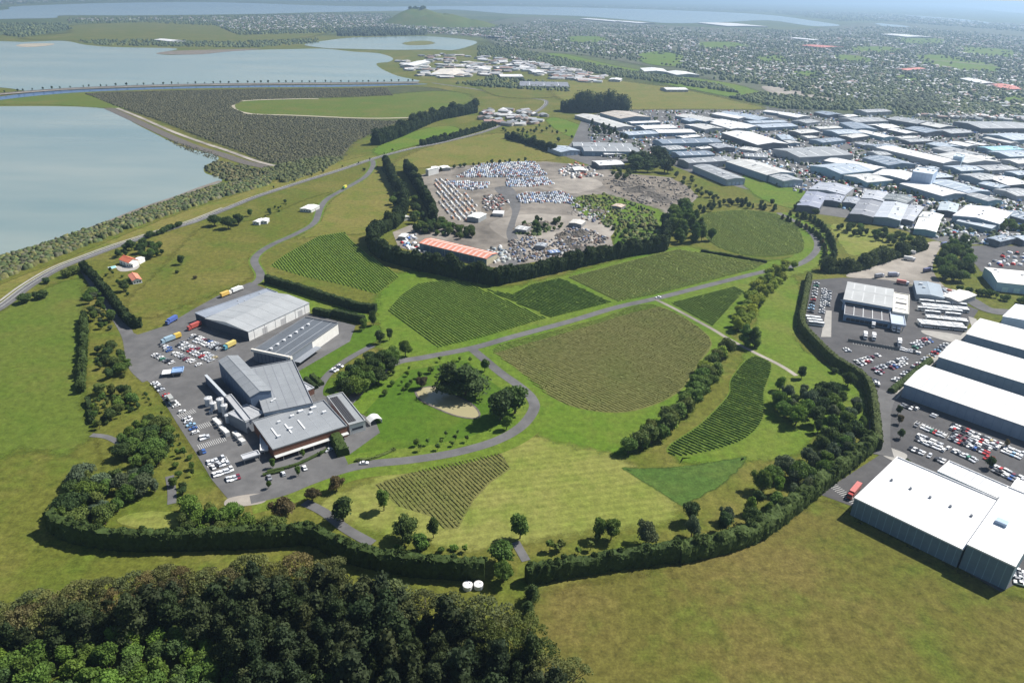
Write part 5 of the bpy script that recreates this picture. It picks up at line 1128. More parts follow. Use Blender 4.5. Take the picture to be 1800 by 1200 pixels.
carrow((1636, 628), (1664, 604), 6, 'the low hedge', 'on the upper bend by the white sheds', False, 0)
carrow((1602, 607), (1634, 595), 6, 'the fence', 'in the red line by the fuel canopy', False, 0, [CARCOL[6], CARCOL[9], CARCOL[2], CARCOL[0]])
carrow((1606, 613), (1638, 600), 6, 'the fence', 'in the lower line by the fuel canopy', False, 0)
carrow((1576, 613), (1618, 622), 9, 'the fence', 'along the kerb under the depot yard', False, 0)
carrow((1538, 668), (1540, 680), 4, 'the depot', 'beside the hedge corner by the street', False, 0)
carrow((1486, 613), (1492, 620), 2, 'the depot', 'alone on the dark tarmac', False, 0)
carrow((1500, 563), (1530, 568), 6, 'the hedge', 'in front of the depot office', False, .1, [CARCOL[6], CARCOL[2], CARCOL[0], CARCOL[10]])
SP = 'of the staff car park'
carrow((1584, 712), (1604, 720), 4, 'the street', 'in the corner under the white shed', False, 0)
carrow((1604, 716), (1664, 741), 11, 'the street', 'in the top line ' + SP, False, .45)
carrow((1672, 747), (1800, 800), 24, 'the street', 'in the second line ' + SP, False, .08)
carrow((1670, 753), (1795, 806), 23, 'the street', 'in the third line ' + SP, False, .08)
carrow((1608, 747), (1662, 768), 10, 'the street', 'in the fourth line ' + SP, False, .05)
carrow((1672, 764), (1742, 792), 13, 'the street', 'in the fifth line ' + SP, False, .05)
carrow((1668, 771), (1738, 799), 13, 'the street', 'in the sixth line ' + SP, False, .05)
carrow((1612, 765), (1656, 784), 8, 'the street', 'in the seventh line ' + SP, False, .05)
carrow((1609, 772), (1660, 793), 10, 'the street', 'in the eighth line ' + SP, False, .05)
carrow((1664, 787), (1716, 812), 10, 'the street', 'in the ninth line ' + SP, False, .05)
carrow((1598, 788), (1660, 813), 11, 'the street', 'in the tenth line ' + SP, False, .1)
carrow((1742, 818), (1800, 845), 11, 'the street', 'in the eleventh line ' + SP, False, .05)
carrow((1745, 826), (1785, 845), 7, 'the street', 'in the last line ' + SP, False, .05)
carrow((1788, 1002), (1793, 1030), 5, 'the white end block', 'at the end of the huge shed', False, 0)
for x, y, col, rz, lab in ((1157, 524, CARCOL[0], .35, 'lone white car on the avenue at the farm track'), (1733, 806, CARCOL[6], .5, 'red car beside a red one near the striped kerb'), (1743, 808, CARCOL[6], .6, 'second red car by the striped kerb, nearer the wall'), (640, 815, CARCOL[0], .1, 'white car standing on the loop road'), (578, 792, CARCOL[2], .8, 'silver car in the shade of the thick hedge block'), (1481, 530, CARCOL[0], 1.5, 'white car tucked beside the depot office wall')):
    p = G(x, y); e, cn = car(p, rz, False, col); tag(e, lab, 'car')
print('cars', NCAR[0])
def lorry(x, y, d, L, color, label, cab=(.75, .75, .75), h=2.7, name='lorry', tag_cat='truck'):
    a, b = G2((x, y)), G2(d); e = empty(name, (a[0], a[1], .12), math.atan2(b[1] - a[1], b[0] - a[0])); w = 1.25
    MB().box(-L / 2, L / 2 - 2.6, -w, w, 1.1, 1.1 + h).build('container', M['paint'], e, color)
    MB().box(-L / 2, L / 2 - .3, -.9, .9, .7, 1.08).build('chassis', M['rubber'], e, (.06, .06, .065))
    c = MB().prism([(L / 2 - 2.4, -1.15), (L / 2 - .1, -1.15), (L / 2 - .1, 1.15), (L / 2 - 2.4, 1.15)], .7, 3.1, [(L / 2 - 2.4, -1.1), (L / 2 - .45, -1.1), (L / 2 - .45, 1.1), (L / 2 - 2.4, 1.1)]).build('cab', M['paint'], e, cab)
    MB().box(L / 2 - .32, L / 2 - .12, -1.0, 1.0, 1.9, 2.8).build('windscreen', M['glass'], c, GLASS)
    for sx in (-L / 2 + 1.2, -L / 2 + 2.5, L / 2 - 1.3):
        for sy in (-1, 1):
            o = link('wheel', BIGWHEEL, e, BLACK); o.location = (sx, sy, 0)
    tag(e, label, tag_cat); return e
lorry(302, 567, (290, 574), 11, (.08, .13, .38), 'dark blue container lorry at the top of the winery yard', (.08, .12, .3))
lorry(342, 577, (330, 582), 11, (.45, .10, .08), 'red container lorry in front of the light grey warehouse', (.4, .08, .07))
lorry(296, 601, (288, 604), 10, (.30, .42, .50), 'pale blue flatbed lorry beside the yellow one', (.3, .42, .5))
lorry(309, 596, (301, 599), 8, (.66, .46, .08), 'yellow lorry in the winery car park', (.66, .46, .08))
lorry(302, 708, (312, 722), 9, (.35, .36, .34), 'grey box lorry at the end of the verge cars', (.2, .2, .2))
lorry(404, 611, (396, 615), 10, (.62, .50, .16), 'teal and yellow lorry at the warehouse corner', (.10, .30, .38))
lorry(418, 512, (430, 507), 11, (.74, .76, .76), 'long white trailer behind the light grey warehouse', (.7, .7, .7))
lorry(398, 520, (408, 516), 10, (.70, .46, .12), 'orange and white trailer behind the light grey warehouse', (.75, .72, .66))
lorry(1500, 818, (1490, 826), 13, (.12, .20, .42), 'blue container lorry on the yard by the huge shed', (.1, .14, .25))
lorry(1500, 868, (1490, 880), 13, (.50, .16, .14), 'red container lorry backed against the huge shed', (.4, .06, .05))
lorry(606, 332, (600, 335), 8, (.68, .62, .08), 'small yellow and green lorry on the estate drive', (.1, .3, .12))
for k, (x, y) in enumerate(((1534, 574), (1570, 580), (1578, 582), (1520, 594), (1535, 596), (1580, 606))):
    lorry(x, y, (x + 1.0, y + 8), 8, (.80, .80, .80), f'white box van, {nth(k + 1)} in the staggered line below the depot office', (.75, .75, .75), name='box_van', tag_cat='van')
for k, (x, y) in enumerate(((1660, 432), (1600, 447), (1598, 458), (1630, 478), (1570, 486), (1586, 500), (1545, 488))):
    lorry(x, y, (x + 6, y - 1 + (k % 3)), 10, [(.15, .17, .3), (.75, .75, .75), (.7, .7, .7), (.1, .1, .2), (.3, .32, .4), (.55, .2, .16), (.3, .3, .32)][k], f'parked lorry with trailer, {nth(k + 1)} from the far end of the gravel container yard', (.7, .7, .72))
# buses
def bus_meshes():
    L, w, h = 11.2, 1.25, 3.0; b = MB().prism([(-L / 2, -w), (L / 2, -w), (L / 2, w), (-L / 2, w)], .35, h, [(-L / 2 + .1, -w + .08), (L / 2 - .25, -w + .08), (L / 2 - .25, w - .08), (-L / 2 + .1, w - .08)]).mesh('body', M['paint'])
    g = MB().box(-L / 2 + .4, L / 2 - .6, -w - .03, w + .03, 1.45, 2.45).box(L / 2 - .3, L / 2 + .02, -w + .15, w - .15, 1.2, 2.6).mesh('window_band', M['glass'])
    u = MB().box(-2.2, 1.2, -.8, .8, h, h + .28).mesh('air_unit', M['metal']); return b, g, u
BUS = bus_meshes()
BUSROWS = [((1614, 532), (1699, 540), 3, .2), ((1618, 539), (1700, 547), 3, .05), ((1612, 545), (1690, 552), 3, .3), ((1620, 551), (1692, 558), 2, .0), ((1628, 560), (1695, 567), 3, .0), ((1612, 568), (1690, 575), 3, .0), ((1618, 574), (1697, 582), 3, .0)]
for r, (a, b, n, _s) in enumerate(BUSROWS):
    A, B = G2(a), G2(b); rz = math.atan2(B[1] - A[1], B[0] - A[0])
    for i in range(n):
        for dd in range(2 if r in (1, 4, 5) else 1):
            nrm = np.array((-math.sin(rz), math.cos(rz))); p = A + (B - A) * (i + .5) / n + nrm * (-3.3 * dd)
            e = empty('parked_bus', (p[0], p[1], .12), rz); link('body', BUS[0], e, (.78, .79, .78)); link('window_band', BUS[1], e, GLASS); link('air_unit', BUS[2], e, (.7, .7, .7))
            for sx in (-3.6, 3.4):
                for sy in (-1.1, 1.1):
                    o = link('wheel', BIGWHEEL, e, BLACK); o.location = (sx, sy, 0)
            tag(e, f'white parked bus, {nth(i + 1)} from the fuel canopy in {"front half of " if dd else ""}bus row {nth(r + 1)}', 'bus', 'white buses parked in the depot')
for k, (x, y) in enumerate(((1428, 562), (1431, 567), (1434, 572))):
    p = G(x, y); e = empty('parked_bus', (p.x, p.y, .12), -.25); link('body', BUS[0], e, (.76, .78, .78)); link('window_band', BUS[1], e, GLASS); link('air_unit', BUS[2], e, (.7, .7, .7))
    tag(e, f'white bus beside the tall hedge, {nth(k + 1)} from the parked cars', 'bus', 'white buses by the depot hedge')
# painted bays
def bays(parent_name, a, b, n, length, side=1):
    A, B = G2(a), G2(b); u = (B - A) / np.linalg.norm(B - A); nn = np.array((-u[1], u[0])) * side; V = []; F = []
    root = None
    for i in range(n + 1):
        p = A + (B - A) * i / n; q = p + nn * length; w = u * .09
        k = len(V); V += [(*(p - w), .2), (*(p + w), .2), (*(q + w), .2), (*(q - w), .2)]; F.append((k, k + 1, k + 2, k + 3))
    o = link('bay_markings', mesh_py('bay_markings', V, F, M['white_line'])); tag(o, kind='structure')
bays('yard', (345, 757), (372, 748), 8, 5); bays('yard', (352, 790), (398, 775), 14, 5); bays('yard', (366, 822), (402, 811), 10, 5); bays('yard', (318, 735), (345, 725), 8, 5)
bays('depot', (1606, 745), (1665, 769), 12, 5); bays('depot', (1450, 850), (1500, 888), 14, 5); bays('depot', (1500, 605), (1570, 616), 14, 7)
# kerbside fence by the depot
a, b = G2((1490, 600)), G2((1580, 616)); e = empty('depot_fence', (a[0], a[1], .1), math.atan2(b[1] - a[1], b[0] - a[0])); L = float(np.linalg.norm(b - a))
MB().box(0, L, -.03, .03, .1, 2.0).build('mesh_panel', M['metal'], e, (.16, .17, .17))
for k in range(18): MB().box(L * k / 17 - .06, L * k / 17 + .06, -.08, .08, 0, 2.2).build('post', M['metal'], e, (.3, .3, .3))
tag(e, 'thin dark wire fence between the depot yard and car park', 'fence')

# ------------------------------------------------------------------ trees: singles
SINGLES = [  # kind, x, y, height, width, colour, label
 ('broadleaf', 675, 897, 12, .75, GREEN, 'lone upright tree with a long shadow beside the thin vineyard'),
 ('broadleaf', 604, 916, 13, 1.0, DARK, 'big dark tree beside the lower garden path'),
 ('dome', 592, 862, 8, .75, RUSSET, 'reddish spreading tree just below the loop road'),
 ('dome', 550, 880, 7, .75, RUSSET, 'smaller reddish tree between loop road and path'),
 ('dome', 500, 912, 11, .9, RUSSET, 'wide russet tree against the shelter hedge below the entrance'),
 ('dome', 715, 950, 12, .8, OLIVE, 'wide olive domed tree below the thin vineyard'),
 ('broadleaf', 762, 945, 11, .7, DARK, 'narrow dark tree next to the olive dome'),
 ('broadleaf', 737, 968, 9, .95, GREEN, 'rounded tree in front of the olive dome at the hedge'),
 ('broadleaf', 914, 946, 14, .85, GREEN, 'tall lone tree above the gate path'),
 ('broadleaf', 880, 992, 13, 1.0, GREEN, 'full tree at the gap in the shelter hedge'),
 ('dome', 885, 1022, 10, .7, GREEN, 'spreading tree beside the two white tanks'),
 ('broadleaf', 1052, 946, 11, .8, GREEN, 'western tree of the pair on the mown field edge'),
 ('broadleaf', 1074, 948, 11, .85, GREEN, 'eastern tree of the pair on the mown field edge'),
 ('dome', 1135, 958, 12, .75, GREY, 'pale grey-green tree in front of the hedge'),
 ('broadleaf', 1212, 915, 12, .85, DARK, 'dark tree at the tip of the green crop triangle'),
 ('dome', 1215, 944, 11, .6, GREY, 'rounded grey-green tree between dark tree and hedge'),
 ('poplar', 1310, 608, 16, 1.1, GREEN, 'tall feathery tree beside the farm track'),
 ('poplar', 1326, 610, 15, 1.1, GREEN, 'second feathery tree beside the farm track, nearer the lawn'),
 ('broadleaf', 1408, 665, 9, .9, DARK, 'round tree standing alone on the lawn below the hedge'),
 ('dome', 1490, 678, 9, .8, DARK, 'dark round tree with shadow near the depot hedge'),
 ('shrub', 1465, 655, 4, 1.2, DARK, 'low dark bush on the lawn by the depot hedge'),
 ('pine', 793, 692, 20, 1.6, DARK, 'tall dark conifer on the pond bank, western one'),
 ('pine', 818, 694, 20, 1.6, DARK, 'tall dark conifer on the pond bank, eastern one'),
 ('dome', 742, 682, 8, .7, RUSSET, 'reddish tree at the west end of the pond'),
 ('broadleaf', 880, 738, 19, 1.15, DARK, 'big dark tree at the east end of the pond'),
 ('broadleaf', 905, 726, 18, 1.1, GREEN, 'big green tree inside the loop road bend'),
 ('broadleaf', 890, 755, 9, .9, BRIGHT, 'smaller bright tree by the loop road below the pond'),
 ('broadleaf', 852, 652, 9, .8, GREEN, 'round tree inside the loop near the avenue'),
 ('dome', 713, 626, 11, .65, GREEN, 'round tree standing by the avenue end'),
 ('broadleaf', 668, 604, 10, .8, DARK, 'dark tree on the lawn behind the barrel hall'),
 ('broadleaf', 685, 598, 9, .7, DARK, 'smaller dark tree on the lawn near the vineyard corner'),
 ('broadleaf', 640, 580, 9, .8, GREEN, 'tree at the hedge end by the barrel hall'),
 ('broadleaf', 656, 572, 12, .7, DARK, 'tall dark tree at the hedge end by the vineyard'),
 ('broadleaf', 732, 784, 5, .8, GREEN, 'small tree on the lawn above the loop road'),
 ('broadleaf', 319, 465, 9, 1.0, DARK, 'lone dark tree in the villa paddock'),
 ('shrub', 312, 480, 3, 1.0, OLIVE, 'small shrub below the lone paddock tree'),
 ('shrub', 343, 490, 3, 1.0, RUSSET, 'small russet shrub in the villa paddock'),
 ('broadleaf', 218, 512, 9, 1.1, DARK, 'dark tree below the terracotta cottage'),
 ('dome', 378, 397, 11, 1.0, DARK, 'dark broad tree in the coast road clump, western one'),
 ('dome', 402, 402, 12, .9, DARK, 'dark broad tree in the middle of the coast road clump'),
 ('dome', 420, 395, 11, .9, DARK, 'dark broad tree in the coast road clump, eastern one'),
 ('broadleaf', 440, 380, 8, .9, GREEN, 'green tree between coast road clump and sheds'),
 ('broadleaf', 250, 446, 10, 1.1, DARK, 'tall dark tree behind the villa'),
 ('broadleaf', 232, 440, 10, 1.1, DARK, 'tall tree hiding the coast road behind the villa'),
 ('broadleaf', 268, 452, 9, 1.0, GREEN, 'green tree close beside the villa'),
 ('broadleaf', 285, 448, 6, .9, DARK, 'small dark tree at the end of the villa grove'),
 ('shrub', 45, 532, 7, 1.3, DARK, 'dark round bush by the coast road at the paddock corner'),
 ('shrub', 72, 525, 7, 1.4, DARK, 'long dark bush beside the round one by the coast road'),
 ('shrub', 82, 498, 5, 1.2, DARK, 'dark bush on the verge of the coast road'),
 ('shrub', 118, 487, 7, 1.3, OLIVE, 'olive bush at the top of the bright paddock'),
 ('shrub', 132, 482, 7, 1.3, OLIVE, 'olive bush at the start of the service lane'),
 ('broadleaf', 480, 822, 6, .6, BRIGHT, 'small tree in the visitor car park, nearest the shelter'),
 ('broadleaf', 525, 836, 6, .6, BRIGHT, 'small tree at the lower edge of the visitor car park'),
 ('broadleaf', 533, 803, 5, .7, BRIGHT, 'small tree by the restaurant verandah'),
 ('broadleaf', 473, 858, 5, .6, BRIGHT, 'small tree on the verge by the loop road start'),
 ('pine', 935, 1058, 9, 1.1, DARK, 'dark narrow conifer on the paddock boundary, upper one'),
 ('pine', 928, 1080, 7, 1.2, DARK, 'dark narrow conifer on the paddock boundary, lower one'),
 ('broadleaf', 1472, 420, 6, .9, DARK, 'small dark tree alone at the edge of the tan lawn'),
 ('shrub', 640, 300, 4, 1.0, DARK, 'bush on the coast road verge near the drive'),
 ('dome', 1690, 470, 8, .8, RUSSET, 'purple-brown tree by the dark factory yard'),
 ('broadleaf', 565, 800, 3, .8, GREEN, 'little shrub tree by the hedge block'),
 ('broadleaf', 1592, 820, 5, .9, DARK, 'small dark tree by the huge shed corner'),
 ('broadleaf', 1738, 822, 7, .8, DARK, 'tree standing among the parked cars beside the ribbed canopy'),
 ('broadleaf', 1580, 745, 6, .8, RUSSET, 'brownish tree at the street side of the staff car park'),
 ('broadleaf', 1578, 728, 6, .8, DARK, 'dark tree at the street side of the staff car park'),
 ('broadleaf', 1582, 770, 6, .8, DARK, 'dark tree at the lower street side of the staff car park'),
 ('broadleaf', 1768, 785, 5, .8, RUSSET, 'red-leaved tree under the white shed wall'),
]
for kind, x, y, h, w, c, lab in SINGLES:
    tag(plant(kind, KINDNAME[kind], x, y, h, w, c), lab, 'shrub' if kind == 'shrub' else 'tree')
# ------------------------------------------------------------------ trees: belts and groves
belt('broadleaf', [(1395, 472), (1355, 492), (1325, 528), (1300, 562), (1285, 585)], 20, (8.5, 11), YELLOW, 'yellow-green bushy tree', 'the avenue', 'in the belt above the farm track', 1.15, 3, 21)
belt('broadleaf', [(1382, 492), (1345, 520), (1318, 556), (1300, 585)], 13, (8, 10), YELLOW, 'yellow-green back-row tree', 'the avenue', 'in the belt above the farm track', 1.15, 2, 22)
belt('broadleaf', [(1272, 622), (1245, 662), (1220, 700), (1185, 740), (1145, 772), (1095, 795)], 26, (9, 12), OLIVE, 'bushy olive-topped tree', 'the farm track', 'in the belt below it', 1.15, 3.5, 23, colors=[OLIVE, YELLOW, GREEN])
belt('broadleaf', [(1255, 655), (1228, 700), (1180, 755), (1110, 795)], 13, (8, 11), GREEN, 'green back-row tree', 'the farm track', 'in the belt below it', 1.15, 3, 24, colors=[GREEN, OLIVE])
grove(['broadleaf', 'broadleaf', 'dome'], [(1365, 680), (1400, 690), (1450, 690), (1505, 720), (1515, 760), (1450, 765), (1380, 745), (1360, 710)], 30, (8, 12), [GREEN, BRIGHT, DARK, GREY], 'garden tree', 'the lawn side', 'in the grove inside the depot hedge', 7, 31, .85)
grove(['broadleaf', 'dome', 'broadleaf'], [(1360, 830), (1400, 810), (1460, 770), (1515, 760), (1520, 785), (1470, 830), (1420, 870), (1350, 915), (1280, 945), (1250, 935), (1300, 890)], 36, (8, 12), [GREEN, DARK, GREY, BRIGHT, GREY], 'mixed tree', 'the crop triangle', 'in the belt along the eastern shelter hedge', 7, 32, .8)
grove(['broadleaf', 'dome'], [(592, 700), (610, 668), (650, 640), (685, 628), (698, 645), (670, 672), (640, 692), (610, 705)], 18, (9, 12), [GREEN, GREEN, DARK], 'broad green tree', 'the annex', 'in the grove between drive and avenue', 6, 33, .9)
grove(['sapling', 'broadleaf'], [(665, 690), (690, 655), (740, 640), (820, 628), (830, 640), (780, 655), (720, 690), (690, 700)], 16, (3, 5), [GREEN, BRIGHT], 'small young tree', 'the grove', 'on the lawn above the pond', 5, 34)
grove(['sapling'], [(720, 795), (740, 775), (800, 760), (830, 762), (830, 775), (780, 790)], 9, (3.5, 5), [GREEN, DARK], 'slim young tree', 'the hedge side', 'on the lawn below the pond', 5, 35, 1.1)
grove(['sapling', 'shrub'], [(680, 955), (700, 952), (835, 968), (830, 980), (700, 968)], 8, (4, 6), [GREEN, BRIGHT], 'young tree', 'the olive dome', 'along the inner side of the shelter hedge', 5, 36, 1.2)
grove(['sapling'], [(948, 975), (960, 968), (1050, 952), (1055, 965), (990, 982)], 6, (4, 6), [GREEN, OLIVE], 'young tree', 'the gate path', 'inside the eastern hedge end', 6, 37, 1.2)
# west garden strip
grove(['broadleaf', 'shrub', 'broadleaf'], [(150, 520), (172, 515), (198, 560), (200, 580), (165, 580), (155, 560)], 20, (5, 9), [DARK, GREEN, GREY], 'garden tree', 'the paddock', 'in the upper clump beside the service lane', 4, 41, 1.0)
grove(['broadleaf', 'dome', 'shrub'], [(165, 620), (195, 615), (225, 640), (225, 668), (190, 665), (170, 650)], 16, (5, 8), [DARK, GREEN, OLIVE], 'leafy tree', 'the paddock', 'in the middle clump beside the service lane', 5, 42, 1.0)
grove(['broadleaf', 'shrub', 'sapling'], [(160, 720), (175, 690), (235, 695), (245, 720), (200, 740), (170, 760)], 34, (4, 8), [DARK, GREEN, OLIVE], 'scrubby tree', 'the paddock', 'in the clump above the garden track', 4, 43, 1.0)
grove(['broadleaf', 'dome', 'broadleaf'], [(205, 775), (260, 745), (300, 765), (300, 810), (260, 830), (215, 805)], 22, (6, 10), [DARK, GREEN, GREEN, OLIVE], 'dense garden tree', 'the garden track', 'in the wood west of the entrance yard', 5, 44, 1.0)
grove(['broadleaf', 'dome', 'broadleaf'], [(95, 905), (140, 850), (180, 840), (230, 840), (290, 850), (295, 870), (240, 885), (200, 905), (190, 925), (130, 925)], 27, (6.5, 10.5), [DARK, GREEN, GREEN, OLIVE, GREY], 'dense corner tree', 'the paddock corner', 'in the wood inside the shelter hedge', 5, 45, 1.0)
grove(['broadleaf', 'sapling', 'shrub'], [(305, 800), (335, 790), (345, 830), (325, 870), (305, 860)], 10, (4, 7), [GREEN, DARK], 'small tree', 'the wood', 'on the bank beside the entrance yard', 4, 46, 1.0)
grove(['dome', 'broadleaf', 'shrub'], [(315, 925), (330, 895), (390, 905), (450, 920), (540, 930), (530, 945), (400, 945), (330, 940)], 22, (6, 10), [GREEN, BRIGHT, OLIVE], 'bushy tree', 'the corner wood', 'along the hedge below the entrance', 5, 47, 1.0)
grove(['sapling', 'shrub'], [(250, 690), (265, 690), (330, 800), (300, 800)], 14, (2.5, 4), [GREEN, DARK], 'little planted shrub', 'the blue carport', 'on the verge west of the yard', 4, 48, 1.1)
# scrapyard, factory edge
grove(['broadleaf', 'shrub', 'broadleaf'], [(728, 410), (750, 392), (800, 395), (835, 412), (825, 424), (780, 415)], 48, (6, 10), [DARK, GREEN, OLIVE], 'scrubby yard tree', 'the hedge', 'behind the orange-roofed workshop', 4, 51)
grove(['broadleaf', 'broadleaf'], [(690, 345), (715, 335), (740, 370), (748, 390), (720, 398), (690, 405)], 22, (7, 11), [DARK, GREEN], 'tangled tree', 'the drive', 'between the two western scrapyard hedges', 5, 52)
grove(['poplar', 'broadleaf'], [(1172, 425), (1180, 385), (1205, 370), (1225, 385), (1235, 415), (1255, 425), (1240, 435), (1195, 435)], 22, (13, 20), [GREEN, (0.07, .13, .02), DARK], 'tall leafy tree', 'the scrapyard', 'in the grove at the scrapyard corner', 6, 53, .9)
grove(['pine', 'broadleaf'], [(1100, 305), (1110, 282), (1150, 275), (1182, 290), (1180, 308)], 22, (14, 20), [DARK, PINEC, DARK], 'dark tall tree', 'the white-roofed shed', 'in the wood behind the scrap heaps', 7, 54, 1.3)
grove(['broadleaf', 'shrub'], [(1185, 310), (1215, 318), (1260, 345), (1270, 365), (1240, 352), (1195, 325)], 18, (6, 9), [OLIVE, DARK, GREY], 'yard boundary tree', 'the dark wood', 'between scrap heaps and factories', 6, 55)
grove(['broadleaf', 'conifer'], [(1228, 370), (1260, 358), (1360, 358), (1365, 372), (1290, 366), (1240, 378)], 24, (6, 9), [DARK, PINEC, DARK], 'dark tree', 'the tall grove', 'along the top of the rounded vineyard', 5, 56)
belt('conifer', [(1385, 378), (1425, 390), (1452, 410), (1465, 440), (1463, 462)], 26, (6, 8), DARK, 'dark planted tree', 'the avenue end', 'in the outer row beside its bend', 1.2, 1.0, 57)
belt('conifer', [(1372, 385), (1405, 398), (1436, 416), (1449, 440), (1450, 462)], 24, (5, 7), DARK, 'dark planted tree', 'the avenue end', 'in the inner row beside its bend', 1.2, .8, 58, colors=[DARK, DARK, RUSSET])
grove(['broadleaf', 'broadleaf'], [(1468, 402), (1500, 402), (1560, 412), (1625, 430), (1610, 440), (1540, 424), (1480, 412)], 34, (6, 9), [DARK, DARK, GREEN], 'dark bushy tree', 'the avenue', 'in the belt below the dark factory sheds', 4.5, 59)
grove(['broadleaf', 'broadleaf', 'dome'], [(1640, 478), (1655, 450), (1690, 428), (1705, 440), (1705, 475), (1700, 500), (1665, 500)], 26, (9, 13), [DARK, GREEN, GREEN], 'large tree', 'the container yard', 'in the wood between the two factory yards', 6, 60)
belt(['shrub', 'broadleaf'], [(1680, 510), (1720, 518), (1770, 528), (1830, 540)], 18, (4, 7), DARK, 'roadside bush', 'the wood', 'along the street above the white sheds', 1.0, 2, 61, colors=[DARK, GREEN])
grove(['broadleaf', 'dome'], [(1745, 405), (1760, 396), (1790, 392), (1800, 408), (1770, 412)], 8, (7, 10), [GREEN, BRIGHT, OLIVE], 'rounded tree', 'the light shed', 'in front of the big grey factory', 6, 62)
belt('broadleaf', [(1396, 372), (1412, 366), (1425, 374), (1440, 382)], 6, (6, 9), DARK, 'dark tree', 'the avenue end', 'against the dark solar-grey sheds', 1.0, 2, 63)
belt(['broadleaf', 'shrub'], [(1470, 310), (1500, 325), (1560, 335), (1620, 345), (1680, 355)], 22, (4, 6), GREEN, 'street tree', 'the lawn field', 'along the street through the factory estate', 1.0, 3, 64, colors=[GREEN, OLIVE, DARK])
grove(['broadleaf', 'pine'], [(1030, 228), (1045, 215), (1080, 230), (1108, 250), (1085, 248), (1055, 240)], 22, (7, 11), [DARK, PINEC], 'dark tree', 'the pine block', 'between bright paddock and first factories', 5, 65)
grove(['broadleaf', 'pine', 'broadleaf'], [(880, 232), (900, 215), (960, 215), (1000, 235), (1010, 250), (960, 252), (920, 245)], 26, (5, 9), [DARK, GREEN, OLIVE], 'homestead tree', 'the coast road', 'round the houses beyond the dry hill field', 7, 66)
belt('broadleaf', [(470, 334), (500, 326), (540, 312), (572, 303), (600, 295), (640, 285), (700, 262)], 9, (3, 4.5), DARK, 'small round roadside tree', 'the lagoon end', 'along the coast road verge', 1.0, .5, 67)
belt('shrub', [(255, 420), (280, 412), (305, 402), (320, 395)], 12, (4, 6), DARK, 'dark bush', 'the villa', 'in the hedgerow along the coast road', 1.1, 1, 68)
grove(['shrub', 'broadleaf'], [(455, 385), (480, 362), (505, 355), (520, 372), (490, 378)], 9, (3, 5), [GREEN, DARK], 'small tree', 'the farm sheds', 'in the garden by the estate drive', 5, 69)
grove(['shrub', 'sapling'], [(180, 482), (205, 478), (235, 500), (225, 520), (200, 505)], 10, (4, 6), [DARK, GREEN], 'garden shrub', 'the service lane', 'below the villa pool', 4, 70)
grove(['shrub', 'broadleaf'], [(905, 412), (920, 394), (965, 386), (1000, 392), (985, 404), (950, 416)], 22, (4, 8), [DARK, GREEN, OLIVE], 'bushy yard tree', 'the lane', 'on the earth bank in the scrapyard', 4, 72)
grove(['shrub', 'broadleaf'], [(1070, 410), (1090, 395), (1120, 395), (1165, 405), (1165, 430), (1110, 435)], 22, (4, 8), [DARK, GREEN, BRIGHT], 'waste ground tree', 'the scrap heaps', 'inside the scrapyard corner', 5, 73)
grove(['broadleaf', 'shrub'], [(1060, 312), (1075, 300), (1110, 300), (1115, 310), (1085, 320)], 14, (5, 9), [DARK, OLIVE], 'yard edge tree', 'the white-roofed shed', 'behind the dark heaps', 5, 74)
belt('broadleaf', [(770, 302), (800, 297), (850, 290), (930, 283)], 14, (4, 7), DARK, 'dark fence-line tree', 'the western hedges', 'behind the wreck rows', 1.0, 2, 75)
grove(['broadleaf', 'shrub', 'broadleaf'], [(205, 448), (225, 434), (262, 430), (290, 442), (285, 455), (255, 456), (240, 446), (212, 456)], 18, (6, 10), [DARK, DARK, GREEN], 'dark sheltering tree', 'the service lane', 'in the grove behind the villa', 4, 76)
# causeway trees
P_ = along(CAUSE[1:], 50, .5, 71)
for i, p in enumerate(P_):
    o = plant('broadleaf', 'causeway_tree', 0, 0, _tr.uniform(4.5, 7.5), .9, DARK, world=(p[0], p[1] + 4, 2.0))
    tag(o, f'small dark round tree, {nth(i + 1)} from the west end of the causeway', 'tree', 'trees along the causeway')
# hill-top trees
for i in range(14):
    a = _tr.uniform(-60, 60); o = plant('dome', 'hilltop_tree', 0, 0, _tr.uniform(16, 28), .9, DARK, world=(HILL_C.x - 20 + a, HILL_C.y + _tr.uniform(-50, 20), 25 / HILL_S * .93 - 4))
    tag(o, 'dark tree in the clump on the summit of the volcanic hill', 'tree', 'trees on the hill summit')

# ------------------------------------------------------------------ the wood in the foreground
def forest(kind, poly, n, h, colors, desc, place, mind, seed, w=1.0, bark=BARK):
    rng = random.Random(seed); pts = scatter(poly, n, mind, seed); pts.sort(key=lambda q: q[0] / q[1]); items = []
    for q in pts:
        k = rng.choice(kind) if isinstance(kind, list) else kind
        items.append(plant(k, desc_name(desc), 0, 0, rng.uniform(*h), w * rng.uniform(.85, 1.15), rng.choice(colors), bark, world=(q[0], q[1], 0)))
    row_of(items, desc, 'tree', 'the paddock edge', place, desc + ' ' + place)
PALEB = (0.20, 0.17, 0.13)
forest('gum', [(-90, 1140), (0, 1118), (90, 1098), (170, 1074), (290, 1060), (380, 1044), (500, 1034), (590, 1038), (600, 1058), (480, 1060), (330, 1080), (200, 1104), (60, 1134), (-60, 1174)], 50, (14, 18), [GUMC, (0.13, .145, .05), (.16, .14, .06)], 'olive-brown bare-trunked gum tree', 'on the sunny rim of the wood', 5, 81, .95, PALEB)
forest(['pine', 'pine', 'conifer'], [(-60, 1150), (100, 1128), (200, 1104), (330, 1084), (430, 1066), (600, 1056), (700, 1095), (830, 1150), (920, 1185), (980, 1230), (1000, 1310), (450, 1310), (420, 1180), (320, 1118), (150, 1148), (0, 1176)], 135, (13, 24), [PINEC, (0.04, .06, .022), (0.05, .066, .024)], 'dark ragged conifer', 'in the shaded heart of the wood', 5.5, 82, .88)
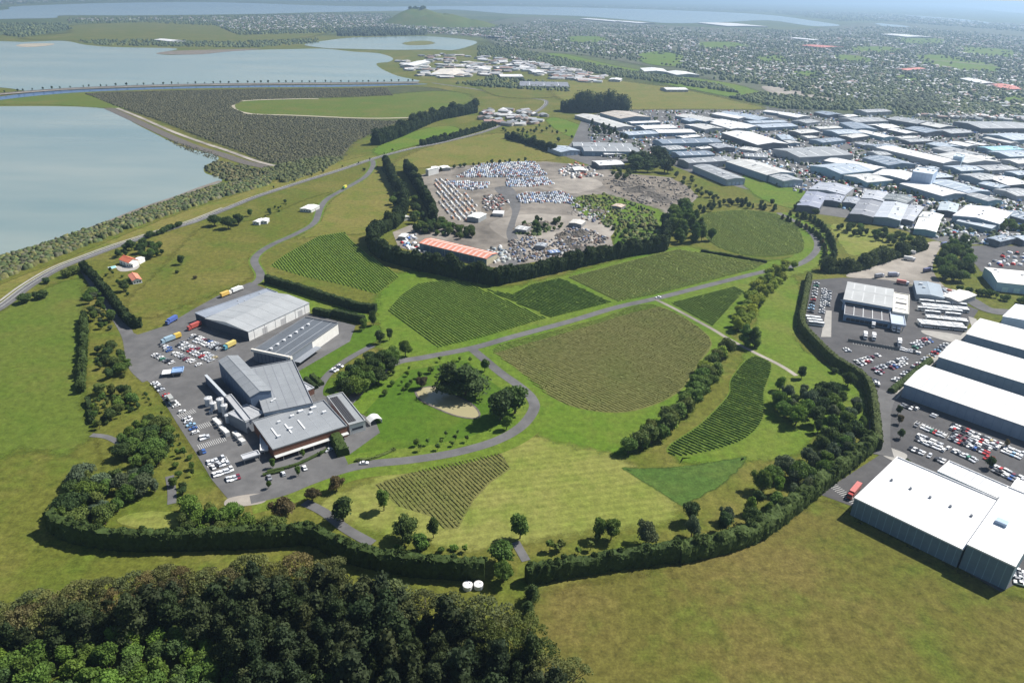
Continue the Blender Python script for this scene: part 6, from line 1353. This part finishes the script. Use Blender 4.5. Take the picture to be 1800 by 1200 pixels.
forest('gum', [(660, 1080), (740, 1090), (860, 1125), (960, 1170), (1040, 1240), (960, 1230), (820, 1150), (700, 1110)], 13, (15, 20), [GUMC, OLIVE], 'open-crowned gum tree', 'at the paddock end of the wood', 7, 83, 1.1, PALEB)
forest('broadleaf', [(-80, 1182), (0, 1178), (150, 1150), (280, 1125), (330, 1125), (410, 1180), (450, 1250), (430, 1330), (-120, 1330)], 100, (8, 12), [BRIGHT, GREEN, (0.105, .175, .03), (.09, .14, .04)], 'leafy green tree', 'in the lower sunlit part of the wood', 5.5, 84, 1.0)
forest('broadleaf', [(420, 1150), (500, 1165), (560, 1190), (640, 1230), (720, 1250), (700, 1300), (560, 1280), (450, 1220)], 26, (9, 12), [BRIGHT, GREEN, OLIVE], 'sunlit understorey tree', 'in the clearing of the dark wood', 6, 85, .9)

# ------------------------------------------------------------------ masses nobody could count
def low_bumps(name, P, r, h, colors, mat, seed, sides=6):
    """many small leafy mounds as one mesh: P (n,3) base points"""
    rng = np.random.default_rng(seed); n = len(P); k = sides
    a = (np.arange(k) / k * 2 * np.pi)[None, :] + rng.uniform(0, 6.28, (n, 1))
    V = np.zeros((n, 2 * k + 1, 3)); rr = r[:, None] * rng.uniform(.75, 1.25, (n, k))
    V[:, :k, 0] = P[:, 0:1] + rr * np.cos(a); V[:, :k, 1] = P[:, 1:2] + rr * np.sin(a); V[:, :k, 2] = P[:, 2:3]
    rr2 = rr * rng.uniform(.65, .95, (n, k)); V[:, k:2 * k, 0] = P[:, 0:1] + rr2 * np.cos(a + .3); V[:, k:2 * k, 1] = P[:, 1:2] + rr2 * np.sin(a + .3); V[:, k:2 * k, 2] = P[:, 2:3] + h[:, None] * rng.uniform(.55, .85, (n, k))
    V[:, 2 * k, :2] = P[:, :2]; V[:, 2 * k, 2] = P[:, 2] + h
    base = (np.arange(n) * (2 * k + 1))[:, None]; F = []
    for j in range(k):
        j2 = (j + 1) % k
        F.append(base + np.array([[j, j2, k + j2]])); F.append(base + np.array([[j, k + j2, k + j]])); F.append(base + np.array([[k + j, k + j2, 2 * k]]))
    C = np.repeat(np.asarray(colors)[rng.integers(0, len(colors), n)] * rng.uniform(.7, 1.3, (n, 1)), 2 * k + 1, axis=0)
    return mesh_np(name, V.reshape(-1, 3), np.concatenate(F), mat, C)
def fill(poly_px, n, seed):
    rng = np.random.default_rng(seed); W = [tuple(G2(p)) for p in poly_px]; xs = [p[0] for p in W]; ys = [p[1] for p in W]; out = []
    while sum(len(o) for o in out) < n:
        X = rng.uniform(min(xs), max(xs), n * 3); Y = rng.uniform(min(ys), max(ys), n * 3); m_ = inside_np(X, Y, W); out.append(np.stack([X[m_], Y[m_], np.zeros(m_.sum())], 1))
    return np.concatenate(out)[:n]
def fill_px(poly_px, n, seed):
    """even over the picture rather than over the ground, so far strips are as full as they look"""
    rng = np.random.default_rng(seed); xs = [p[0] for p in poly_px]; ys = [p[1] for p in poly_px]; out = []
    while len(out) < n:
        x, y = rng.uniform(min(xs), max(xs)), rng.uniform(min(ys), max(ys))
        if inside((x, y), poly_px) and not any(inside((x, y), c) for c in CLEAR): v = G(x, y); out.append((v.x, v.y, 0.3))
    return np.array(out)
def mass(name, P, r, h, colors, seed, label):
    rng = np.random.default_rng(seed); n = len(P)
    o = link(name, low_bumps(name, P, rng.uniform(*r, n), rng.uniform(*h, n), np.array(colors), M['vleaf'], seed)); tag(o, label, 'vegetation', kind='stuff')
MARSH = [(150, 165), (300, 160), (450, 157), (600, 156), (680, 155), (690, 168), (560, 172), (430, 176), (405, 188), (430, 201), (520, 206), (640, 211), (700, 214), (620, 250), (600, 275), (560, 290), (510, 292), (470, 285), (420, 265), (350, 240), (290, 215), (230, 195), (200, 185)]
mass('mangrove_scrub', fill(MARSH, 30000, 1), (1.2, 2.6), (1.0, 2.4), [(.068, .068, .036), (.058, .060, .034), (.085, .082, .040), (.052, .052, .030)], 1, 'dark low mangrove scrub covering the marsh')
SHORE = [(-60, 500), (0, 455), (80, 430), (200, 390), (310, 350), (390, 326), (440, 318), (500, 300), (470, 325), (380, 350), (260, 390), (130, 440), (40, 475), (0, 492), (-60, 520)]
mass('coastal_scrub', fill(SHORE, 2600, 2), (1.8, 3.6), (2.0, 4.6), [(.085, .105, .035), (.060, .085, .030), (.115, .115, .040), (.10, .10, .06), (.055, .075, .03)], 2, 'dense coastal scrub between lagoon and road')
mass('coastal_scrub', fill([(360, 296), (380, 285), (420, 290), (460, 300), (490, 310), (440, 318), (395, 318), (372, 308)], 420, 3), (1.5, 3.5), (1.5, 4), [(.075, .085, .035), (.12, .11, .05), (.055, .065, .03)], 3, 'brown scrub at the lagoon corner')
mass('coastal_scrub', fill([(455, 300), (560, 278), (600, 280), (570, 298), (500, 322)], 900, 4), (1.8, 3.5), (2, 5), [(.065, .080, .03), (.055, .065, .028), (.09, .10, .035)], 4, 'scrub between marsh and coast road')
mass('lagoon_reeds', fill([(300, 246), (372, 268), (385, 274), (380, 282), (330, 266), (290, 245)], 260, 5), (.5, 1.3), (.6, 1.5), [(.05, .055, .035), (.07, .07, .045)], 5, 'dark stubs and reeds at the lagoon edge')
yy = fill([(1000, 350), (1060, 340), (1150, 372), (1165, 425), (1110, 435), (1075, 405), (1030, 370)], 520, 6)
mass('weed_patches', yy, (1.0, 3.0), (.8, 3.2), [(.09, .12, .03), (.06, .085, .025), (.13, .13, .04)], 6, 'weeds and bushes on the scrapyard waste ground')
# distant trees
ft = [(.070, .095, .045), (.090, .115, .048), (.055, .078, .040), (.110, .130, .045)]
def clumped(P, k, sx, sy, seed):
    """draw points towards a few centres, so that trees gather in clumps and lines"""
    rng = np.random.default_rng(seed); C = P[rng.integers(0, len(P), k)]; j = rng.integers(0, k, len(P)); m_ = rng.random(len(P)) < .6; Q = P.copy(); d = np.hypot(C[j, 0], C[j, 1])[:, None] / 3000.
    Q[m_, :2] = C[j][m_, :2] + (rng.normal(size=(len(P), 2)) * np.array((sx, sy)) * d)[m_]; return Q
mass('distant_trees', clumped(fill_px([(870, 46), (940, 36), (1100, 44), (1250, 52), (1400, 55), (1560, 46), (1800, 66), (1850, 75), (1850, 205), (1640, 198), (1480, 178), (1340, 150), (1250, 132), (1130, 108), (1010, 92), (900, 86), (850, 62)], 15500, 11), 420, 45, 60, 9), (3.2, 7.5), (4, 11), ft, 11, 'trees among the houses of the distant suburb')
mass('distant_trees', fill_px([(120, 33), (260, 30), (420, 28), (560, 25), (680, 23), (700, 45), (790, 50), (870, 50), (880, 66), (800, 60), (700, 58), (590, 58), (420, 62), (380, 46), (250, 40), (120, 42)], 5200, 12), (4, 8), (5, 11), ft, 12, 'trees along the far shore by the volcanic hill')
mass('distant_trees', fill_px([(840, 80), (900, 85), (1010, 108), (1100, 125), (1200, 140), (1260, 150), (1300, 165), (1210, 152), (1120, 140), (1000, 122), (900, 104), (840, 98)], 2200, 13), (3.5, 6), (4, 9), ft, 13, 'tree belt beyond the far paddocks')
mass('distant_trees', fill_px([(0, 42), (110, 42), (130, 52), (40, 66), (0, 62), (-60, 60), (-60, 45)], 900, 14), (5, 9), (6, 12), ft, 14, 'trees on the headland across the lagoon')
mass('distant_trees', fill_px([(130, 72), (250, 70), (400, 74), (560, 68), (560, 76), (440, 84), (300, 82), (180, 80)], 800, 15), (4, 7), (4, 8), ft, 15, 'trees along the far lagoon shore')
mass('distant_trees', fill_px([(590, 52), (660, 50), (750, 54), (750, 62), (660, 64), (595, 64)], 500, 16), (6, 10), (9, 16), [(.035, .05, .028)], 16, 'dark wood behind the tidal basin')
mass('distant_trees', fill_px([(-60, -6), (340, -14), (900, 6), (1350, 18), (1550, 25), (1800, 46), (1850, 60), (1560, 38), (1480, 38), (1350, 22), (900, 9), (450, 1), (100, 4), (-60, 14)], 5200, 17), (7, 15), (6, 14), ft, 17, 'hazy trees beyond the inlet')
mass('distant_trees', fill_px([(800, 148), (850, 142), (860, 134), (1000, 150), (1000, 162), (930, 158), (860, 155)], 500, 18), (3, 5), (4, 8), ft, 18, 'tree line by the far depots')
mass('distant_trees', fill_px([(1280, 172), (1380, 192), (1500, 195), (1640, 206), (1800, 206), (1800, 195), (1620, 185), (1480, 180), (1340, 165)], 1500, 19), (3, 6), (4, 9), ft, 19, 'trees along the back of the factory estate')
mass('distant_trees', fill_px([(1600, 165), (1640, 170), (1660, 195), (1600, 200), (1560, 190)], 420, 20), (4, 7), (7, 12), [(.035, .05, .025), (.045, .06, .03)], 20, 'dark wood behind the factory estate')
# small trees and shrubs within the factory estate
INDP = [(1030, 205), (1100, 195), (1350, 195), (1620, 205), (1900, 225), (1900, 430), (1700, 430), (1590, 405), (1430, 350), (1300, 300), (1150, 285), (1040, 275)]
mass('estate_shrubs', fill_px(INDP, 2200, 21), (1.4, 3.4), (1.8, 5), ft, 21, 'scattered shrubs between the factory sheds')
# small boxes: cars and stacked goods too far to tell apart
def specks(name, P, size, colors, seed, label, yaw=None, mat='vcol'):
    rng = np.random.default_rng(seed); n = len(P); a = rng.uniform(0, 3.14, n) if yaw is None else yaw + rng.normal(size=n) * .06
    s = np.asarray(size)[None, :] * rng.uniform(.8, 1.2, (n, 3)); V = np.zeros((n, 8, 3))
    for j, (x, y, z) in enumerate(((-1, -1, 0), (1, -1, 0), (1, 1, 0), (-1, 1, 0), (-.8, -.85, 1), (.7, -.85, 1), (.7, .85, 1), (-.8, .85, 1))):
        lx = x * s[:, 0] / 2; ly = y * s[:, 1] / 2
        V[:, j, 0] = P[:, 0] + lx * np.cos(a) - ly * np.sin(a); V[:, j, 1] = P[:, 1] + lx * np.sin(a) + ly * np.cos(a); V[:, j, 2] = P[:, 2] + .15 + z * s[:, 2]
    F = np.concatenate([(np.arange(n) * 8)[:, None] + np.array([f]) for f in ((4, 5, 6, 7), (0, 1, 5, 4), (1, 2, 6, 5), (2, 3, 7, 6), (3, 0, 4, 7))])
    C = np.repeat(np.asarray(colors)[rng.integers(0, len(colors), n)], 8, axis=0)
    o = link(name, mesh_np(name, V.reshape(-1, 3), F, M[mat], C)); tag(o, label, 'cars' if 'car' in name else 'goods', kind='stuff')
CC = [c for _, c in CARCOL[:9]] + [(.75, .75, .75)] * 4
specks('distant_cars', fill_px(INDP, 4600, 31), (4.4, 1.8, 1.4), CC, 31, 'cars and goods parked between the factory sheds')
def rows_fill(poly, along_px, rowgap, step, seed, drop=.06):
    W = [tuple(G2(p)) for p in poly]; A, B = G2(along_px[0]), G2(along_px[1]); D = (B - A) / np.linalg.norm(B - A); N = np.array((-D[1], D[0])); rng = np.random.default_rng(seed)
    Wn = np.array(W); u = Wn @ D; v = Wn @ N; U, Vv = np.meshgrid(np.arange(u.min(), u.max(), step), np.arange(v.min(), v.max(), rowgap)); U = U.ravel() + rng.normal(size=U.size) * .2; Vv = Vv.ravel() + rng.normal(size=U.size) * .3
    X = D[0] * U + N[0] * Vv; Y = D[1] * U + N[1] * Vv; m_ = inside_np(X, Y, W) & (rng.random(X.size) > drop); return np.stack([X[m_], Y[m_], np.zeros(m_.sum())], 1), math.atan2(N[1], N[0])
WRK = [(.55, .57, .59), (.48, .50, .54), (.65, .65, .65), (.28, .36, .50), (.16, .22, .36), (.35, .38, .42), (.08, .085, .1), (.06, .06, .07), (.28, .12, .10), (.40, .48, .54), (.7, .7, .7), (.2, .2, .22)]
for k, (poly, al) in enumerate((([(800, 312), (845, 288), (940, 284), (962, 308), (900, 312), (830, 313)], ((830, 300), (950, 300))), ([(887, 322), (892, 315), (960, 312), (975, 324), (930, 329), (895, 330)], ((890, 322), (970, 322))), ([(905, 345), (925, 340), (990, 337), (1013, 352), (1005, 357), (912, 357)], ((910, 350), (1010, 350))), ([(780, 320), (800, 318), (862, 322), (858, 330), (830, 335), (800, 330)], ((780, 325), (860, 326))))):
    P, yw = rows_fill(poly, al, 4.9, 2.5, 40 + k); specks('wrecked_cars', P, (4.2, 1.75, 1.4), WRK, 40 + k, ('tight rows of pale wrecked cars at the back of the scrapyard', 'short block of blue and white wrecked cars mid yard', 'long block of wrecked cars by the waste ground', 'sparse line of vans and wrecks by the containers')[k], yw)
P, _yw = rows_fill([(764, 318), (778, 312), (832, 352), (846, 376), (830, 390), (792, 386), (774, 370)], ((778, 314), (838, 378)), 6.2, 5.2, 51, .12)
specks('stored_goods', P, (4.5, 2.0, 1.7), [(.6, .6, .58), (.65, .65, .62), (.45, .24, .15), (.4, .44, .5), (.45, .36, .28), (.3, .3, .32), (.5, .5, .5), (.25, .25, .25)], 51, 'white and orange goods stacked beside the inner scrapyard hedge', _yw + 1.5708)
P = fill([(850, 345), (880, 342), (895, 355), (880, 370), (855, 372), (848, 360)], 130, 52)
specks('scrap_parts', P, (3.5, 2.0, 1.3), [(.05, .05, .055), (.1, .1, .1), (.6, .6, .6), (.2, .18, .17), (.25, .1, .08)], 52, 'dark jumbled scrap parts beside the lane')
P = fill([(895, 425), (930, 415), (965, 425), (1000, 400), (1040, 405), (1070, 420), (1050, 435), (980, 450), (920, 462), (890, 455)], 520, 53)
specks('scrap_parts', P, (2.8, 1.7, 1.3), [(.05, .05, .055), (.12, .11, .1), (.4, .4, .4), (.22, .17, .14), (.12, .16, .26), (.3, .27, .23), (.14, .09, .07), (.08, .08, .08)], 53, 'machinery and scrap strewn along the lower scrapyard')
specks('scrap_parts', fill([(985, 300), (1010, 285), (1045, 300), (1060, 312), (1010, 315), (985, 308)], 90, 54), (5, 2.6, 2.2), [(.7, .7, .7), (.35, .12, .08), (.2, .2, .2), (.5, .48, .45)], 54, 'containers and scrap near the white-roofed shed')
specks('stored_goods', fill([(1645, 505), (1680, 515), (1700, 528), (1650, 520)], 30, 55), (4, 2, 2), [(.6, .6, .6), (.3, .35, .4), (.5, .2, .15)], 55, 'goods by the open depot sheds')
specks('stored_goods', fill([(1720, 445), (1850, 440), (1850, 476), (1735, 474)], 46, 56), (4.5, 1.9, 1.5), CC, 56, 'cars scattered over the far factory yard')
specks('stored_goods', fill([(855, 438), (880, 432), (905, 445), (890, 462), (865, 462)], 40, 57), (4, 2, 1.8), [(.6, .6, .6), (.1, .1, .1), (.4, .42, .4), (.2, .25, .3)], 57, 'vehicles at the end of the orange-roofed workshop')
specks('scrap_parts', fill([(1060, 315), (1100, 308), (1180, 315), (1220, 345), (1190, 365), (1120, 358), (1070, 335)], 260, 58), (3.0, 1.8, 1.2), [(.06, .06, .06), (.12, .11, .1), (.2, .18, .15), (.3, .26, .22), (.09, .08, .08)], 58, 'rubble and machinery round the dark heaps')
specks('scrap_parts', fill([(1000, 358), (1030, 355), (1070, 372), (1060, 395), (1020, 385)], 110, 59), (3.2, 1.8, 1.3), [(.06, .06, .06), (.4, .4, .4), (.2, .14, .1), (.1, .12, .2), (.5, .5, .48)], 59, 'wrecks half hidden in weeds on the waste ground')
specks('stored_goods', fill([(700, 425), (730, 412), (735, 432), (760, 450), (720, 440)], 36, 60), (4, 1.9, 1.5), CC, 60, 'vehicles parked at the west end of the workshop')
# heaps of earth and metal
def heap(x, y, r, h, mat, label, seed, ry=None):
    p = G(x, y); rng = np.random.default_rng(seed); n = 22; V = [(0, 0, h)]; ry = ry or r
    for j in range(1, 6):
        for i in range(n):
            t = j / 5; a = 2 * math.pi * i / n; k = rng.uniform(.8, 1.15)
            V.append((r * t * k * math.cos(a), ry * t * k * math.sin(a), (h * (1 - t) ** .9 * rng.uniform(.7, 1.2)) if j < 5 else .05))
    F = [(0, 1 + i, 1 + (i + 1) % n) for i in range(n)] + [(1 + j * n + i, 1 + (j + 1) * n + i, 1 + (j + 1) * n + (i + 1) % n, 1 + j * n + (i + 1) % n) for j in range(4) for i in range(n)]
    o = link('rubble_heap', mesh_py('rubble_heap', V, F, M[mat])); o.location = p; tag(o, label, 'heap')
heap(1125, 335, 22, 6, 'rock', 'largest dark rubble heap behind the waste ground', 1, 14); heap(1150, 345, 16, 4.5, 'rock', 'grey heap beside the largest one', 2); heap(1120, 322, 14, 4, 'dirt', 'brown heap behind the largest one', 3); heap(1180, 330, 14, 3.5, 'dirt', 'brown heap nearest the factories', 4)
heap(1135, 350, 12, 3, 'gravel', 'pale gravel heap in front of the dark heaps', 5); heap(1020, 412, 12, 5, 'rock', 'dark scrap metal heap mid yard', 6); heap(990, 415, 10, 4, 'dirt', 'brown scrap heap by the workshop lane', 7); heap(1050, 372, 10, 3.5, 'dirt', 'small earth heap on the waste ground', 8)
heap(1165, 352, 15, 4, 'rock', 'dark heap nearest the waste ground bend', 13); heap(1095, 325, 13, 3.5, 'rock', 'grey heap at the west end of the heaps', 14); heap(1200, 348, 12, 3, 'dirt', 'earth heap at the far corner of the yard', 15); heap(1000, 428, 9, 3.5, 'rock', 'black scrap heap above the lower hedge', 16); heap(960, 440, 8, 3, 'dirt', 'brown scrap heap near the workshop end', 17)
heap(925, 402, 14, 5, 'dirt', 'earth bank inside the lane bend', 9); heap(960, 395, 12, 4, 'dirt', 'earth bank behind the scrap heaps', 10); heap(1015, 438, 11, 4, 'rock', 'blue-black heap by the lower hedge', 11); heap(1010, 375, 10, 3, 'gravel', 'pale earth heap below the long wreck block', 12)
mass('weed_patches', fill([(905, 412), (920, 398), (960, 392), (970, 402), (950, 415)], 110, 7), (1.0, 2.6), (1, 3.5), [(.06, .09, .025), (.045, .065, .02)], 7, 'bushes on the earth bank in the scrapyard')

# ------------------------------------------------------------------ distant houses
ROOFC = [(.31, .31, .33), (.22, .23, .25), (.38, .37, .36), (.20, .15, .13), (.46, .46, .46), (.27, .18, .16), (.16, .17, .18), (.56, .56, .56), (.26, .29, .31)]
def house_vf(P, yaw, L, D, h, r):
    n = len(P); V = np.zeros((n, 10, 3)); c, s = np.cos(yaw), np.sin(yaw)
    T = [(-.5, -.5, 0, 0), (.5, -.5, 0, 0), (.5, .5, 0, 0), (-.5, .5, 0, 0), (-.5, -.5, 1, 0), (.5, -.5, 1, 0), (.5, .5, 1, 0), (-.5, .5, 1, 0), (-.5, 0, 1, 1), (.5, 0, 1, 1)]
    for j, (x, y, z, g) in enumerate(T):
        V[:, j, 0] = P[:, 0] + x * L * c - y * D * s; V[:, j, 1] = P[:, 1] + x * L * s + y * D * c; V[:, j, 2] = P[:, 2] + z * h + g * r
    return V
WALLF = np.array([(0, 1, 5, 4), (1, 2, 6, 5), (2, 3, 7, 6), (3, 0, 4, 7)]); ROOFF = np.array([(4, 5, 9, 8), (8, 9, 6, 7)]); GAB = np.array([(5, 6, 9), (7, 4, 8)])
def houses_mass(P, seed, label, big=1.0):
    rng = np.random.default_rng(seed); n = len(P); V = house_vf(P, rng.choice([.3, .3 + 1.57, .9, -.4], n) + rng.normal(size=n) * .1, rng.uniform(11, 19, n) * big, rng.uniform(8, 12, n) * big, rng.uniform(2.8, 4.5, n), rng.uniform(1.4, 2.6, n))
    rc = np.asarray(ROOFC)[rng.integers(0, len(ROOFC), n)] * rng.uniform(.8, 1.2, (n, 1)); wc = np.asarray([(.45, .43, .39), (.52, .50, .47), (.3, .23, .19), (.38, .36, .34)])[rng.integers(0, 4, n)]
    # walls and roofs with their own vertices so each keeps its colour
    V2 = np.concatenate([V, V], 1); C = np.concatenate([np.repeat(wc[:, None], 10, 1), np.repeat(rc[:, None], 10, 1)], 1)
    b = (np.arange(n) * 20)[:, None]; F = [b + np.array([f]) for f in WALLF] + [b + 10 + np.array([f]) for f in ROOFF] + [b + np.array([(g[0], g[1], g[2], g[2])]) for g in GAB]
    F = np.concatenate(F); tri = np.concatenate([F[:, [0, 1, 2]], F[:, [0, 2, 3]]]); tri = tri[(tri[:, 0] != tri[:, 1]) & (tri[:, 1] != tri[:, 2]) & (tri[:, 2] != tri[:, 0])]
    o = link('distant_houses', mesh_np('distant_houses', V2.reshape(-1, 3), tri, M['vcol'], C.reshape(-1, 3))); tag(o, label, 'houses', kind='stuff')
SUB = [(880, 48), (940, 34), (1100, 42), (1250, 50), (1400, 54), (1560, 44), (1800, 64), (1850, 72), (1850, 205), (1640, 196), (1480, 174), (1340, 145), (1250, 128), (1130, 106), (1010, 90), (900, 82), (855, 60)]
houses_mass(fill_px(SUB, 3200, 61), 61, 'mass of small roofs in the distant suburb')
houses_mass(fill_px([(380, 46), (430, 30), (560, 26), (680, 26), (700, 44), (790, 50), (880, 50), (890, 68), (810, 62), (700, 54), (590, 50), (430, 56)], 1500, 62), 62, 'small roofs on the slopes beside the volcanic hill')
houses_mass(fill_px([(-60, -6), (340, -14), (900, 5), (1350, 17), (1560, 24), (1800, 44), (1850, 55), (1560, 36), (1350, 21), (900, 8), (450, 0), (100, 3), (-60, 10)], 1500, 63), 63, 'pale hazy buildings beyond the inlet', 3.0)
houses_mass(fill_px([(690, 112), (720, 98), (780, 96), (860, 100), (930, 115), (900, 128), (820, 138), (740, 138)], 130, 64), 64, 'sheds of the works beside the causeway end', 2.2)
houses_mass(fill_px([(900, 100), (960, 112), (1060, 135), (1050, 148), (960, 138), (900, 120)], 120, 65), 65, 'pale sheds of the depots beyond the marsh', 2.0)
houses_mass(fill_px([(120, 33), (250, 32), (400, 30), (420, 40), (250, 37), (120, 38)], 200, 66), 66, 'houses on the headland across the lagoon')
houses_mass(fill_px([(835, 205), (850, 195), (920, 195), (960, 205), (940, 220), (870, 222)], 46, 67), 67, 'pale houses of the homestead by the pine belt', 1.3)
houses_mass(fill_px([(1600, 205), (1700, 195), (1850, 200), (1850, 215), (1700, 212)], 160, 68), 68, 'roofs behind the factory estate')
# the nearest suburb houses one by one
hw = mesh_np('wall', house_vf(np.zeros((1, 3)), np.zeros(1), np.array([15.]), np.array([10.]), np.array([3.4]), np.array([2.2]))[0], np.concatenate([WALLF]), M['wall'])
_hv = house_vf(np.zeros((1, 3)), np.zeros(1), np.array([16.]), np.array([11.]), np.array([3.4]), np.array([2.3]))[0]
hr = mesh_py('roof', [tuple(v) for v in _hv], [(4, 5, 9, 8), (8, 9, 6, 7), (5, 6, 9), (7, 4, 8)], M['roof'])
NEAR = fill_px([(1130, 108), (1250, 125), (1340, 140), (1480, 168), (1640, 190), (1850, 200), (1850, 150), (1640, 140), (1480, 125), (1340, 105), (1200, 95)], 260, 71)
for i, p in enumerate(NEAR):
    rc = _tr.choice(ROOFC); e = empty('suburb_house', p, _tr.choice([.3, 1.87, .9, -.4]), _tr.uniform(.85, 1.25)); link('wall', hw, e, _tr.choice([(.6, .58, .52), (.7, .68, .64), (.4, .3, .24)])); link('roof', hr, e, rc)
    tag(e, f'tiny distant suburban house with {shade_word(rc)} roof among trees beyond the factories', 'house', f'suburban houses with {shade_word(rc)} roofs beyond the factories')
# long pale sheds in the distance
FARS = [((1020, 33), (1080, 38), (1080, 36), 8, 'long pale shed on the near shore of the inlet'), ((1075, 37), (1125, 41), (1125, 39), 8, 'second long pale shed on the inlet shore'), ((1280, 46), (1350, 47), (1350, 42), 8, 'very long white shed at the east end of the inlet'), ((1133, 126), (1175, 127), (1170, 121), 7, 'white greenhouse-like shed beyond the far paddock'), ((1190, 132), (1230, 132), (1222, 126), 7, 'larger white shed beyond the far paddock'),
        ((1548, 60), (1595, 65), (1594, 61), 8, 'long white shed in the far suburb'), ((1430, 71), (1449, 71), (1448, 67), 7, 'white roof in the middle of the far suburb'), ((1406, 80), (1450, 84), (1450, 80), 7, 'paired white roofs in the far suburb'), ((1572, 122), (1594, 124), (1594, 118), 7, 'red-roofed hall in the suburb'), ((1724, 147), (1756, 148), (1752, 140), 7, 'pale round-roofed hall by the motorway'),
        ((1768, 158), (1810, 160), (1805, 151), 6, 'reddish roofed block at the suburb edge'), ((703, 115), (728, 116), (726, 107), 7, 'white shed nearest the causeway works'), ((752, 132), (815, 134), (800, 122), 3, 'pale bare storage pad by the causeway works'), ((913, 151), (1000, 153), (1048, 146), 5, 'dark low yard roof beyond the marsh field'), ((1172, 158), (1210, 158), (1195, 154), 6, 'white shed at the edge of the hay field'), ((880, 135), (920, 135), (915, 131), 6, 'long white shed beyond the causeway works'), ((1070, 140), (1090, 141), (1088, 138), 6, 'small white shed above the hay field'), ((940, 128), (957, 128), (953, 123), 6, 'white block among the depots beyond the marsh'), ((300, 73), (326, 72), (324, 68), 6, 'pale shed on the far lagoon shore')]
for k, (A, B, C, h, lab) in enumerate(FARS):
    col = (.50, .16, .12) if 'red' in lab else (.2, .21, .24) if 'dark' in lab else (.60, .55, .48) if 'bare' in lab else WHITE
    wh(A, B, C, h, col, WALLG, lab, sky=3, doors=3, vents=1, seed=k, name='distant_shed')

def haze():
    V, F = box_vf(-43000, 43000, -700, 43000, -1.5, 232)
    t = NT('haze_air'); t.t.nodes.remove(t.b)
    v = t.n('ShaderNodeVolumePrincipled'); v.inputs['Color'].default_value = (0.52, 0.74, 1.0, 1); v.inputs['Density'].default_value = HAZE_DENSITY
    v.inputs['Anisotropy'].default_value = 0.5
    t.l(v.outputs[0], t.out.inputs['Volume'])
    o = link('haze', mesh_py('haze', V, F, t.m)); tag(o, kind='stuff')
haze()
